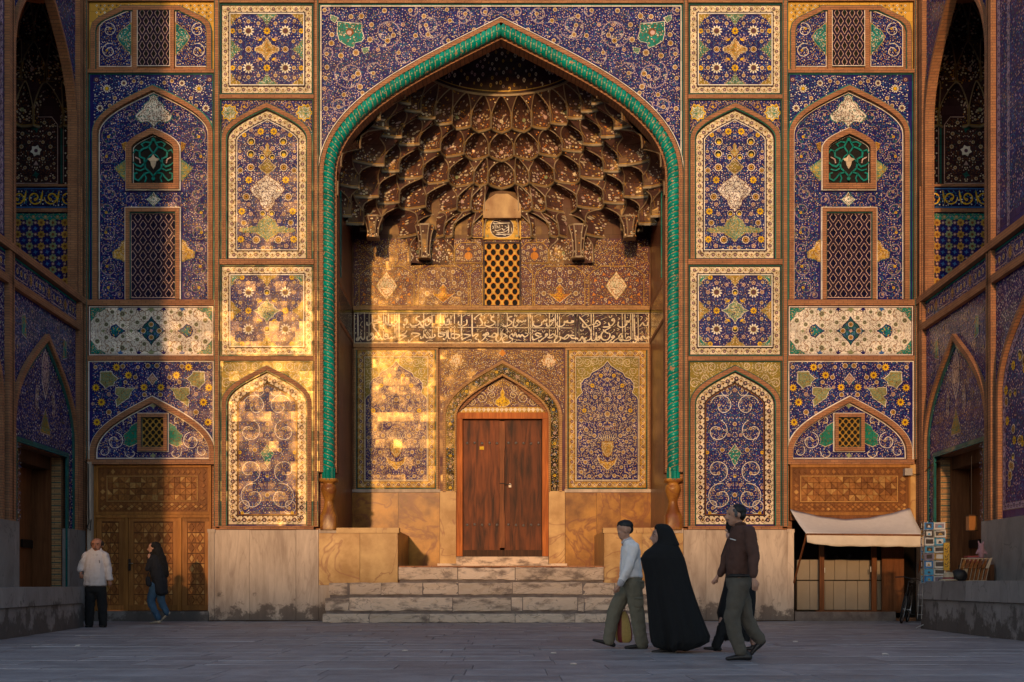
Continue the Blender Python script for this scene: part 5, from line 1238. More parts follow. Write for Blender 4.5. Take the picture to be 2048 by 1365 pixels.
       [[(180, 244), (260, 190), (352, 198), (312, 242)], [(525, 254), (715, 186)], [(655, 324), (815, 256)], [(265, 334), (355, 286)], [(590, 664), (682, 618)], [(975, 504), (1052, 438)], [(1640, 570), (1750, 525)], [(860, 620), (940, 580)], [(930, 665), (1010, 590), (985, 565)], [(150, 160), (180, 205)], [(1030, 170), (1070, 225)], [(1090, 270), (1145, 295), (1095, 325)], [(735, 365), (790, 400), (730, 430)], [(290, 400), (350, 360), (310, 335)], [(870, 220), (880, 260), (930, 250), (940, 205)], [(1320, 580), (1400, 545)], [(1045, 660), (1110, 660)], [(1075, 660), (1075, 715)], [(1790, 610), (1840, 610)], [(1810, 610), (1810, 690)], [(1670, 670), (1725, 640), (1690, 610)], [(1550, 520), (1600, 485)], [(1545, 380), (1580, 410), (1545, 430)], [(1780, 360), (1850, 300), (1800, 270)], [(1660, 350), (1720, 260), (1670, 240)], [(145, 570), (150, 610), (205, 600), (210, 560)], [(250, 700), (320, 650)], [(1320, 650), (1330, 685), (1380, 680)], [(1070, 880), (1085, 915)], [(1420, 870), (1430, 905)], [(660, 870), (680, 915)], [(520, 860), (535, 900)], [(165, 880), (175, 915)], [(1805, 860), (1850, 915)], [(1340, 190), (1370, 210)], [(1560, 200), (1570, 260)], [(45, 320), (70, 340)], [(50, 480), (60, 530)], [(60, 640), (80, 665)], [(1800, 170), (1830, 205)], [(1070, 540), (1130, 570), (1075, 600)], [(600, 540), (645, 565), (610, 590)]],
       [(538, 545), (770, 742), (1338, 265), (1335, 520), (1380, 520), (1780, 530), (1830, 525), (155, 690), (205, 685), (1645, 908), (145, 410), (1350, 200)])]
    for ox, thick, thin, dots in SEG:
        cv = lambda q: (ox+q[0]/12.8, 615.4+q[1]/12.8)
        for P in thick: o.stroke([cv(q) for q in P], 3.0, 'cream', 3)
        for P in thin: o.stroke([cv(q) for q in P], 1.4, 'cream', 3)
        for q in dots: x, y = cv(q); o.poly([(x-1.1, y), (x, y-1.1), (x+1.1, y), (x, y+1.1)], 'cream', 3)
    # faint scroll ground behind the letters
    o.fill(lambda x, y: 711 < x < 1295 and 629 < y < 686, (710, 629, 1295, 686), 10, ('violet',), ('violet', 'navy', 'brown'), 'violet', dens=.5)
    o.mesh(FB, -.031, .0012, name='lettering', parent=ib)
    # two tall carpets
    def side_panel(cx):
        x0, x1, y0, y1 = cx-80, cx+80, 698, 979; R = rect(x0, y0, x1, y1)
        p = bsheet('tile_panel', portal, R, 'olive', -.02)
        mb = MB(); band(mb, FB, rect(x0-4, 696.8, x1+4, 983), 0, 4, -.06, .0, 'brick_gold', True); mb.build('brick_frame', p)
        lines([(R, 0, 1.6, 'teal', True), (R, 1.6, 1.0, 'black', True), (R, 16, 1.3, 'cream', True), (R, 17.3, .8, 'black', True)], p, -.034, -.02, 'fillet', FB)
        ob = Orn(seed=101); border(ob, R, 2.6, 13, True, 10, base='ochre', m1='violet', m2='cream', vine='cream', edge='brown'); ob.mesh(FB, -.021, name='border_mosaic', parent=p)
        half = [(0, 722), (8, 732), (20, 740), (32, 746), (36, 754), (46, 758), (54, 768), (53, 778), (50, 786), (60, 795), (62, 800), (62, 961)]
        L = [(cx-a, b) for a, b in half[::-1]]+[(cx+a, b) for a, b in half[1:]]
        m2 = MB(); m2.fill(L, [], lambda q: FB(q[0], q[1], -.026), 'cobalt'); m2.build('carpet_field', p)
        lines([(L[:], -.3, 1.3, 'cream', True)], p, -.034, -.026, 'fillet', FB)
        o = Orn(cx, seed=103)
        for (a, b) in ((40, 726), (52, 744), (25, 722), (56, 770), (14, 718), (57, 722)): o.spiral(cx-a, b, 8.5, a, 1.4, 1 if a % 2 else -1, 'cream', .9, fl=('c', 2.2), leaves='cream', line=False)
        o.fill(lambda x, y: x0+18 < x < x1-18 and y > y0+17 and not inside(offset(L, -2, True), x, y) and y < 806, (x0+18, y0, cx, 806), 5, ('cream', 'ochre'), ('cream', 'sage', 'ochre'), 'cream')
        o.mx = None
        o.med([(cx-10, 884), (cx+10, 884), (cx+12, 895), (cx+8, 908), (cx+3, 914), (cx-3, 914), (cx-8, 908), (cx-12, 895)], 'ochre', 'brown', 4, 1.4, ('cream', 'brown', 'sage'), 3.4)
        o.med([(cx-20, 913), (cx-14, 921), (cx-5, 924), (cx+5, 924), (cx+14, 921), (cx+20, 913), (cx+15, 927), (cx+6, 935), (cx, 940), (cx-6, 935), (cx-15, 927)], 'gold_tile', 'cream', 4, 1.2, ('brown', 'cream'), 3.4)
        o.mx = cx
        for i in range(5): o.leaf(cx-2-i*2, 882, -1.57-(i-1)*.25, 14, 1.4, 'cream', 5)
        for (a, b, r, k) in ((0, 738, 4.6, 'c'), (13, 752, 4.6, 'y'), (22, 760, 4, 'c'), (0, 760, 5, 'c'), (30, 772, 5, 'y'), (12, 778, 4.4, 'c'), (0, 800, 6, 'c'), (24, 795, 5, 'c'), (44, 800, 4.4, 'c'), (0, 829, 7, 'c'), (27, 818, 5.4, 'c'), (46, 822, 5.4, 'y'), (52, 842, 5, 'c'), (33, 838, 4.6, 'c'), (14, 850, 4.4, 'c'), (42, 860, 5.4, 'c'), (55, 876, 5, 'c'), (26, 872, 5, 'c'), (38, 884, 4.4, 'c'), (50, 900, 5, 'c'), (32, 905, 4.8, 'c'), (44, 925, 5.4, 'c'), (28, 935, 4.6, 'c'), (52, 945, 5, 'c'), (14, 952, 5, 'c'), (36, 953, 4.4, 'c')):
            o.ros(cx-a-.01, b, r, k)
        o.fill(lambda x, y: inside(offset(L, 3, True), x, y), (cx-62, 720, cx, 961), 5.4, ('ivory', 'cream', 'pink', 'gold_tile'), ('pink', 'ivory', 'ochre', 'gold_tile'), 'ivory', dens=1.2, vw=.9)
        o.mesh(FB, -.027, name='field_mosaic', parent=p)
    side_panel(792.5); side_panel(1214.5)
    # door surround
    dp = bpy.data.objects.new('door_surround', None); COL.objects.link(dp); dp.parent = portal
    DX = 1005; A = arch_path(DX, 119, 985, 836, 722, 14)
    outer = [(880, 698), (1130, 698), (1130, 980)]+A[::-1]+[(880, 980)]
    m2 = MB(); m2.fill(outer, [], lambda q: FB(q[0], q[1], -.02), 'violet'); m2.build('spandrel_field', dp)
    o = Orn(DX, seed=111)
    o.med([(913+13*math.cos(a)*(1+.15*math.cos(8*a)), 722+12*math.sin(a)*(1+.15*math.cos(8*a))) for a in [i*math.pi/16 for i in range(32)]], 'cream', 'ochre', 4, 1, ('orange', 'brown', 'ochre'), 4)
    o.fill(lambda x, y: 883 < x < 1127 and y > 701 and not inside(offset(A, -3), x, y) and y < 850, (882, 700, DX, 850), 5, ('cream', 'ivory', 'gold_tile', 'cream'), ('orange', 'gold_tile', 'ochre', 'yellow'), 'ochre')
    o.star(DX-.01, 707, 7, 4, 'orange', 5, .8, 0)
    o.mesh(FB, -.021, name='spandrel_mosaic', parent=dp)
    mb = MB(); band(mb, FB, A, 0, 5.5, -.09, .0, 'brick_gold'); band(mb, FB, A, 24, 27, -.09, .12, 'brick_gold'); mb.build('arch_moulding', dp)
    m2 = MB(); band(m2, FB, A, 5.5, 24, -.03, .0, 'black'); m2.build('floral_band', dp)
    o = Orn(seed=113)
    pathm = offset(A, 14.7); T = 0; P = []
    for a, b in zip(pathm, pathm[1:]):
        l = math.hypot(b[0]-a[0], b[1]-a[1]); k = max(1, int(l/3.0))
        for i in range(k): P.append((a[0]+(b[0]-a[0])*i/k, a[1]+(b[1]-a[1])*i/k))
    for i in range(3, len(P)-2, 7): o.ros(P[i][0], P[i][1], 3.4, ('y', 'c', 'p')[(i//7) % 3])
    A1, A2 = offset(A, 7.5), offset(A, 22)
    o.fill(lambda x, y: inside(A1, x, y) and not inside(A2, x, y), (884, 724, 1126, 984), 6, ('pink', 'ochre', 'lblue', 'pink'), ('sage', 'pink', 'ochre'), 'sage')
    for d in (6.3, 23): o.ribbon(offset(A, d), .9, 'ochre', 2)
    o.mesh(FB, -.032, name='band_mosaic', parent=dp)
    # tympanum
    I = offset(A, 27)[1:-1]; I = [q for q in I if q[1] < 826]; I = [(I[0][0], 826)]+I+[(I[-1][0], 826)]
    m2 = MB(); m2.fill(I, [], lambda q: FB(q[0], q[1], .10), 'violet'); m2.build('tympanum_field', dp)
    o = Orn(None, seed=115)
    for x in range(918, 1094, 9): o.poly([(x, 818), (x+4.5, 814.5), (x+9, 818), (x+4.5, 824)], 'cream', 4)
    o.poly([(914, 813.4), (1096, 813.4), (1096, 825), (914, 825)], 'ochre', 2)
    o.med([(DX, 776), (DX+4, 786), (DX+3, 791), (DX+13, 800), (DX+15, 806), (DX+7, 812), (DX-7, 812), (DX-15, 806), (DX-13, 800), (DX-3, 791), (DX-4, 786)], 'yellow', 'cream', 4, 1, ('ochre', 'brown'), 4)
    o.mx = DX
    for (a, b, r) in ((42, 795, 11), (22, 790, 8), (62, 803, 8), (24, 775, 7)): o.spiral(DX-a, b, r, a, 1.3, 1, 'cream', 1.1, fl=('c', 3), leaves='yellow', line=False)
    o.fill(lambda x, y: inside(offset(I, 2, True), x, y) and y < 811, (918, 755, DX, 811), 5, ('cream', 'pink', 'yellow'), ('yellow', 'ochre', 'lilac'), 'ochre')
    o.mesh(FB, .098, name='tympanum_mosaic', parent=dp)
    # white marble ledge and amber dado
    mb = MB(); pbox(mb, FB, 705, 979.5, 881, 985.5, -.08, .02, 'marble_grey'); mb.build('stone_ledge', backw)
    mb = MB(); pbox(mb, FB, 1129, 979.5, 1301, 985.5, -.08, .02, 'marble_grey'); mb.build('stone_ledge', backw)
    for (a, b) in ((705, 796.6), (797, 879.6), (1130.4, 1192.8), (1193.2, 1240), (1240.4, 1302)):
        mb = MB(); pbox(mb, FB, a, 985.8, b, 1142, -.05, .02, 'marble_amber'); mb.build('marble_slab', backw)
    for a in (880.2, 1097.5):
        mb = MB(); pbox(mb, FB, a, 983, a+32, 1142, -.075, .02, 'marble_gold'); mb.build('marble_slab', backw)
back_wall()
# ------------------------------------------------ the wooden door
def main_door():
    d = bpy.data.objects.new('double_door', None); COL.objects.link(d); d.parent = portal
    P = Plane(3.5)
    for (a, b, c, e, y) in ((912.5, 825.5, 1097, 838, .02), (912.5, 838.2, 925, 1113, .03), (1084.5, 838.2, 1097, 1113, .03)):
        mb = MB(); pbox(mb, P, a, b, c, e, -.035+y, .28, 'frame_wood'); mb.build('door_frame', d)
    mb = MB(); pbox(mb, P, 925, 1100.5, 1084.5, 1113, .05, .28, 'dark_wood'); mb.build('door_sill', d)
    for (a, b) in ((926, 1000), (1009, 1083.5)):
        lf = MB(); n = 3
        for i in range(n): pbox(lf, P, a+(b-a)*i/n+.15, 840, a+(b-a)*(i+1)/n-.15, 1100, .13+.002*i, .2, 'door_wood')
        lo = MB(); pbox(lo, P, a, 839, b, 1100.2, .135, .2, 'door_wood'); leaf = lo.build('door_leaf', d)
        for y in (886, 1050):
            for i in range(5):
                x = a+8+i*(b-a-14)/4; c = P(x, y+random.uniform(-1, 1), .135); mb = MB(); r = .04
                rows = [[(c[0]+r*math.cos(t*math.pi/2)*math.cos(u*math.pi/4), c[1]-r*.8*math.sin(t*math.pi/2), c[2]+r*math.cos(t*math.pi/2)*math.sin(u*math.pi/4)) for u in range(8)] for t in (0, .4, .75, .98)]
                mb.grid(rows, 'stud_iron', True, True); mb.build('door_stud', leaf)
        for x in (a+(b-a)*.36, a+(b-a)*.69):
            mb = MB(); pbox(mb, P, x-.25, 841, x+.25, 1099, .1335, .136, 'dark_wood'); mb.build('plank_joint', leaf)
    # carved cover strip between the leaves
    mb = MB(); prof = [(5.5, 842), (6, 892), (4.4, 902), (5, 908), (4.2, 915), (4.2, 1020), (5.2, 1030), (5.4, 1096)]
    L = [(1004.3-w, y) for w, y in prof]+[(1004.3+w, y) for w, y in prof[::-1]]
    mb.prism([P(x, y, .07) for x, y in L], (0, .07, 0), 'strip_wood'); mb.build('cover_strip', d)
    mb = MB(); pbox(mb, P, 959, 892.5, 967.5, 898.5, .125, .136, 'yellow'); mb.build('notice', d)
    mb = MB(); c = P(1020, 971, .10); mb.box((c[0]-.035, c[1]-.02, c[2]-.05), (c[0]+.035, c[1]+.02, c[2]+.015), 'stud_iron')
    mb.tube([(c[0]+.024*math.cos(t), c[1], c[2]+.015+.04*math.sin(t)) for t in [math.pi*i/8 for i in range(9)]], .008, 'steel', 6); mb.build('padlock', d)
    mb = MB(); mb.tube([P(1010, 969, .1), P(1020, 969, .1)], .012, 'iron', 6); mb.tube([P(999, 967, .06), P(1010, 967, .06)], .012, 'iron', 6); mb.build('hasp', d)
main_door()
# ================================================================== STONEWORK AT THE FOOT
def rough_block(name, parent, a, b, mat, r=.012, seed=0, n=None):
    # quarry block with worn, uneven arrises
    rnd = random.Random(seed); x0, y0, z0 = a; x1, y1, z1 = b
    nx = max(2, int((x1-x0)/.12)); mb = MB(); rows = []
    prof = [(y1, z0), (y0+r, z0), (y0, z0+r), (y0, (z0+z1)/2), (y0, z1-r*1.4), (y0+r*1.4, z1), (y1, z1)]
    for i in range(nx+1):
        x = x0+(x1-x0)*i/nx; e = 1 if 0 < i < nx else 0; rr = []
        for j, (y, z) in enumerate(prof):
            jj = rnd.uniform(-1, 1)*r*.9 if 0 < j < 6 else 0
            jx = (r*1.2 if i == 0 else (-r*1.2 if i == nx else 0)) if j in (2, 3, 4) else 0
            rr.append((x+jx*rnd.uniform(.2, 1)*0+ (jx if not e else 0)*.0, y+jj*.8+(r if (not e and j in (2, 3, 4)) else 0), z+jj*.6))
        rows.append(rr)
    mb.grid(rows, mat, False); mb.face(rows[0], mat); mb.face(rows[-1][::-1], mat)
    return mb.build(name, parent)
stairs = thing('stone_staircase', 'worn cream stone steps leading up to the wooden door', 'steps', (0, 0, 0))
def steps():
    px = lambda x, Y: (x-1010)*(CAMD+Y)/FPX+CAMX
    spec = [(-1.10, 0.0, .20, 645, 1362, (738, 858, 1030, 1150, 1275)), (-.75, .20, .56, 650, 1358, (698, 905, 1022, 1045, 1155, 1168, 1262)), (-.40, .56, .90, 658, 1352, (695, 762, 845, 916, 1025, 1165, 1230, 1300)), (.0, .90, 1.25, 797, 1208, (915, 1030))]
    for k, (Y, z0, z1, a, b, cuts) in enumerate(spec):
        bed = MB(); bed.box((px(a, Y)+.02, Y+.03, max(0, z0-.01)), (px(b, Y)-.02, [.05, .05, .05, 3.4][k], z1-.012), 'mortar'); bed.build('mortar_bed', stairs)
        xs = [a]+list(cuts)+[b]; rnd = random.Random(k)
        for i in range(len(xs)-1):
            g = rnd.choice((.6, 1.2, 4.5)) if k else .8; g2 = .5
            lo = z0+(.045 if k else .0)+rnd.uniform(0, .03)*(k > 0)
            rough_block('step_block', stairs, (px(xs[i]+(g if i else 0), Y), Y+rnd.uniform(-.012, .012), lo), (px(xs[i+1]-g2, Y), Y+.34 if k < 3 else .4, z1+rnd.uniform(-.012, .0)), 'step_stone', .018, seed=k*20+i)
    P = Plane(3.2)
    for (a, b, y0, y1, dy) in ((875, 1134, 1127.5, 1142, -.05), (912, 1097, 1113.5, 1128, .12)):
        mb = MB(); p = P(a, y1, dy); q = P(b, y0, .35); mb.box(p, q, 'step_stone'); mb.build('threshold', stairs)
steps()
def benches():
    for sg in (1, -1):
        # platform either side of the steps, faced with veined slabs
        xm = lambda x: (x-1002)/86.0
        xa, xb = xm(1208), xm(1367)
        core = MB(); core.box((sg*xa+sg*.03, .03, 0), (sg*3.89, 3.5, 2.12), 'marble_amber'); core.build('bench_core', portal)
        for (a, b) in ((1208.4, 1283.6), (1284.2, 1366)):
            mb = MB(); A, B = xm(a), xm(b); mb.box((sg*A, -.03, .84), (sg*B, .03, 2.045), 'marble_gold'); mb.build('marble_slab', portal)
        mb = MB(); mb.box((sg*xm(1206), -.05, 2.05), (sg*xm(1331), .35, 2.17), 'marble_gold'); mb.build('bench_coping', portal)
        mb = MB(); mb.box((sg*xm(1331.4), -.035, 2.05), (sg*xm(1366), .3, 2.15), 'marble_grey'); mb.build('bench_coping', portal)
        mb = MB(); mb.box((sg*xm(1338), -.045, .01), (sg*xm(1366.2), .1, .835), 'marble_grey'); mb.build('dado_slab', portal)
        # pale grey dado slabs under the tile carpets
        for (a, b, y0) in ((1366.5, 1411, 1060.5), (1411.6, 1504, 1061), (1504.5, 1583.5, 1060.5)):
            mb = MB(); A, B = xm(a), xm(b); mb.box((sg*A, -.06, .02), (sg*B, .12, F0(0, y0)[2]), 'marble_grey'); mb.build('dado_slab', portal)
        mb = MB(); mb.box((sg*xm(1574), -.09, .02), (sg*xm(1586), -.055, F0(0, 1066)[2]), 'marble_grey'); mb.box((sg*xm(1572), -.10, F0(0, 1066)[2]), (sg*xm(1587), -.05, F0(0, 1059)[2]), 'marble_grey'); mb.build('corner_pilaster', portal)
benches()
# ================================================================== GROUND
def ground():
    mb = MB(); S = 400
    mb.face([(-S, -S, -.011), (S, -S, -.011), (S, S, -.011), (-S, S, -.011)], 'pavement'); g = mb.build('ground', None, 'structure')
    rnd = random.Random(4); cache = {}
    def paver_mesh(w, d, kk):
        key = (round(w, 2), round(d, 2), kk)
        if key in cache: return cache[key]
        r = random.Random(kk); mb = MB(); g_ = .004; c = .006; h = .03
        j = lambda: r.uniform(-.004, .004)
        b = [(g_, g_, 0), (w-g_, g_, 0), (w-g_, d-g_, 0), (g_, d-g_, 0)]
        t = [(g_+c, g_+c, h+j()), (w-g_-c, g_+c, h+j()), (w-g_-c, d-g_-c, h+j()), (g_+c, d-g_-c, h+j())]
        m = [(x, y, h-.006) for x, y, _ in b]
        for A, B in ((b, m), (m, t)):
            for i in range(4): mb.face([A[i], A[(i+1) % 4], B[(i+1) % 4], B[i]], 'paver')
        mb.face(t, 'paver')
        me = bpy.data.meshes.new('paver'); me.from_pydata(mb.v, [], mb.f); me.materials.append(MATS['paver']); cache[key] = me; return me
    rest = MB(); cnt = 0; y = -18.6; row = 0
    while y < -.02:
        d = rnd.choice((.62, .7, .78)); 
        half = (y+d+28)*.47+1.0; x = -half+rnd.uniform(-.5, .2)
        while x < half:
            w = rnd.choice((.8, 1.0, 1.2, 1.4))
            if cnt < 295:
                me = paver_mesh(w, d, rnd.randrange(4)); o = bpy.data.objects.new('paver', me); COL.objects.link(o); o.parent = g; o.location = (x, y, -.03+rnd.uniform(-.004, .002)); cnt += 1
            else:
                me = paver_mesh(w, d, rnd.randrange(4)); dz = -.03+rnd.uniform(-.004, .002)
                for p in me.polygons: rest.face([(me.vertices[v].co.x+x, me.vertices[v].co.y+y, me.vertices[v].co.z+dz) for v in p.vertices], 'paver')
            x += w
        y += d; row += 1
    rest.build('far_pavers', g, 'stuff')
    # scraps of litter
    for i, (x, yy) in enumerate(((810, 1303), (1107, 1308), (720, 1262), (1147, 1330), (1590, 1285), (156, 1293), (1770, 1310))):
        where = ('in the left foreground below the steps', 'in the middle foreground left of the striding boy', 'just in front of the lowest step', 'nearest the viewer in the middle of the square', 'behind the brown-shirted man near the shop', 'in front of the left stone counter', 'in front of the bicycle at the right')[i]
        dist = CAMZ*FPX/(yy-1168); X = (x-1010)*dist/FPX+CAMX; mb = MB(); s = .035
        mb.prism([(X-s, -28+dist, .004), (X+s, -28+dist-.03, .004), (X+s*.8, -28+dist+.04, .012), (X-s*.5, -28+dist+.05, .01)], (0, 0, .008), 'white')
        tag(mb.build('paper_scrap', None), 'tiny scrap of white paper '+where, 'litter', 'paper scraps on the paving')
ground()
# unseen arcade added behind the camera, sized to keep low sun off the ground
def arcade():
    t = thing('shade_arcade', 'long two-storey brick arcade added unseen behind the viewer to shade the ground', 'building', (0, -75, 0)); mb = MB(); H = 13.75
    holes = []
    for i in range(-16, 17):
        for z in (1.0, 7.4): holes.append([(i*5+x, z+y) for x, y in ((-1.7, 0), (-1.7, 3.2), (0, 4.6), (1.7, 3.2), (1.7, 0))])
    mb.fill([(-85, 0), (85, 0), (85, H), (-85, H)], holes, lambda q: (q[0], 0, q[1]), 'brick')
    for h in holes:
        for a, b in zip(h, h[1:]+h[:1]): mb.face([(a[0], 0, a[1]), (b[0], 0, b[1]), (b[0], -2, b[1]), (a[0], -2, a[1])], 'brick')
    mb.face([(-85, -2, 0), (85, -2, 0), (85, -2, H), (-85, -2, H)], 'brick'); mb.face([(-85, 0, H), (85, 0, H), (85, -2, H), (-85, -2, H)], 'brick')
    o = mb.build('shade_arcade_wall', t)
arcade()
# ================================================================== SIDE WINGS
class Wall:
    # inner face of the right-hand wing: x = distance in front of the portal (photo scale), y = height as on the portal front
    def __call__(s, x, y, dy=0.):
        L = x/86.0; return (9.72-.035*L+dy, -L, CAMZ+(1168-y)/86.0)
WL = Wall()
def wing():
    t = thing('side_wing', 'tiled wing wall at the right of the square with open loggia above a tall arch', 'wall', (0, 0, 0))
    m = lambda L: L*86.0
    def sheet(name, parent, outer, mat, dy, holes=()):
        mb = MB(); mb.fill(outer, list(holes), lambda p: WL(p[0], p[1], dy), mat); return mb.build(name, parent)
    END = m(11.4)
    LA = arch_path(m(2.47), m(1.95), 600, 265, 58, 14)        # loggia arch
    door = rect(m(1.16), 926, m(4.17), 1244)
    wall = sheet('brick_wall', t, [(0, 1243), (0, -330), (END, -330), (END, 1243), (m(4.17), 1243), (m(4.17), 926), (m(1.16), 926), (m(1.16), 1243)], 'brick', .12, [LA])
    mb = MB()                                                  # thickness, end, back and top of the wing
    for (x, nx) in ((END, 1),):
        a = WL(x, 1243, .12); b = WL(x, -330, .12); mb.face([a, (a[0]+3.2, a[1], a[2]), (b[0]+3.2, b[1], b[2]), b], 'brick')
    a = WL(0, -330, .12); b = WL(END, -330, .12); mb.face([a, b, (b[0]+3.2, b[1], b[2]), (a[0]+3.2, a[1], a[2])], 'brick')
    mb.face([(12.9, 0, 0), (12.5, -11.4, 0), (12.5, -11.4, 17.5), (12.9, 0, 17.5)], 'brick'); mb.build('wing_shell', t)
    for (l0, l1, nm) in ((0, .44, 'brick_pilaster'), (4.45, 4.72, 'brick_pilaster')):
        mb = MB(); P = [WL(m(l0), 1062, .12), WL(m(l1), 1062, .12), WL(m(l1), -330, .12), WL(m(l0), -330, .12)]; mb.prism([(x, y, z) for x, y, z in P], (-.19, 0, 0), 'brick'); o = mb.build(nm, t)
        ml = MB(); c = m((l0+l1)/2); band(ml, WL, [(c-3, 1060), (c-3, -330)], -1, 1, -.078, -.07, 'black'); ml.build('groove', o)
    for (y0, y1, d) in ((599, 612, -.20), (655, 668, -.17)):
        mb = MB(); P = [WL(0, y1, .1), WL(END, y1, .1), WL(END, y0, .1), WL(0, y0, .1)]; mb.prism(P, (d, 0, 0), 'brick'); mb.build('cornice', t)
    # tile band between the cornices
    b = sheet('tile_band', t, rect(m(.02), 612, END, 655), 'cobalt', .02)
    o = Orn(seed=201)
    for i in range(8):
        x0 = m(.25)+i*92; C = [(x0, 634), (x0+8, 622), (x0+64, 622), (x0+72, 634), (x0+64, 646), (x0+8, 646)]; o.ribbon(C+[C[0]], 1.6, 'pink', 3)
        for k in range(3): o.ros(x0+18+k*18, 634, 6, 'o' if k % 2 else 'c')
        o.med([(x0+82+7*math.cos(a), 634+10*math.sin(a)) for a in [j*math.pi/5 for j in range(10)]], 'ochre', 'pink', 4, 1, ('violet',), 5)
    o.ribbon([(2, 615), (END, 615)], 3, 'turq', 2); o.ribbon([(2, 652), (END, 652)], 3, 'turq', 2)
    o.fill(lambda x, y: True, (4, 618, m(6.6), 650), 7.5, ('pink', 'lilac'), ('lblue', 'lilac'), 'lblue')
    o.mesh(WL, .018, name='band_mosaic', parent=b)
    # lower arch
    A = arch_path(m(2.46), m(2.0), 1062, 900, 712, 16)
    D = rect(m(1.16)-9, 917, m(4.17)+9, 1244)
    p = sheet('arch_panel', t, [(m(.45), 1062), (m(.45), 668), (m(4.46), 668), (m(4.46), 1062), (m(4.17), 1062), (m(4.17), 926), (m(1.16), 926), (m(1.16), 1062)], 'cobalt', .03)
    mb = MB(); band(mb, WL, A, 0, 10, -.06, .03, 'brick'); mb.build('brick_arch', p)
    ml = MB(); band(ml, WL, A, 10, 19, -.0, .03, 'teal'); ml.build('glazed_rim', p)
    mb = MB(); band(mb, WL, D, 0, 8.5, -.02, .03, 'teal'); mb.build('door_tile_frame', p)
    o = Orn(m(2.46), seed=205); cx = m(2.46)
    o.med([(m(1.1), 705), (m(1.3), 700), (m(1.35), 740), (m(1.1), 735)], 'turq', 'lilac', 4, 2, ('ochre', 'orange', 'green'), 6)
    for (l, y, r, d) in ((.8, 700, 14, 1), (.9, 760, 16, -1), (1.7, 690, 14, 1), (.7, 830, 12, 1)): o.spiral(m(l), y, r, l*5, 1.3, d, 'lilac', 2, fl=('c', 4), leaves='lilac')
    Q = offset(A, 20)
    o.fill(lambda x, y: m(.48) < x < m(4.43) and y > 671 and not inside(A, x, y) and y < 905, (m(.47), 671, cx, 905), 8.5, ('lilac', 'pink', 'lblue'), ('lblue', 'lilac', 'pink', 'turq'), 'lilac')
    o.occ.clear(); o.mx = None
    o.med([(cx, 742), (cx+10, 752), (cx+18, 775), (cx+18, 800), (cx+8, 818), (cx, 830), (cx-8, 818), (cx-18, 800), (cx-18, 775), (cx-10, 752)], 'pink', 'white', 4, 2, ('cobalt', 'cobalt', 'violet'), 6)
    o.med([(cx, 850), (cx+12, 868), (cx+24, 886), (cx+24, 894), (cx-24, 894), (cx-24, 886), (cx-12, 868)], 'olive', 'pink', 4, 2, ('ochre', 'turq'), 6)
    o.mx = cx
    o.med([(cx-44, 812), (cx-36, 822), (cx-40, 838), (cx-36, 852), (cx-46, 858), (cx-54, 842), (cx-50, 826)], 'violet', 'pink', 4, 1.5, ('cream', 'lilac'), 5)
    o.fill(lambda x, y: inside(Q, x, y) and not (m(1.16)-10 < x < m(4.17)+10 and y > 914), (m(.5), 720, cx, 1060), 8.5, ('pink', 'lilac', 'white', 'ochre'), ('lblue', 'lilac', 'ochre', 'brown'), 'lilac')
    o.mesh(WL, .028, name='panel_mosaic', parent=p)
    # doorway: glazed-brick reveals, timber frame, dark leaves
    dr = bpy.data.objects.new('timber_doorway', None); COL.objects.link(dr); dr.parent = t
    def bx(l0, l1, y0, y1, d0, d1, mat, name):
        mb = MB(); P = [WL(m(l0), y1, d0), WL(m(l1), y1, d0), WL(m(l1), y0, d0), WL(m(l0), y0, d0)]; mb.prism(P, (d1-d0, 0, 0), mat); return mb.build(name, dr)
    bx(.7, 1.15, 926, 1243, .13, .34, 'brick_gold', 'brick_reveal'); bx(4.18, 4.5, 926, 1243, .13, .34, 'brick_gold', 'brick_reveal')
    o = Orn(seed=3); 
    ml = MB()
    for k in range(26): 
        y = 940+k*11; P = [WL(m(1.152), y, .13), WL(m(1.152), y+1.6, .13), WL(m(1.152), y+1.6, .34), WL(m(1.152), y, .34)]; ml.face([(a, b-.004, c) for a, b, c in P], 'teal')
    ml.build('glazed_course', dr, 'stuff')
    bx(.7, 1.22, 926, 1243, .345, .75, 'red_wood', 'timber_jamb'); bx(4.1, 4.5, 926, 1243, .345, .75, 'red_wood', 'timber_jamb')
    bx(1.0, 4.3, 926, 950, .35, .75, 'dark_wood', 'timber_lintel'); bx(.7, 2.66, 926, 1243, .76, .82, 'red_wood', 'door_leaf'); bx(2.70, 4.6, 926, 1243, .76, .82, 'red_wood', 'door_leaf')
    bx(.6, 4.7, 900, 925.5, .13, .8, 'brick', 'lintel_soffit')
    bx(1.3, 1.9, 1085, 1100, .70, .76, 'iron', 'door_bolt')
    # dado
    for (l0, l1, mt) in ((.0, .55, 'plinth_stone'), (.56, 1.15, 'plinth_stone'), (4.18, 4.47, 'plinth_stone'), (4.48, 5.3, 'plinth_stone'), (5.31, 6.2, 'plinth_stone'), (6.21, 11.4, 'plinth_stone')):
        mb = MB(); P = [WL(m(l0), 1243, .1), WL(m(l1), 1243, .1), WL(m(l1), 1062, .1), WL(m(l0), 1062, .1)]; mb.prism(P, (-.16, 0, 0), mt); mb.build('dado_slab', t)
    # second bay, only its near edge comes into the picture
    s1 = sheet('tile_panel', t, rect(m(4.73), -330, END-4, 599), 'cobalt', .03); R = rect(m(4.78), -330, m(8.4), 588)
    ob = Orn(seed=207); border(ob, R, 1, 14, False, 13, base='lilac', m1='cobalt', m2='violet', vine='cobalt'); border(ob, R, 44, 12, False, 13, base='lilac', m1='cobalt', m2='violet', vine='cobalt')
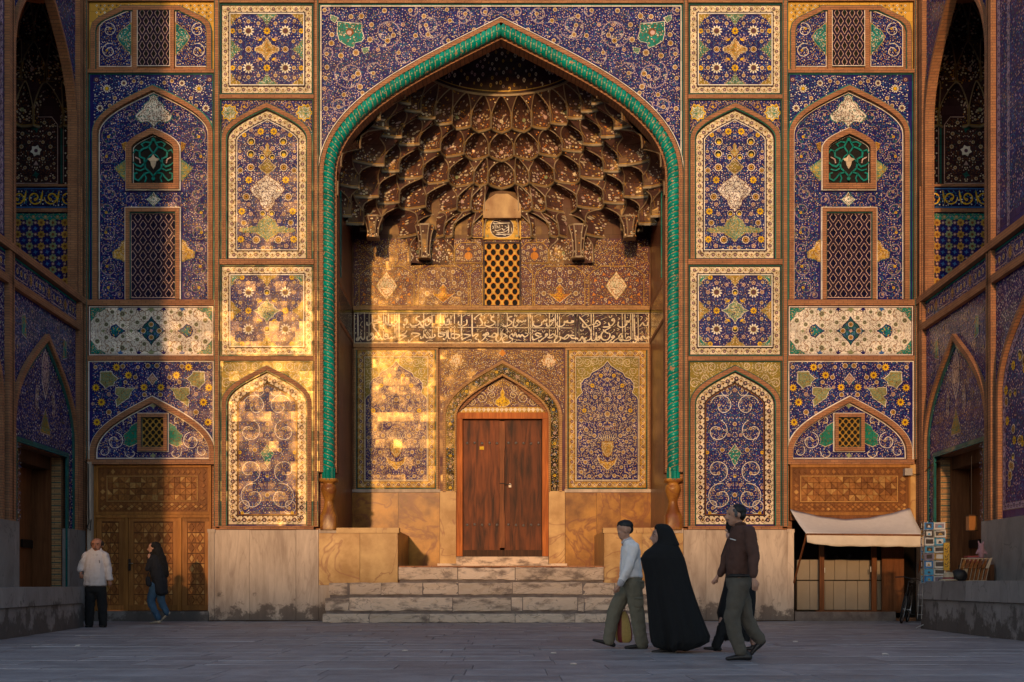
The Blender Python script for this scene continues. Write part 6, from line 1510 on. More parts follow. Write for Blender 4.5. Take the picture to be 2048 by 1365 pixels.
    ob.fill(lambda x, y: m(4.98) < x < m(6.6) and y < 570, (m(4.98), -40, m(6.6), 570), 9, ('lblue', 'pink', 'lilac'), ('lblue', 'turq', 'ochre'), 'lblue'); ob.mesh(WL, .028, name='panel_mosaic', parent=s1)
    s2 = sheet('tile_panel', t, rect(m(4.73), 668, END-4, 1062), 'cobalt', .03); A2 = arch_path(m(6.9), m(1.95), 1062, 860, 690, 14)
    mb = MB(); band(mb, WL, A2, 0, 9, -.06, .03, 'brick'); mb.build('brick_arch', s2)
    ob = Orn(seed=209); I2 = offset(A2, 10); border(ob, [(I2[0][0], 1050)]+I2[1:-1]+[(I2[-1][0], 1050)], 1, 13, True, 12, base='lilac', m1='cobalt', m2='violet', vine='violet')
    J = offset(I2, 15)
    for _ in range(46):
        x = ob.r.uniform(m(5.1), m(6.7)); y = ob.r.uniform(740, 1030)
        if inside(J, x, y): ob.ros(x, y, ob.r.uniform(6, 10), ob.r.choice(('y', 'o', 'q', 'c')))
    ob.fill(lambda x, y: inside(J, x, y), (m(5), 700, m(6.7), 1040), 8.5, ('lilac', 'pink'), ('lblue', 'lblue', 'turq'), 'lblue')
    ob.fill(lambda x, y: not inside(A2, x, y), (m(4.75), 672, m(6.7), 860), 8.5, ('lilac', 'pink', 'white'), ('lilac', 'white', 'turq'), 'lilac'); ob.mesh(WL, .028, name='panel_mosaic', parent=s2)
    # spandrel of the loggia arch
    S = [(m(.45), -200), (m(4.46), -200), (m(4.46), 598)]+LA[::-1]+[(m(.45), 598)]
    sp = sheet('spandrel_panel', t, S, 'cobalt', .04); o = Orn(seed=211)
    o.fill(lambda x, y: not inside(LA, x, y) and y < 300, (m(.46), -60, m(4.4), 300), 9, ('lblue', 'turq', 'pink'), ('lblue', 'turq', 'lilac'), 'lblue'); o.mesh(WL, .038, name='spandrel_mosaic', parent=sp)
    mb = MB(); band(mb, WL, LA, 0, 8, -.05, .16, 'brick'); mb.build('brick_arch', sp)
    # ---------------- loggia behind the arch; its end wall faces the viewer
    lg = t
    E = Plane(-.42); zf = WL(0, 606)[2]
    mb = MB(); mb.face([(9.6, -.42, zf), (12.8, -.42, zf), (12.8, -4.6, zf), (9.6, -4.6, zf)], 'brick'); mb.build('loggia_floor', lg)
    mb = MB(); mb.face([(12.8, -.40, zf), (12.8, -4.6, zf), (12.8, -4.6, 17), (12.8, -.40, 17)], 'umber'); mb.build('loggia_back', lg)
    mb = MB(); mb.face([(9.7, -4.62, zf), (12.9, -4.62, zf), (12.9, -4.62, 17), (9.7, -4.62, 17)], 'brick'); mb.build('loggia_near_end', lg)
    mb = MB(); mb.face([E(1840, 640, .03), E(2160, 640, .03), E(2160, 372, .03), E(1840, 372, .03)], 'brick'); mb.build('loggia_end', lg)
    # geometric panel with turquoise border
    R = rect(1855, 426, 1987, 640); mb = MB(); mb.fill(R, [], lambda q: E(q[0], q[1], .0), 'cobalt'); gp = mb.build('geometric_panel', lg)
    ob = Orn(seed=221); border(ob, R, 1, 14, True, 12, base='turq', m1='ochre', m2='lblue', vine='sage', edge='black'); 
    for j in range(10):
        for i in range(5):
            x = 1874+i*23.5; y = 446+j*23.5
            if x > 1972: continue
            c = (i+j) % 2
            ob.star(x, y, 8.6, 8, 'ochre' if (i % 2 == 0) else 'sage', 4, .72); ob.star(x, y, 4, 5, 'brown', 5, .6)
            ob.disk(x+11.7, y, 4.4, 'violet', 3, 8); ob.disk(x+11.7, y, 2.6, 'pink', 4, 5); ob.disk(x, y+11.7, 4.4, 'violet', 3, 8); ob.disk(x, y+11.7, 2.6, 'pink', 4, 5)
            ob.star(x+11.7, y+11.7, 5, 4, 'lblue', 3, .45)
    ob.mesh(E, -.002, name='star_mosaic', parent=gp)
    mb = MB(); mb.fill(rect(1850, 375, 1992, 418), [], lambda q: E(q[0], q[1], .0), 'navy'); yb = mb.build('scroll_band', lg)
    ob = Orn(seed=223)
    for i in range(4): ob.spiral(1868+i*33, 396, 14, 3.1+(i % 2)*3.1, 1.2, 1 if i % 2 else -1, 'yellow', 2.2, fl=('y', 3.5), leaves='yellow', line=False); ob.leaf(1885+i*33, 380, 1.4, 30, 4, 'yellow', 3)
    ob.ribbon([(1850, 378), (1992, 378)], 2, 'lblue', 2); ob.ribbon([(1850, 415), (1992, 415)], 2, 'lblue', 2)
    ob.fill(lambda x, y: True, (1852, 381, 1990, 412), 8, ('lblue', 'white'), ('lblue', 'turq'), 'lblue'); ob.mesh(E, -.002, name='scroll_mosaic', parent=yb)
    mb = MB(); pbox(mb, E, 1846, 418.5, 2000, 425.5, -.05, .02, 'brick'); pbox(mb, E, 1846, 370, 2000, 374.5, -.05, .02, 'brick'); mb.build('brick_course', lg, 'stuff')
    # muqarnas half-vault of the loggia end wall
    P = [(1888, 368), (1888, 250), (1900, 234), (1962, 234), (1976, 250), (1976, 368)]
    NV = Plane(.25)
    mb = MB(); mb.face([NV(1830, 372), NV(2160, 372), NV(2160, 120), NV(1830, 120)], 'umber'); nb = mb.build('niche_field', lg)
    ob = Orn(1932, seed=225)
    mb = MB(); band(mb, NV, P, 0, 1.4, -.012, .0, 'pink', True); mb.build('fillet', nb)
    ob.star(1931.9, 302, 12, 6, 'white', 4, .7); ob.disk(1931.9, 302, 4, 'violet', 5, 7); ob.star(1931.9, 328, 6, 3, 'pink', 4, .5, -1.57); ob.star(1931.9, 256, 10, 4, 'teal', 4, .5); ob.star(1931.9, 350, 8, 4, 'teal', 4, .5)
    for k in ((1932, 302, 13), (1932, 328, 6), (1932, 256, 9), (1932, 350, 8)): ob.keep(*k)
    for (x, y, r) in ((1915, 246, 4.5), (1905, 268, 4.5), (1903, 294, 5), (1918, 285, 4), (1918, 318, 4.5), (1910, 336, 4), (1896, 328, 3.5), (1898, 252, 3.5), (1912, 358, 4), (1896, 356, 3.5)): ob.ros(x, y, r, 'c')
    ob.fill(lambda x, y: inside(offset(P, 3, True), x, y), (1889, 235, 1932, 368), 7, ('pink', 'cream'), ('brown', 'brown', 'teal'), 'brown', fr=.3)
    ob.mx = None
    for (xa, xb) in ((1857, 1877), (1984, 2000)):
        ob.ribbon([(xa, 366), (xa, 232)], 1.2, 'pink', 3); ob.ribbon([(xb, 366), (xb, 232)], 1.2, 'pink', 3)
        for k in range(9): ob.ros((xa+xb)/2, 240+k*15, 5 if k % 2 else 3.6, 'c' if k % 2 else 'd'); ob.small(xa+4, 247+k*15, 2.4, ('white', 'teal')); ob.small(xb-4, 247+k*15, 2.4, ('white', 'teal'))
    for x in (1881, 1980): ob.poly([(x-2, 368), (x-2, 235), (x+2, 235), (x+2, 368)], 'teal', 3)
    ob.mesh(NV, -.002, name='niche_mosaic', parent=nb)
    global RIBS, MOS, vault, TIERS
    keep = (RIBS, MOS, vault, TIERS); RIBS, MOS = MB(), MB()
    vault = bpy.data.objects.new('small_muqarnas', None); COL.objects.link(vault); vault.parent = t; vault.location = (E(1925, 0)[0], -.62, 0)
    zz = lambda y: CAMZ+(1168-y)*E.k
    TIERS = [dict(a=.30, b=.25, p=.9, z=zz(5)), dict(a=.55, b=.42, p=.9, z=zz(75)), dict(a=.80, b=.60, p=.85, z=zz(150)), dict(a=.98, b=.80, p=.8, z=zz(232))]
    for k, bs in ((1, (-56, -20, 20, 60)), (2, (-58, -34, 0, 38, 70)), (3, (-52, -36, -15, 17, 44, 72))):
        for a, b in zip(bs, bs[1:]): cell(TIERS[k], TIERS[k-1], a*D2R, b*D2R, .16, .42, 'umber')
    RIBS.build('rib_moulding', vault, 'stuff'); MOS.build('vault_mosaic', vault, 'stuff'); RIBS, MOS, vault, TIERS = keep
    return t
wr = wing()
def mirror_thing(o, label):
    c = o.copy(); COL.objects.link(c); c['label'] = label; c.scale = (-1, 1, 1)
    for ch in o.children:
        d = ch.copy(); COL.objects.link(d); d.parent = c
        for g in ch.children: e = g.copy(); COL.objects.link(e); e.parent = d
    return c
mirror_thing(wr, 'tiled wing wall at the left of the square with open loggia above a tall arch')
# ================================================================== WOODEN SCREENS
PIECE = {}
def piece(shape, pts, tone, th=.02):
    key = (shape, tone)
    if key not in PIECE:
        mb = MB(); n = len(pts); c = [sum(p[i] for p in pts)/n for i in (0, 1)]
        A = [(c[0]+(x-c[0])*.97, 0., c[1]+(z-c[1])*.97) for x, z in pts]; B = [(c[0]+(x-c[0])*.88, -th, c[1]+(z-c[1])*.88) for x, z in pts]
        for i in range(n): j = (i+1) % n; mb.face([A[i], A[j], B[j], B[i]], tone)
        mb.face(B, tone)
        me = bpy.data.meshes.new('parquet_piece'); me.from_pydata(mb.v, [], mb.f); me.materials.append(MATS[tone]); PIECE[key] = me
    return PIECE[key]
def put(shape, pts, tone, loc, parent, name='parquet_piece'):
    o = bpy.data.objects.new(name, piece(shape, pts, tone)); COL.objects.link(o); o.location = loc; o.parent = parent; return o
RW = random.Random(12)
def tone(): return RW.choice(('walnut', 'teak', 'teak', 'walnut', 'teak', 'maple'))
def pinwheel(parent, pl, x, y, s, dy):
    # square cut into eight triangles round a point
    h = s*pl.k/2; c = pl(x+s/2, y+s/2, dy)
    V = [(-h, -h), (0, -h), (h, -h), (h, 0), (h, h), (0, h), (-h, h), (-h, 0)]
    for i in range(8): put('tri%d_%.3f' % (i, s), [(0, 0), V[i], V[(i+1) % 8]], tone(), c, parent)
CORN = MB()
def starcell(parent, pl, x, y, w, h_, dy):
    hx, hz = w*pl.k/2, h_*pl.k/2; c = pl(x+w/2, y+h_/2, dy)
    put('dia_%.2f_%.2f' % (w, h_), [(-hx*.62, 0), (0, -hz*.85), (hx*.62, 0), (0, hz*.85)], tone(), c, parent)
    for i, (sx, sz) in enumerate(((-1, -1), (1, -1), (1, 1), (-1, 1))):
        mt = tone(); T3 = [(c[0]+a, c[1], c[2]+b) for a, b in ((sx*hx*.96, sz*hz*.96), (sx*hx*.16, sz*hz*.96), (sx*hx*.82, sz*.1*hz))]
        CORN.prism(T3 if sx*sz > 0 else T3[::-1], (0, -.016, 0), mt)
def diamonds(parent, pl, x0, y0, x1, y1, s, dy):
    h = s*pl.k/2; nx = max(1, int(round((x1-x0)/s))); ny = max(1, int(round((y1-y0)/s))); sx, sy = (x1-x0)/nx, (y1-y0)/ny
    for j in range(ny*2-1):
        for i in range(nx-(j % 2)):
            c = pl(x0+(i+.5+(j % 2)*.5)*sx, y0+(j+1)*sy/2, dy); put('lozenge_%.3f_%.3f' % (sx, sy), [(-sx*pl.k*.42, 0), (0, -sy*pl.k*.42), (sx*pl.k*.42, 0), (0, sy*pl.k*.42)], tone(), c, parent)
def over_panel(root, pl, x0, x1, y0=929.5, y1=1030):
    mb = MB(); pbox(mb, pl, x0, y0, x1, y1, .012, .1, 'walnut'); bp = mb.build('screen_board', root)
    for (a, b, c, d) in ((x0, y0, x1, y0+6), (x0, y1-6, x1, y1), (x0, y0+6.2, x0+4, y1-6.2), (x1-4, y0+6.2, x1, y1-6.2)):
        mb = MB(); pbox(mb, pl, a, b, c, d, -.03, .05, 'rail_wood'); mb.build('frame_rail', root)
    ix0, ix1, iy0, iy1 = x0+22, x1-26, y0+24, y1-28
    R = rect(ix0-1.5, iy0-1.5, ix1+1.5, iy1+1.5); mb = MB(); band(mb, pl, R, 0, 1.5, -.015, .01, 'maple', True); mb.build('inlay_line', root)
    n = 8; s = (ix1-ix0)/n
    for i in range(n):
        for j in range(2): pinwheel(root, pl, ix0+i*s, iy0+j*(iy1-iy0)/2+((iy1-iy0)/2-s)/2, s, .01)
    diamonds(root, pl, x0+6, y0+8, x1-6, iy0-3, 11, .01); diamonds(root, pl, x0+6, iy1+3, x1-6, y1-8, 11, .01)
    diamonds(root, pl, x0+6, iy0-1, ix0-3, iy1+1, 12, .01); diamonds(root, pl, ix1+3, iy0-1, x1-6, iy1+1, 12, .01)
def wooden_gate():
    pl = Plane(.10); g = bpy.data.objects.new('wooden_gate', None); COL.objects.link(g); g.parent = portal
    over_panel(g, pl, 193, 420)
    for (a, b, c, d) in ((189, 928, 193, 1222), (420, 928, 423, 1222), (193, 1030.5, 420, 1036), (248.5, 1036.3, 257, 1222), (356.5, 1036.3, 364, 1222)):
        mb = MB(); pbox(mb, pl, a, b, c, d, -.05, .08, 'rail_wood'); mb.build('gate_rail', g)
    for (a, b, nc) in ((193.3, 248.2, 2), (257.3, 356.2, 4), (364.3, 419.7, 2)):
        mb = MB(); pbox(mb, pl, a, 1036.5, b, 1221, .02, .08, 'walnut'); mb.build('gate_leaf', g)
        for (p, q, r, s) in ((a, 1036.5, b, 1043), (a, 1211, b, 1221), (a, 1043.2, a+10, 1210.8), (b-10, 1043.2, b, 1210.8)):
            mb = MB(); pbox(mb, pl, p, q, r, s, -.005, .03, 'teak'); mb.build('leaf_stile', g)
        w = (b-a-22)/nc; nr = 8; h = (1210-1045)/nr
        for j in range(nr):
            mb = MB(); pbox(mb, pl, a+10.5, 1044.6+j*h, b-10.5, 1045.6+j*h, .005, .03, 'dark_wood'); mb.build('inlay_line', g)
            for i in range(nc): starcell(g, pl, a+11+i*w, 1046+j*h, w, h-1.4, .018)
    CORN.build('corner_inlay', g, 'stuff')
    mb = MB(); c = pl(259, 1130, -.03); mb.box((c[0]-.02, c[1]-.01, c[2]-.14), (c[0]+.035, c[1]+.03, c[2]+.14), 'iron'); mb.tube([(c[0]+.01, c[1], c[2]+.03), (c[0]+.01, c[1]-.06, c[2]+.03), (c[0]+.11, c[1]-.06, c[2]+.03)], .012, 'steel', 6); mb.build('door_handle', g)
    mb = MB(); mb.box((pl(186, 0)[0], -.15, 0.0), (pl(421.5, 0)[0], .5, F0(0, 1223)[2]), 'plinth_stone'); mb.build('stone_sill', g)
    mb = MB(); mb.box((pl(180, 0)[0], -.09, .0), (pl(188, 0)[0], .2, F0(0, 925)[2]), 'marble_grey'); mb.build('stone_jamb', g)
wooden_gate()
def shop_screen():
    pl = Plane(.0); g = bpy.data.objects.new('wooden_screen', None); COL.objects.link(g); g.parent = portal
    over_panel(g, pl, 1580, 1820, 929.5, 1031)
    mb = MB(); pbox(mb, pl, 1580, 1031.3, 1820, 1041, -.02, .1, 'red_wood'); mb.build('gate_rail', g)
    mb = MB(); pbox(mb, pl, 1820.5, 929, 1836, 1062, .03, .12, 'marble_gold'); mb.build('stone_jamb', g)
shop_screen()
# ================================================================== SHOP, AWNING, COUNTERS
plain('canvas', (.66, .63, .62), .85, bump=.4, scale=9, var=.12); plain('canvas_cream', (.64, .56, .46), .85, bump=.5, scale=7, var=.15)
plain('cupboard', (.30, .25, .19), .6, var=.12, scale=5); plain('black_cloth', (.004, .004, .005), .92, var=.2); plain('tyre', (.012, .012, .012), .8)
plain('white_shirt', (.52, .49, .50), .85, bump=.25, scale=18, var=.08); plain('boy_shirt', (.86, .81, .79), .85, bump=.25, scale=16, var=.08)
plain('skin', (.50, .26, .17), .55, var=.12); plain('skin_dark', (.30, .14, .09), .55, var=.12); plain('skin_pale', (.42, .24, .18), .55, var=.1)
plain('hair_black', (.008, .006, .006), .6); plain('hair_grey', (.085, .08, .08), .7, var=.5, scale=60)
plain('black_trousers', (.006, .006, .007), .9); plain('brown_shirt', (.085, .036, .024), .85, bump=.2, scale=15); plain('grey_trousers', (.10, .085, .065), .88, bump=.2, scale=15)
plain('cargo', (.17, .15, .105), .88, bump=.3, scale=12, var=.2); plain('denim', (.028, .075, .14), .85, bump=.2, scale=15, var=.25); plain('shoe_black', (.012, .009, .008), .45); plain('shoe_tan', (.36, .30, .23), .6)
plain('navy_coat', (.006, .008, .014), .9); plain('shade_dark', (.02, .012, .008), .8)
plain('card_white', (.62, .60, .56), .5, var=.05); plain('card_blue', (.02, .16, .42), .4); plain('card_sky', (.06, .30, .50), .4); plain('card_dark', (.05, .035, .03), .4); plain('card_gold', (.42, .24, .05), .4); plain('card_mauve', (.22, .17, .22), .4)
plain('straw', (.42, .33, .22), .8); plain('bag_red', (.22, .03, .035), .6); plain('bag_yellow', (.50, .34, .10), .6); plain('pink_plush', (.24, .15, .20), .9); plain('sign_yellow', (.55, .32, .03), .5); plain('lamp_amber', (.30, .11, .02), .4); plain('plastic_grey', (.33, .30, .28), .5); plain('glass_dark', (.02, .02, .022), .12)
def px3(x, y, Y):
    k = (CAMD+Y)/FPX; return (CAMX+(x-1010)*k, Y, CAMZ+(1168-y)*k)
def shop():
    t = thing('souvenir_shop', 'dark shop bay with beige cupboard doors and brown posts under the awning', 'shop', (0, 0, 0))
    xa, xb = F0(1587, 0)[0], F0(1835, 0)[0]; z1 = F0(0, 1036)[2]
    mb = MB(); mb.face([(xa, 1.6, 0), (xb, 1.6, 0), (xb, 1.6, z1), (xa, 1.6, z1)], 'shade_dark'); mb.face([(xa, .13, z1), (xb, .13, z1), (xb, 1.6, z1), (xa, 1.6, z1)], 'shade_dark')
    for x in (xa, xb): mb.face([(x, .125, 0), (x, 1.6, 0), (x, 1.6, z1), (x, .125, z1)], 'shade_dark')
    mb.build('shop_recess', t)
    mb = MB(); mb.box((xa+.02, -.06, .0), (F0(1790, 0)[0], 1.58, .22), 'mortar'); mb.build('shop_sill', t)
    P = Plane(.35)
    for (y0, y1, xs) in ((1120, 1160, (1594, 1619.5, 1647, 1669.5, 1694, 1718.5, 1742, 1754, 1768)), (1162.5, 1220, (1594, 1619.5, 1650, 1667, 1691, 1715.5, 1738.5, 1754, 1768))):
        for a, b in zip(xs, xs[1:]):
            mb = MB(); pbox(mb, P, a+.4, y0, b-.4, y1, random.uniform(0, .01), .05, 'cupboard'); mb.build('cupboard_door', t)
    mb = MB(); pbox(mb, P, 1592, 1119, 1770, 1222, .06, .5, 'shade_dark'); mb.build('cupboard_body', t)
    for x in (1641, 1746):
        mb = MB(); pbox(mb, F0, x-1, 1085, x+8, 1222, .02, .12, 'red_wood'); mb.build('wooden_post', t)
    mb = MB(); pbox(mb, F0, 1768, 1085, 1812, 1225, .14, .2, 'red_wood'); mb.build('side_panel', t)
    mb = MB(); pbox(mb, F0, 1632, 1221.5, 1800, 1226, .0, .12, 'red_wood'); mb.build('bottom_rail', t)
    for (x, w, h) in ((1655, 10, 10), (1676, 12, 9), (1703, 14, 11), (1733, 8, 6)):
        mb = MB(); c = P(x, 1119, .12); r = w*P.k/2; mb.lathe((c[0], c[1], c[2]), [(r*.7, 0), (r, h*P.k*.3), (r*.8, h*P.k*.7), (r*.3, h*P.k)], 'shade_dark', 10)
        tag(mb.build('pot', None), {1655: 'small dark pot on the cupboard beside the left post', 1676: 'squat dark pot, second along the cupboard top', 1703: 'widest dark pot in the middle of the cupboard top', 1733: 'smallest dark pot near the right post of the shop'}[x], 'pot', 'pots on the shop cupboard')
    for (x, y) in ((1649, 1141), (1741, 1139)):
        mb = MB(); c = F0(x, y, -.0); mb.tube([(c[0], c[1]-.02, c[2]-.06), (c[0], c[1]-.02, c[2]+.06)], .014, 'steel', 6); mb.build('door_handle', t)
shop()
def awning():
    t = thing('canvas_awning', 'sagging pale canvas awning with cream valance over the shop', 'awning', (0, 0, 0))
    A = [px3(1580, 1019, -.08), px3(1820, 1017, -.08)]; Y1 = -1.25
    B = [px3(1613, 1069, Y1), px3(1847, 1071, Y1)]
    n, m = 24, 10; rows = []
    for j in range(m+1):
        v = j/m; r = []
        for i in range(n+1):
            u = i/n; a = Vector(A[0]).lerp(Vector(A[1]), u); b = Vector(B[0]).lerp(Vector(B[1]), u); p = a.lerp(b, v)
            sag = .24*math.sin(math.pi*u)*(1-v)**1.1+.07*math.sin(math.pi*v)*(.4+.6*math.sin(math.pi*u)); p.z -= sag+.006*math.sin(u*31+v*4)
            r.append(tuple(p))
        rows.append(r)
    mb = MB(); mb.grid(rows, 'canvas', True); o = mb.build('canvas_sheet', t); sm = o.modifiers.new('thickness', 'SOLIDIFY'); sm.thickness = .006
    rows2 = [rows[-1]]
    for j in range(1, 6):
        v = j/5; rows2.append([(x+.01*math.sin(i*1.7+v), y-.02*v+.028*v*math.sin(i*.9+1.3*math.sin(i*.37)), z-.26*v*(1-.3*max(0, 1-i/5.))-.008*v*math.sin(i*1.3)) for i, (x, y, z) in enumerate(rows[-1])])
    mb = MB(); mb.grid(rows2, 'canvas_cream', True); o = mb.build('valance', t); sm = o.modifiers.new('thickness', 'SOLIDIFY'); sm.thickness = .005
    mb = MB(); mb.tube([B[0], B[1]], .022, 'red_wood', 8); mb.build('front_bar', t)
    mb = MB(); mb.tube([B[0], px3(1588, 1166, -.08)], .024, 'red_wood', 8); mb.build('strut', t)
    mb = MB(); mb.tube([B[1], px3(1838, 1150, -.08)], .024, 'red_wood', 8); mb.build('strut', t)
awning()
def counter(sg, p0, p1, ztop, zmid, label):
    t = thing('stone_counter', label, 'wall', (0, 0, 0)); d = Vector((p1[0]-p0[0], p1[1]-p0[1], 0)); L = d.length; d.normalize(); nrm = Vector((sg*1.0, 0, 0))*1.0; inn = Vector((sg*2.4, 0, 0))
    def blk(s0, s1, z0, z1, out, name, seed):
        a = Vector((p0[0], p0[1], 0))+d*s0-nrm*out; b = Vector((p0[0], p0[1], 0))+d*s1-nrm*out; c = .012
        mb = MB(); lo = [a, b, b+inn, a+inn]
        mb.hexa([(q.x, q.y, z0) for q in lo]+[(q.x+(sg*c if i in (0, 1) else 0), q.y, z1-random.uniform(0, .004)) for i, q in enumerate(lo)], 'plinth_stone'); return mb.build(name, t)
    cuts = [0, .95, 2.1, 3.4, 4.9, 8]
    for a, b in zip(cuts, cuts[1:]): blk(a+.004, b-.004, 0, zmid-.012, .0, 'base_block', a)
    cuts = [0, 1.3, 2.6, 4.2, 8]
    for a, b in zip(cuts, cuts[1:]): blk(a+.004, b-.004, zmid, ztop, .035, 'coping_block', a)
    mb = MB(); a = Vector((p0[0], p0[1], 0))+nrm*.03+d*.03; b = Vector((p0[0], p0[1], 0))+d*7.9+nrm*.03; mb.hexa([(a.x, a.y, 0), (b.x, b.y, 0), (b.x+inn.x*.97, b.y, 0), (a.x+inn.x*.97, a.y, 0), (a.x, a.y, ztop-.03), (b.x, b.y, ztop-.03), (b.x+inn.x*.97, b.y, ztop-.03), (a.x+inn.x*.97, a.y, ztop-.03)], 'mortar'); mb.build('core', t)
counter(-1, (-8.33, -3.92), (-7.75, -9.3), .81, .49, 'low grey stone counter along the left wing wall')
counter(1, (8.14, -4.7), (7.94, -9.8), .92, .575, 'low grey stone counter along the right wing wall, with souvenirs on it')
# ================================================================== SMALL THINGS ON THE RIGHT
def postcard_rack():
    Y = -4.9; t = thing('postcard_rack', 'tall wire postcard rack at the end of the right counter', 'rack', (0, 0, 0))
    c = px3(1855, 1250, Y); zt = px3(0, 1044, Y)[2]
    mb = MB(); mb.tube([(c[0], c[1], 0.03), (c[0], c[1], zt)], .014, 'steel', 8); mb.build('pole', t)
    for k in range(3):
        a = k*2.1+.4; mb = MB(); mb.tube([(c[0], c[1], .12), (c[0]+.22*math.cos(a), c[1]+.22*math.sin(a), .015)], .012, 'steel', 6); mb.build('foot', t)
    R = random.Random(3); mats = ['card_blue', 'card_sky', 'card_dark', 'card_gold', 'card_mauve', 'card_blue']
    faces = [((1841, 1846), -.1, .55), ((1848, 1868), -.16, .0), ((1868, 1891), -.05, -.45)]
    rowsy = [(1045, 1060), (1061, 1075), (1076, 1092), (1093, 1106), (1107, 1121), (1122, 1137), (1138, 1151), (1152, 1166)]
    for fi, ((xa, xb), dy, rot) in enumerate(faces):
        for j, (ya, yb) in enumerate(rowsy):
            p = px3(xa, yb, Y+dy); q = px3(xb, ya, Y+dy); w = q[0]-p[0]; h = q[2]-p[2]; x0 = p[0]+R.uniform(-.01, .01)
            M = Matrix.Translation((x0+w/2, p[1], p[2]+h/2)) @ Matrix.Rotation(rot, 4, 'Z') @ Matrix.Rotation(R.uniform(-.06, .06), 4, 'Y')
            mb = MB(); ww, hh = w*.46, h*.47
            V = lambda x, y, z: tuple(M @ Vector((x, y, z)))
            framed = (fi == 2 and j not in (2, 4)) or (fi == 1 and j == 2)
            base = 'card_white' if framed else R.choice(mats)
            mb.hexa([V(-ww, -.003, -hh), V(ww, -.003, -hh), V(ww, .003, -hh), V(-ww, .003, -hh), V(-ww, -.003, hh), V(ww, -.003, hh), V(ww, .003, hh), V(-ww, .003, hh)], base)
            cd_ = mb.build('postcard', t)
            m2 = MB(); pic = R.choice(('card_dark', 'card_dark', 'card_mauve', 'card_gold')) if framed else R.choice(('card_sky', 'card_gold', 'card_dark', 'card_white'))
            k = .8 if framed else .6; m2.face([V(-ww*k, -.0045, -hh*.55), V(ww*k, -.0045, -hh*.55), V(ww*k, -.0045, hh*.7), V(-ww*k, -.0045, hh*.7)], pic)
            m2.face([V(-ww*k*.5, -.006, -hh*.4), V(ww*k*.6, -.006, -hh*.4), V(ww*k*.3, -.006, hh*.15), V(-ww*k*.2, -.006, hh*.3)], R.choice(('card_gold', 'card_sky', 'card_dark', 'card_white'))); m2.build('picture', cd_)
    w = MB()
    for (x, dy) in ((1842, -.1), (1848, -.17), (1868, -.17), (1890, -.06)):
        w.tube([px3(x, 1168, Y+dy), px3(x, 1044, Y+dy)], .005, 'steel', 5)
    for j, (ya, yb) in enumerate(rowsy): w.tube([px3(1842, yb, Y-.1), px3(1848, yb, Y-.175), px3(1868, yb, Y-.175), px3(1890, yb, Y-.06)], .004, 'steel', 4)
    for (x, y0, y1) in ((1838, 1168, 1238), (1846, 1168, 1238)): w.tube([px3(x, y0, Y-.05), px3(x-3, y1, Y-.05)], .005, 'steel', 4)
    for y in (1190, 1212, 1230): w.tube([px3(1835, y, Y-.05), px3(1846, y, Y-.1)], .004, 'steel', 4)
    w.build('wire_frame', t, 'stuff')
postcard_rack()
def bicycle():
    # seen nearly end-on, leaning in the corner beside the shop
    t = thing('bicycle', 'dark bicycle leaning in the corner beside the shop', 'bicycle', px3(1808, 1244, -1.0)); o = Vector(t.location); t.location = (0, 0, 0)
    g = Vector((o.x, -1.0, 0)); f = Vector((.42, .9, 0)).normalized(); lean = Vector((.16, -.05, 1)).normalized(); s = f.cross(lean).normalized()
    P = lambda u, v, w=0: tuple(g+f*u+lean*v+s*w)
    def wheel(u, name):
        wt = MB(); n = 28
        wt.tube([P(u+.33*math.cos(2*math.pi*i/n), .34+.33*math.sin(2*math.pi*i/n)) for i in range(n+1)], .02, 'tyre', 8, False); w = wt.build(name, t)
        rm = MB(); rm.tube([P(u+.305*math.cos(2*math.pi*i/n), .34+.305*math.sin(2*math.pi*i/n)) for i in range(n+1)], .01, 'steel', 6, False); rm.build('rim', w)
        sp = MB()
        for i in range(16): a = 2*math.pi*i/16; sp.tube([P(u, .34, .02*(-1)**i), P(u+.3*math.cos(a), .34+.3*math.sin(a))], .002, 'steel', 3, False)
        sp.build('spokes', w, 'stuff')
    wheel(-.5, 'wheel'); wheel(.52, 'wheel')
    mb = MB()
    for a, b in (((-.36, .82), (-.05, .30)), ((-.36, .82), (.22, .80)), ((-.05, .30), (.22, .86)), ((-.05, .30), (.52, .34)), ((.22, .80), (.52, .34)), ((-.42, .95), (-.5, .34))): mb.tube([P(*a), P(*b)], .017, 'iron', 8)
    mb.build('frame', t)
    mb = MB(); mb.tube([P(-.40, .98, -.30), P(-.42, 1.02, -.12), P(-.42, 1.0, 0), P(-.42, 1.02, .12), P(-.40, .98, .30)], .013, 'iron', 8); mb.build('handlebar', t)
    mb = MB(); mb.tube([P(.13, .92), P(.24, .93), P(.36, .95)], [.03, .05, .075], 'tyre', 8); mb.build('saddle', t)
    mb = MB(); mb.tube([P(-.05, .30, -.1), P(-.05, .30, .1)], .012, 'steel', 6); mb.tube([P(-.05, .3, .1), P(.08, .22, .1)], .01, 'steel', 6); mb.box(*[tuple(Vector(P(.08, .2, .14))+Vector(q)) for q in ((-.05, -.05, 0), (.05, .05, .02))], 'tyre'); mb.build('crank', t)
bicycle()
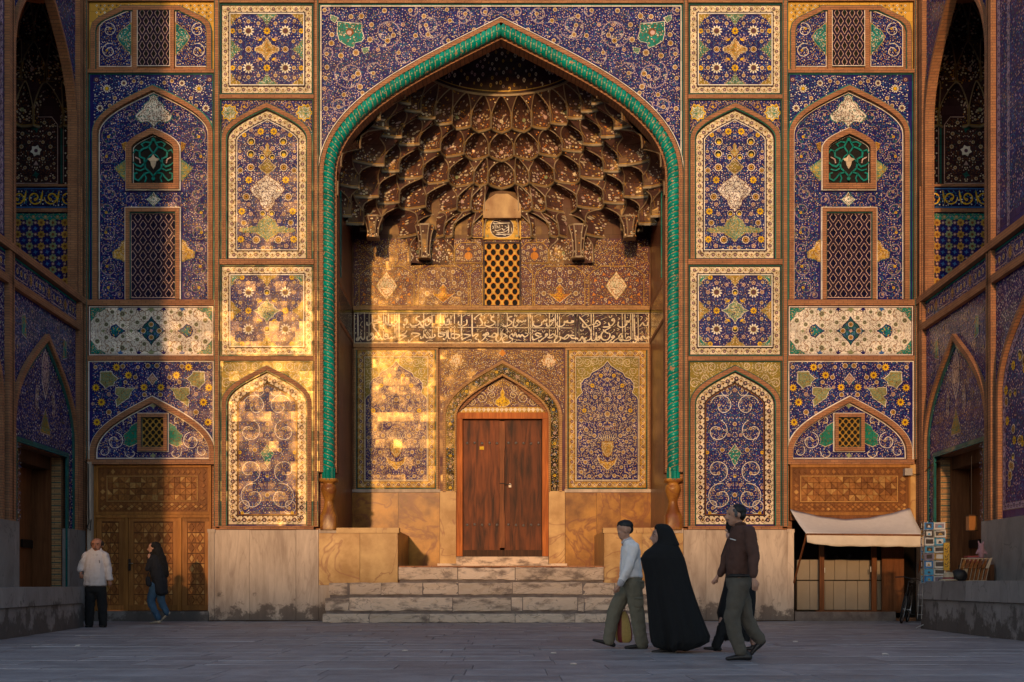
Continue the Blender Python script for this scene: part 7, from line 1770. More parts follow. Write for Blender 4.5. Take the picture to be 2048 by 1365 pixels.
def counter_goods():
    Y = -5.3; zt = .93
    # straw hat and a black hat
    for (x, w, m, lab) in ((1897, .17, 'straw', 'pale straw hat on the right counter beside the postcards'), (1918, .15, 'hair_black', 'round black hat on the right counter beside the straw hat')):
        c = px3(x, 1160, Y); mb = MB()
        prof = [(w, .0), (w*1.02, .012), (w*.62, .03), (w*.58, .10), (w*.45, .15), (w*.1, .165)] if m == 'straw' else [(w*.8, 0), (w, .05), (w*.98, .12), (w*.75, .19), (w*.2, .215)]
        mb.lathe((c[0], c[1], zt), prof, m, 20); o = tag(mb.build('hat', None), lab, 'hat')
        if m == 'straw':
            m2 = MB(); m2.lathe((c[0], c[1], zt+.032), [(w*.63, 0), (w*.61, .03)], 'bag_red', 20); m2.build('hat_band', o)
    # tilted wooden rack of fans
    t = thing('fan_rack', 'tilted wooden display of folding fans on the right counter', 'display rack', (0, 0, 0))
    for i in range(7):
        for row in range(2):
            mb = MB(); x = 1918+i*8.4+row*6; a = px3(x, 1163-row*26, Y+.1+row*.08); b = px3(x+8, 1128-row*12, Y+.28+row*.1)
            r = MB(); A, B = Vector(a), Vector(b); w = Vector((.032, 0, 0)); r.hexa([tuple(A-w), tuple(A+w), tuple(A+w+Vector((0, .012, 0))), tuple(A-w+Vector((0, .012, 0))), tuple(B-w*.7), tuple(B+w*.7), tuple(B+w*.7+Vector((0, .012, 0))), tuple(B-w*.7+Vector((0, .012, 0)))], random.choice(('red_wood', 'straw', 'teak', 'walnut'))); r.build('folded_fan', t)
    for i in range(8):
        mb = MB(); x = 1914+i*8.2; mb.tube([px3(x, 1163, Y+.06), px3(x+10, 1117, Y+.36)], .006, 'straw', 5); mb.build('rack_bar', t)
    for (ya, dy, xo) in ((1162, .05, 0), (1118, .36, 10)):
        mb = MB(); mb.tube([px3(1913+xo, ya, Y+dy), px3(1974+xo, ya, Y+dy)], .009, 'straw', 6); mb.build('rack_rail', t)
    # yellow sign with dark writing
    mb = MB(); a = px3(1887.5, 1141, Y+.25); b = px3(1899, 1086, Y+.25); mb.box(a, (b[0], a[1]+.02, b[2]), 'sign_yellow'); s = tag(mb.build('shop_sign', None), 'narrow yellow upright sign with dark writing behind the postcards', 'sign')
    m2 = MB(); o = Orn(seed=9); PP = Plane(Y+.25)
    for k in range(3):
        y = 1093+k*15; o.stroke([(1896.5, y), (1895, y+5), (1891, y+7), (1890, y+3)], 1.6, 'card_dark', 1); o.stroke([(1896, y+8), (1894, y+11), (1890, y+11)], 1.5, 'card_dark', 1); o.disk(1892.5, y-1.5, .8, 'card_dark', 1, 5); o.disk(1895, y-3, .8, 'card_dark', 1, 5)
    o.mesh(PP, -.004, name='sign_writing', parent=s)
    # hanging amber lamp in the doorway
    t = thing('hanging_lamp', 'square amber lantern hanging in the right wing doorway', 'lamp', (0, 0, 0)); YL = -3.6
    a = px3(1935, 1063, YL); b = px3(1951, 1031, YL); mb = MB(); mb.box((a[0], YL-.08, a[2]+.02), (b[0], YL+.08, b[2]-.02), 'lamp_amber'); mb.build('lamp_glass', t)
    for z in (a[2], b[2]-.02): mb = MB(); mb.box((a[0]-.012, YL-.095, z), (b[0]+.012, YL+.095, z+.022), 'dark_wood'); mb.build('lamp_cap', t)
    mb = MB(); mb.tube([((a[0]+b[0])/2, YL, b[2]), ((a[0]+b[0])/2, YL, b[2]+1.2)], .006, 'iron', 5); mb.build('chain', t)
    # plush doll and a bundle of cloth by the door
    c = px3(1962, 1112, Y+.5); o = blob([[(c[0], c[1], c[2]-.02, .05), (c[0], c[1], c[2]+.08, .06), (c[0], c[1], c[2]+.19, .055)], [(c[0]-.04, c[1], c[2]+.23, .02), (c[0]-.05, c[1], c[2]+.28, .015)], [(c[0]+.04, c[1], c[2]+.23, .02), (c[0]+.05, c[1], c[2]+.28, .015)], [(c[0]-.05, c[1], c[2]+.1, .03), (c[0]-.1, c[1]-.03, c[2]+.04, .02)], [(c[0]+.05, c[1], c[2]+.1, .03), (c[0]+.1, c[1]-.03, c[2]+.04, .02)]], 'plush_toy', 'pink_plush', None, .012); tag(o, 'pink plush toy with ears above the fan display', 'toy')
    c = px3(1943, 1120, Y+.45); mb = MB(); R = random.Random(2)
    for i in range(4): mb.box((c[0]-.11+R.uniform(-.01, .01), c[1]-.09, c[2]-.06+i*.035), (c[0]+.11+R.uniform(-.01, .01), c[1]+.09, c[2]-.03+i*.035), R.choice(('bag_red', 'card_mauve')))
    tag(mb.build('folded_cloth', None), 'small pile of folded maroon cloth behind the fan display', 'cloth')['kind'] = 'thing'
    # stand under toy and cloth
    mb = MB(); a = px3(1922, 1127, Y+.6); b = px3(1976, 1127, Y+.6); mb.box((a[0], Y+.3, zt), (b[0], Y+.75, a[2]-.03), 'dark_wood'); tag(mb.build('display_box', None), 'dark wooden box behind the fan rack on the right counter', 'box')
    # junction box with cables on the jamb over the awning
    t = thing('junction_box', 'small grey junction box with cable above the right end of the awning', 'junction box', (0, 0, 0))
    mb = MB(); a = F0(1806, 952, -.14); b = F0(1821, 938, 0); mb.box(a, b, 'plastic_grey'); mb.build('box_body', t)
    mb = MB(); mb.tube([F0(1820, 948, -.08), F0(1830, 951, -.1), px3(1848, 946, -.5), px3(1865, 928, -1.0), px3(1888, 918, -1.6)], .012, 'iron', 6); mb.build('cable', t)
    mb = MB(); mb.tube([F0(1829, 920, -.08), F0(1836, 919, -.12), px3(1860, 920, -.8)], .008, 'iron', 6); mb.build('cable', t)
    # loose cable down the left corner
    mb = MB(); pts = [F0(172, 924, -.1), F0(180, 930, -.12), F0(180.5, 1000, -.13), F0(182, 1046, -.14), F0(178, 1056, -.14), F0(184, 1062, -.13), F0(186, 1040, -.13)]
    mb.tube(pts, .014, 'iron', 6); tag(mb.build('loose_cable', None), 'black cable hanging down the corner left of the wooden gate', 'cable')
# ================================================================== PEOPLE
def chain_into(bm, ch, n=14):
    # tapered capsule through (x,y,z,r[,ry]) nodes
    prev = None
    for q in ch:
        r = q[3]; m = Matrix.Translation(q[:3]) @ Matrix.Diagonal((r, q[4] if len(q) > 4 else r, q[5] if len(q) > 5 else r, 1))
        bmesh.ops.create_icosphere(bm, subdivisions=2, radius=1, matrix=m)
    for a, b in zip(ch, ch[1:]):
        A, B = Vector(a[:3]), Vector(b[:3]); d = B-A
        if d.length < 1e-4: continue
        horiz = len(a) > 4 or len(b) > 4
        if horiz and abs(d.normalized().z) < .75:
            g = lambda q: (q[3], q[4] if len(q) > 4 else q[3], q[5] if len(q) > 5 else q[3])
            for i in range(1, 8):
                t_ = i/8; r_ = [x*(1-t_)+y*t_ for x, y in zip(g(a), g(b))]
                bmesh.ops.create_icosphere(bm, subdivisions=2, radius=1, matrix=Matrix.Translation(A.lerp(B, t_)) @ Matrix.Diagonal((*r_, 1)))
            continue
        if horiz: u, v = Vector((1, 0, 0)), Vector((0, 1, 0))
        else:
            t = d.normalized(); up = Vector((0, 1, 0)) if abs(t.y) < .9 else Vector((1, 0, 0)); u = t.cross(up).normalized(); v = t.cross(u).normalized()
        R = []
        for P, q in ((A, a), (B, b)):
            rx = q[3]; ry = q[4] if len(q) > 4 else q[3]
            R.append([bm.verts.new(P+u*rx*math.cos(2*math.pi*k/n)+v*ry*math.sin(2*math.pi*k/n)) for k in range(n)])
        for k in range(n): bm.faces.new((R[0][k], R[0][(k+1) % n], R[1][(k+1) % n], R[1][k]))
        bm.faces.new(R[0][::-1]); bm.faces.new(R[1])
WRINKLE = bpy.data.textures.new('wrinkles', 'CLOUDS'); WRINKLE.noise_scale = .09; WRINKLE.noise_depth = 2
def blob(chains, name, mat, parent, vox=.012, smooth=6):
    bm = bmesh.new()
    for c in chains: chain_into(bm, c)
    bmesh.ops.recalc_face_normals(bm, faces=bm.faces)
    me = bpy.data.meshes.new(name); bm.to_mesh(me); bm.free(); me.materials.append(MATS[mat])
    o = bpy.data.objects.new(name, me); COL.objects.link(o); o.parent = parent
    r = o.modifiers.new('skin', 'REMESH'); r.mode = 'VOXEL'; r.voxel_size = vox; r.use_smooth_shade = True
    s = o.modifiers.new('soft', 'SMOOTH'); s.iterations = smooth; s.factor = .5
    if name in ('shirt', 'trousers', 'coat', 'jeans', 'headscarf', 'trouser_leg'):
        d = o.modifiers.new('creases', 'DISPLACE'); d.texture = WRINKLE; d.texture_coords = 'LOCAL'; d.strength = .03; d.mid_level = .5
    return o
class Fig:
    def __init__(s, ybase, label, cat='person', name='person', group=None):
        s.d = CAMZ*FPX/(ybase-1168); s.k = s.d/FPX; s.Y = -CAMD+s.d
        s.t = thing(name, label, cat, (0, 0, 0))
    def P(s, x, y, dy=0., r=None, ry=None, rz=None):
        # pixel in the figure's own plane, dy metres further from the viewer, radius in pixels
        p = [CAMX+(x-1010)*s.k, s.Y+dy, CAMZ+(1168-y)*s.k]
        if r is not None: p.append(r*s.k)
        if ry is not None: p.append(ry*s.k)
        if rz is not None: p.append(rz*s.k)
        return tuple(p)
    def m(s, L): return [s.P(*q) for q in L]
    def hand(s, wx, wy, dy, ang, sc, palm_out=0, curl=.5, mat='skin'):
        # palm, four fingers and a thumb as chains; ang: direction of the fingers in the picture plane
        c, n = math.cos(ang), math.sin(ang); f = lambda u, v, w=0: (wx+(u*c-v*n)*sc, wy+(u*n+v*c)*sc, dy+w*sc*s.k)
        ch = [[s.P(*f(0, 0), 2.4*sc), s.P(*f(4, 0), 3.0*sc), s.P(*f(8, 0), 3.0*sc)]]
        for i, (v, l) in enumerate(((-2.6, 6.5), (-.9, 7.6), (.9, 7.0), (2.5, 5.4))):
            ch.append([s.P(*f(7.5, v), 1.15*sc), s.P(*f(7.5+l*.5, v*1.1, curl*.4*l*.5), 1.05*sc), s.P(*f(7.5+l*(.95-.35*curl), v*1.12, curl*l*.9), .9*sc)])
        ch.append([s.P(*f(2.5, -2.4), 1.3*sc), s.P(*f(5.5, -4.6, curl*1.2), 1.15*sc), s.P(*f(8.2, -5.0, curl*2.2), .95*sc)])
        return ch
    def head(s, x, y, h, face, dy=0., tilt=0):
        # y: centre of the head; h: height crown to chin; face: -1 profile to the left, 0 towards the viewer, -.6 three quarter
        q = h/2; F = face; side = abs(F)
        ch = [[s.P(x-F*-0+.0, y-q*.25, dy, q*.80, q*.80, q*.74)], [s.P(x+F*q*.22, y+q*.25, dy-(1-side)*q*.2*s.k, q*.58, q*.56, q*.66)], [s.P(x+F*q*.34, y+q*.68, dy-(1-side)*q*.3*s.k, q*.36, q*.38, q*.30)]]
        nd = dy-(1-side)*q*.92*s.k-side*0
        ch.append([s.P(x+F*q*.74, y-q*.08, dy-(1-side)*q*.72*s.k, q*.10), s.P(x+F*q*.93, y+q*.22, dy-(1-side)*q*.9*s.k, q*.14)])   # nose
        ch.append([s.P(x+F*q*.72, y+q*.42, dy-(1-side)*q*.66*s.k, q*.13, q*.2, q*.06)]); ch.append([s.P(x+F*q*.70, y+q*.53, dy-(1-side)*q*.66*s.k, q*.12, q*.18, q*.06)])   # lips
        ch.append([s.P(x+F*q*.66, y-q*.22, dy-(1-side)*q*.62*s.k, q*.16, q*.3, q*.07)])    # brow
        if side > .4:
            e = s.P(x-F*q*.12, y+q*.06, dy-q*.74*s.k, q*.15, q*.08, q*.26); ch.append([e])
        else:
            for sg in (-1, 1): ch.append([s.P(x+sg*q*.78, y+q*.05, dy, q*.08, q*.14, q*.24)])
        ch.append([s.P(x-F*q*.15, y+q*.5, dy, q*.42), s.P(x-F*q*.25, y+q*1.35, dy, q*.46)])    # neck
        return ch
    def eyes(s, x, y, h, face, dy=0.):
        q = h/2; side = abs(face)
        pts = [(x+face*q*.62, y-.08*q, dy-q*.34*s.k)] if side > .8 else ([(x+face*q*.80, y-.08*q, dy-q*.28*s.k), (x+face*q*.22, y-.08*q, dy-q*.60*s.k)] if side > .3 else [(x-q*.3, y-.05*q, dy-q*.70*s.k), (x+q*.3, y-.05*q, dy-q*.70*s.k)])
        for (a, b, c) in pts:
            blob([[s.P(a, b, c, q*.10, q*.06, q*.05)]], 'eye', 'hair_black', s.t, .003, 1)
    def shoe(s, heel, toe, dy, mat, h=6):
        (hx, hy), (tx, ty) = heel, toe
        mx, my = (hx*.5+tx*.5), (hy*.5+ty*.5)
        blob([[s.P(hx, hy-h*.55, dy, h*.55, h*.55, h*.55), s.P(mx, my-h*.55, dy, h*.6, h*.62, h*.5), s.P(tx, ty-h*.32, dy, h*.42, h*.55, h*.32)], [s.P(hx, hy-h*.6, dy, h*.5), s.P(hx+(tx-hx)*.15, hy-h*1.2, dy, h*.5)]], 'shoe', mat, s.t, .008, 3)
def brown_man():
    f = Fig(1322, 'man in dark brown shirt and grey trousers walking left, nearest the viewer'); P = f.P; k = f.k; near, far = -.17, .17
    body = f.head(1472, 1031, 45, -1, 0)
    body += [[P(1482, 1064, 0, 16, 22), P(1480, 1100, 0, 16, 21), P(1478, 1148, 0, 15, 20)], [P(1492, 1064, near, 7), P(1500, 1112, near-.06, 6), P(1496, 1158, near-.14, 4)], f.m([(1480, 1064, far, 7), (1462, 1112, far+.04, 6), (1442, 1152, far+.02, 4)])]
    body += f.hand(1496, 1158, near-.14, 1.42, 1.75, curl=.3) + f.hand(1441, 1154, far+.02, 2.2, 1.3, curl=.4)
    body += [f.m([(1476, 1155, near*.5, 13), (1461, 1234, near*.5, 9), (1478, 1300, near*.5, 6)]), f.m([(1480, 1155, far*.5, 13), (1497, 1240, far*.5, 9), (1522, 1278, far*.5, 6)])]
    blob(body, 'body', 'skin', f.t, .010, 4)
    f.eyes(1472, 1031, 45, -1)
    blob([[P(1475.6, 1022, 0, 17.6, 19.2, 14.6)], [P(1483, 1032, 0, 9, 17.6, 10)]], 'hair', 'hair_black', f.t, .008, 3)
    blob([[P(1469, 1029, -.093, 3.6, 2.6, 7)], [P(1466, 1022, -.085, 4, 2.6, 4)]], 'grey_temple', 'hair_grey', f.t, .006, 3)
    blob([[P(1455.5, 1040.2, 0, 2.6, 8, 1.3)]], 'moustache', 'hair_grey', f.t, .005, 2)
    blob([[P(1482, 1060, 0, 20, 34, 10), P(1482, 1075, 0, 24, 35, 14), P(1478, 1105, 0, 25, 32), P(1477, 1130, 0, 25.5, 31), P(1478, 1150, 0, 24.5, 29, 7)], f.m([(1492, 1066, near, 14), (1499, 1110, near-.05, 12), (1496, 1151, near-.13, 8.5)]), f.m([(1478, 1066, far, 13), (1463, 1110, far+.03, 11), (1447, 1148, far+.02, 8)]), [P(1479, 1051, 0, 12.5, 17, 4), P(1480, 1058, 0, 17, 27, 6)]], 'shirt', 'brown_shirt', f.t, .011, 5)
    blob([f.m([(1470, 1050, -.05, 3), (1478, 1047, -.08, 3.2), (1488, 1049, -.05, 3.2)])], 'collar', 'brown_shirt', f.t, .007, 2)
    blob([f.m([(1455, 1079, -.165, 1.2), (1465, 1082, -.18, 1.2)])], 'pen', 'card_white', f.t, .004, 1)
    blob([[P(1477, 1150, 0, 26.5, 32, 4), P(1477, 1154, 0, 26.5, 32, 4)]], 'belt', 'shoe_black', f.t, .010, 2)
    blob([[P(1477, 1156, 0, 25.5, 30.5, 6), P(1477, 1172, 0, 25, 29.5, 14)], f.m([(1475, 1172, near*.6, 21), (1461, 1232, near*.5, 16.5), (1466, 1265, near*.5, 14.5), (1478, 1302, near*.5, 13)]), f.m([(1480, 1172, far*.6, 20), (1496, 1238, far*.5, 15.5), (1508, 1262, far*.5, 14), (1523, 1280, far*.5, 12)])], 'trousers', 'grey_trousers', f.t, .011, 5)
    f.shoe((1495, 1321), (1453, 1321), near*.5, 'shoe_black', 13); f.shoe((1529, 1290), (1506, 1312), far*.5, 'shoe_black', 12)
    return f
def chador_loft(f, rows, name, mat, fold=.05, nf=13, seed=1, cap=True, tri=0):
    # cloth hull: rows of (y, x_front, x_back, depth_px, centre dy)
    R = random.Random(seed); ph = [R.uniform(0, 6.3) for _ in range(4)]; n = 72; out = []; rows2 = []
    for a, b in zip(rows, rows[1:]):
        for j in range(4): rows2.append([a[i]+(b[i]-a[i])*j/4 for i in range(5)])
    rows2.append(list(rows[-1]))
    N_ = len(rows2)
    for j, (y, xl, xr, dp, dy) in enumerate(rows2):
        cx, hx = (xl+xr)/2, (xr-xl)/2; t = j/(N_-1); ring = []
        for i in range(n):
            a = 2*math.pi*i/n; am = fold*max(0, t-.15)*(1+.5*math.sin(3*a+ph[0]))
            w = 1+am*(math.sin(nf*a+ph[1]+2.0*t)+.6*math.sin(nf*.55*a+ph[2]-3*t))*(.35+.65*abs(math.sin(a)))
            ring.append(f.P(cx+hx*math.cos(a)*(1+(w-1)*.4), y+(1.2*math.sin(5*a+ph[3]) if j == N_-1 else 0), dy-dp*f.k*math.sin(a)*w))
        out.append(ring)
    mb = MB(); mb.grid(out, mat, True, True)
    mb.face(out[0][::-1], mat, True)
    o = mb.build(name, f.t); return o
def chador_woman():
    f = Fig(1305, 'woman wrapped in a long black chador walking between the boy and the brown-shirted man'); P = f.P
    body = f.head(1318, 1074, 36, -1, 0); body += [[P(1327, 1098, 0, 15, 20), P(1328, 1140, 0, 15, 19), P(1328, 1185, 0, 16, 19)], f.m([(1322, 1180, -.07, 12), (1322, 1240, -.07, 9), (1330, 1292, -.07, 6)]), f.m([(1335, 1180, .07, 12), (1342, 1240, .07, 9), (1352, 1292, .07, 6)]), f.m([(1322, 1100, -.08, 6), (1310, 1125, -.08, 5), (1298, 1118, -.06, 4)]), f.m([(1326, 1100, .08, 6), (1312, 1125, .08, 5), (1300, 1120, .06, 4)])]
    body += f.hand(1303, 1118, -.03, -1.9, .7, curl=.9)
    blob(body, 'body', 'skin_pale', f.t, .009, 3); f.eyes(1318, 1074, 36, -1)
    mb = MB()
    for (x, y) in ((1308, 1067),):
        mb.tube([P(x+3.4*math.cos(a), y+2.6*math.sin(a), -.062) for a in [2*math.pi*i/14 for i in range(15)]], .0035, 'iron', 5, False); mb.tube([P(x+3, y, -.064), P(x+12, y-1, -.085)], .003, 'iron', 5)
    mb.build('spectacles', f.t)
    # hood: cloth over the head, open at the face
    hood = []
    n = 28
    for j, (y, xl, xr, dp) in enumerate(((1049.5, 1318, 1328, 5), (1051, 1312, 1335, 11), (1056, 1307.5, 1341, 16), (1064, 1309, 1346, 18.5), (1074, 1312, 1350, 20), (1084, 1311.5, 1354, 22), (1092, 1307, 1358, 26))):
        ring = []
        op = .62 if 2 <= j <= 5 else .0
        for i in range(n+1):
            a = math.pi-op+0-(2*math.pi-2*op)*i/n if op else math.pi-2*math.pi*i/n
            ring.append(P((xl+xr)/2+(xr-xl)/2*math.cos(a), y, -dp*f.k*math.sin(a)))
        hood.append(ring)
    mb = MB(); mb.grid(hood, 'black_cloth', True); mb.face(hood[0][::-1], 'black_cloth'); o = mb.build('chador_hood', f.t); so_ = o.modifiers.new('t', 'SOLIDIFY'); so_.thickness = .012; ss = o.modifiers.new('s', 'SUBSURF'); ss.levels = 1; ss.render_levels = 2
    chador_loft(f, [(1086, 1309, 1354, 23, 0), (1094, 1302, 1358, 28, 0), (1104, 1289, 1363, 32, 0), (1117, 1281, 1369, 34, 0), (1132, 1284, 1373, 34, 0), (1150, 1289, 1377, 34, 0), (1170, 1291, 1382, 36, 0), (1198, 1294, 1391, 40, 0), (1225, 1296, 1400, 44, 0), (1252, 1298, 1410, 48, 0), (1272, 1300, 1418, 50, 0), (1284, 1302, 1416, 50, 0), (1294, 1308, 1398, 46, 0), (1301, 1326, 1376, 36, 0)], 'chador', 'black_cloth', .13, 15, 3)
    f.shoe((1345, 1306), (1304, 1306), -.1, 'shoe_black', 9)
def boy():
    f = Fig(1298, 'boy in pale blue shirt and olive cargo trousers striding left'); P = f.P; near, far = -.14, .14
    body = f.head(1249, 1061, 40, -.62, 0); body += [[P(1260, 1094, 0, 13, 18), P(1262, 1120, 0, 13, 17), P(1264, 1158, 0, 12, 15)], f.m([(1266, 1094, near, 6.5), (1252, 1140, near-.05, 5), (1236, 1170, near-.06, 3.4)]), f.m([(1258, 1094, far, 6.5), (1262, 1135, far+.05, 5), (1252, 1175, far+.05, 3.4)])]
    body += f.hand(1235, 1172, near-.06, 2.2, 1.25, curl=.9) + f.hand(1251, 1176, far+.05, 1.9, 1.1, curl=1.0)
    body += [f.m([(1266, 1166, near*.5, 8), (1271, 1222, near*.6, 7), (1281, 1284, near*.6, 5)]), f.m([(1260, 1166, far*.5, 8), (1229, 1222, far*.6, 7), (1219, 1276, far*.6, 5)])]
    blob(body, 'body', 'skin', f.t, .009, 3); f.eyes(1249, 1061, 40, -.62)
    blob([[P(1250.4, 1051.6, .010, 17.3, 17.6, 12.6)], [P(1258, 1059, .03, 9.8, 13.5, 10)]], 'hair', 'hair_black', f.t, .007, 3)
    blob([[P(1258, 1089, 0, 14, 25, 8), P(1261, 1098, 0, 19, 27, 12), P(1261, 1120, 0, 20.5, 25), P(1262, 1140, 0, 22, 25), P(1262, 1154, 0, 24, 27.5, 6)], f.m([(1266, 1096, near, 11.5), (1252, 1140, near-.05, 9.5), (1239, 1166, near-.06, 6.6)]), f.m([(1257, 1096, far, 11), (1262, 1136, far+.05, 9), (1254, 1168, far+.05, 6.4)]), [P(1255, 1081, .005, 12, 15, 4.5), P(1258, 1088, 0, 15, 22, 7)]], 'shirt', 'boy_shirt', f.t, .010, 4)
    blob([f.m([(1244, 1086, -.04, 2.6), (1250, 1082, -.075, 2.8), (1260, 1077, -.07, 2.8)])], 'collar', 'white_shirt', f.t, .006, 2)
    blob([f.m([(1240, 1163, near-.06, 7.2), (1238, 1168, near-.06, 6.8)])], 'cuff', 'white_shirt', f.t, .007, 2)
    blob([[P(1263, 1155, 0, 21, 23.5, 8), P(1264, 1168, 0, 21.5, 24, 10)], f.m([(1266, 1170, near*.6, 18), (1272, 1222, near*.6, 15), (1278, 1262, near*.6, 13), (1283, 1288, near*.6, 12.5)]), f.m([(1258, 1170, far*.6, 18), (1231, 1220, far*.6, 14.5), (1222, 1258, far*.6, 12.5), (1219, 1282, far*.6, 12)])], 'trousers', 'cargo', f.t, .010, 4)
    for (x, y, w, h, dy) in ((1274, 1205, 12, 13, near*.6-.085), (1281, 1170, 7, 10, -.13)):
        blob([[P(x, y-h*.4, dy, w*.9, 3, h*.5), P(x, y+h*.4, dy, w*.9, 3.6, h*.5)], [P(x, y-h*.62, dy-.01, w*.95, 3.4, 3)]], 'cargo_pocket', 'cargo', f.t, .008, 3)
    f.shoe((1290, 1298), (1251, 1298), near*.6, 'shoe_black', 10); f.shoe((1228, 1296), (1189, 1284), far*.6, 'shoe_black', 9)
    # carrier bag in his far hand
    g = thing('shopping_bag', 'red and yellow carrier bag hanging behind the striding boy', 'bag', (0, 0, 0)); dy = far+.06; nn = 20; rows = []
    for (y, x0, x1, d) in ((1224, 1243, 1255, 3), (1232, 1238, 1260, 6), (1250, 1235, 1265, 9), (1270, 1233, 1268, 10), (1282, 1235, 1267, 9), (1287, 1240, 1262, 6)):
        rows.append([P((x0+x1)/2+(x1-x0)/2*math.cos(2*math.pi*i/nn)*(1+.04*math.sin(7*i)), y, dy-d*f.k*math.sin(2*math.pi*i/nn)) for i in range(nn)])
    mb = MB(); mb.grid(rows, 'bag_yellow', True, True); mb.face(rows[-1], 'bag_yellow'); mb.face(rows[0], 'bag_red')
    kr = mb.mi('bag_red')
    for j in range(5):
        for i in range(nn):
            if (i//2) % 3 == 0: mb.m[j*nn+i] = kr
    mb.build('bag_sack', g)
    mb = MB(); mb.tube([P(1246, 1226, dy), P(1247, 1205, dy), P(1249, 1188, dy), P(1252, 1205, dy), P(1253, 1226, dy)], .006, 'bag_red', 6); mb.build('bag_handle', g)
def hidden_woman():
    f = Fig(1304, 'woman in black half hidden behind the brown-shirted man'); P = f.P
    body = f.head(1468, 1058, 34, -1, 0); body += [[P(1474, 1088, 0, 15, 19), P(1478, 1130, 0, 15, 19), P(1480, 1170, 0, 16, 19)], f.m([(1474, 1092, -.14, 6), (1458, 1108, -.16, 5), (1456, 1080, -.12, 3.4)])]
    body += f.hand(1456, 1080, -.12, -1.9, 1.1, curl=.7) + [f.m([(1474, 1172, -.06, 12), (1446, 1232, -.06, 8), (1432, 1288, -.06, 5)]), f.m([(1482, 1172, .06, 12), (1496, 1232, .06, 8), (1508, 1288, .06, 5)])]
    blob(body, 'body', 'skin_pale', f.t, .010, 3)
    chador_loft(f, [(1041, 1460, 1474, 6, 0), (1045, 1452, 1482, 14, 0), (1056, 1452, 1487, 18, .02), (1072, 1457, 1490, 22, .02), (1090, 1450, 1497, 28, .0), (1112, 1442, 1503, 31, 0), (1132, 1441, 1507, 31, 0), (1150, 1452, 1508, 31, 0), (1180, 1446, 1511, 32, 0), (1202, 1440, 1511, 33, 0), (1226, 1434, 1509, 33, 0), (1250, 1440, 1506, 33, 0), (1268, 1444, 1503, 32, 0), (1282, 1450, 1498, 28, 0)], 'chador', 'black_cloth', .14, 11, 8)
    blob([f.m([(1452, 1240, -.06, 13), (1436, 1280, -.06, 10.5), (1430, 1293, -.06, 9)])], 'trouser_leg', 'black_trousers', f.t, .010, 4)
    f.shoe((1438, 1303), (1408, 1299), -.06, 'shoe_black', 8); f.shoe((1512, 1302), (1482, 1303), .06, 'shoe_black', 8)
def white_man():
    f = Fig(1255, 'balding man in white shirt and black trousers standing by the left counter'); P = f.P; 
    body = f.head(194, 1091, 29, 0, 0); body += [[P(192, 1112, 0, 17, 11), P(191, 1140, 0, 19, 13), P(192, 1172, 0, 17, 11)], f.m([(172, 1112, 0, 5), (163, 1134, 0, 4.2), (163, 1148, -.05, 3)]), f.m([(211, 1112, 0, 5), (217, 1138, 0, 4.2), (220, 1162, -.04, 3)])]
    body += f.hand(163, 1147, -.05, 1.45, .85, curl=.6) + f.hand(220, 1162, -.04, 1.5, .85, curl=.6)
    body += [f.m([(182, 1176, 0, 9), (179, 1215, 0, 6.5), (178, 1246, 0, 4.5)]), f.m([(202, 1176, 0, 9), (205, 1215, 0, 6.5), (206, 1246, 0, 4.5)])]
    blob(body, 'body', 'skin_dark', f.t, .009, 3); f.eyes(194, 1091, 29, 0)
    blob([[P(183.8, 1088, .02, 2.6, 8, 6)], [P(204.2, 1088, .02, 2.6, 8, 6)], [P(194, 1088, .07, 10, 6, 9)]], 'hair', 'hair_black', f.t, .007, 2)
    blob([[P(194, 1098.7, -.118, 4, 1.5, 1.1)]], 'moustache', 'hair_black', f.t, .005, 1)
    blob([[P(192, 1109, 0, 16, 9, 4.5), P(191, 1115, 0, 21, 12.5), P(190, 1138, 0, 21.5, 16), P(190, 1155, 0, 22.5, 16.5), P(190.5, 1171, 0, 23.5, 14.5, 3.5)], f.m([(173, 1112, 0, 8.5), (164, 1131, 0, 7.8), (162, 1140, -.03, 6.6)]), f.m([(210, 1112, 0, 8.5), (216, 1136, 0, 7.5), (220, 1158, -.03, 6)]), f.m([(194, 1103, 0, 6.5), (194, 1108, 0, 9)])], 'shirt', 'white_shirt', f.t, .010, 4)
    for sg, q in ((-1, (162, 1140)), (1, (220.3, 1158))): blob([[P(q[0], q[1]-1.5, -.03, 7.2, 7, 2), P(q[0], q[1]+2, -.03, 7.0, 6.8, 2)]], 'rolled_cuff', 'white_shirt', f.t, .008, 2)
    blob([f.m([(187, 1106, -.06, 1.2), (191, 1111, -.12, 1.2)]), f.m([(201, 1106, -.06, 1.2), (197, 1111, -.12, 1.2)])], 'collar', 'white_shirt', f.t, .006, 1)
    mb = MB(); mb.tube([P(204, 1121, -.17), P(205.5, 1127, -.175)], .006, 'iron', 5); mb.build('pen', f.t)
    blob([[P(191.5, 1175, 0, 21, 13, 6), P(192, 1183, 0, 21, 13, 6)], f.m([(182, 1184, 0, 11), (179.5, 1216, 0, 9.5), (178.5, 1250, 0, 8.2)]), f.m([(202, 1184, 0, 11), (205, 1216, 0, 9.5), (206, 1250, 0, 8.2)])], 'trousers', 'black_trousers', f.t, .010, 4)
    for sg in (-1, 1): blob([[P(194+sg*4.4, 1087.6, -.10, 3, 1.6, .8)], [P(194+sg*4.4, 1090.4, -.104, 1.7, 1.2, .9)]], 'brow', 'hair_black', f.t, .004, 1)
    for x in (177, 206):
        blob([[P(x, 1252, .02, 4.6, 5, 3), P(x, 1253, -.10, 4.6, 6, 2.2)]], 'shoe', 'shoe_black', f.t, .007, 2)
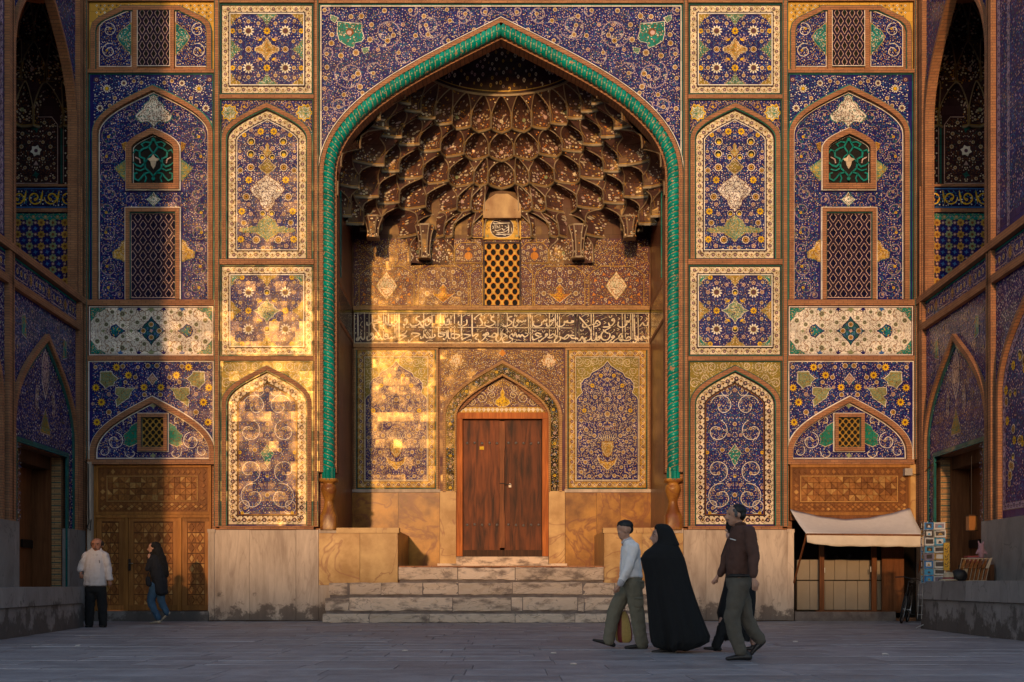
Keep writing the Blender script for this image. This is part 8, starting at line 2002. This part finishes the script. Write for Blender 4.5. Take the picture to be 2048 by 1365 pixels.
def jeans_woman():
    f = Fig(1249, 'woman in black headscarf, dark coat and blue jeans walking past the wooden gate'); P = f.P
    body = f.head(307, 1097, 24, -1, 0); body += [[P(314, 1114, 0, 9, 13), P(315, 1145, 0, 9, 12), P(316, 1172, 0, 10, 13)], f.m([(310, 1116, -.1, 4), (300, 1136, -.12, 3.6), (302, 1117, -.1, 2.6)])]
    body += f.hand(302, 1117, -.1, -1.7, .7, curl=.7)
    body += [f.m([(311, 1175, -.06, 7), (302, 1204, -.06, 5), (316, 1234, -.06, 3.4)]), f.m([(318, 1175, .06, 7), (320, 1204, .06, 5), (331, 1226, .06, 3.4)])]
    blob(body, 'body', 'skin_pale', f.t, .008, 3)
    blob([[P(311, 1093, 0, 11.5, 11.5, 9.5)], [P(314, 1100, 0, 11, 12, 10), P(320, 1118, .02, 12, 15), P(325, 1138, .03, 10.5, 14), P(328, 1150, .03, 8, 12)], [P(307, 1108, 0, 8, 11, 5)]], 'headscarf', 'black_cloth', f.t, .009, 4)
    blob([[P(312, 1114, 0, 12, 16, 6), P(314, 1130, 0, 16, 17), P(317, 1150, 0, 16, 17), P(320, 1170, 0, 14.5, 17), P(323, 1186, 0, 12.5, 17, 6)], f.m([(309, 1117, -.11, 6.5), (299.5, 1138, -.13, 5.6), (302, 1122, -.11, 4.4)]), f.m([(314, 1118, .11, 6.5), (302, 1140, .13, 5.4)])], 'coat', 'navy_coat', f.t, .009, 4)
    blob([f.m([(311, 1172, -.06, 10), (303, 1203, -.06, 8), (310, 1220, -.06, 7), (318, 1236, -.06, 6.4)]), f.m([(318, 1174, .06, 10), (321, 1203, .06, 7.5), (332, 1227, .06, 6)])], 'jeans', 'denim', f.t, .009, 4)
    f.shoe((322, 1247), (303, 1248), -.06, 'shoe_tan', 5); f.shoe((337, 1229), (320, 1244), .06, 'shoe_tan', 4.5)
    g = thing('handbag', 'dark blue handbag at the side of the woman in jeans', 'bag', (0, 0, 0))
    blob([[P(300, 1158, -.16, 5, 4, 5), P(302, 1168, -.16, 6, 4.5, 6)]], 'bag_sack', 'navy_coat', g, .008, 2)
    mb = MB(); mb.tube([P(298, 1156, -.16), P(304, 1140, -.15), P(309, 1122, -.12)], .008, 'navy_coat', 6); mb.build('bag_strap', g)
counter_goods(); brown_man(); chador_woman(); boy(); hidden_woman(); white_man(); jeans_woman()
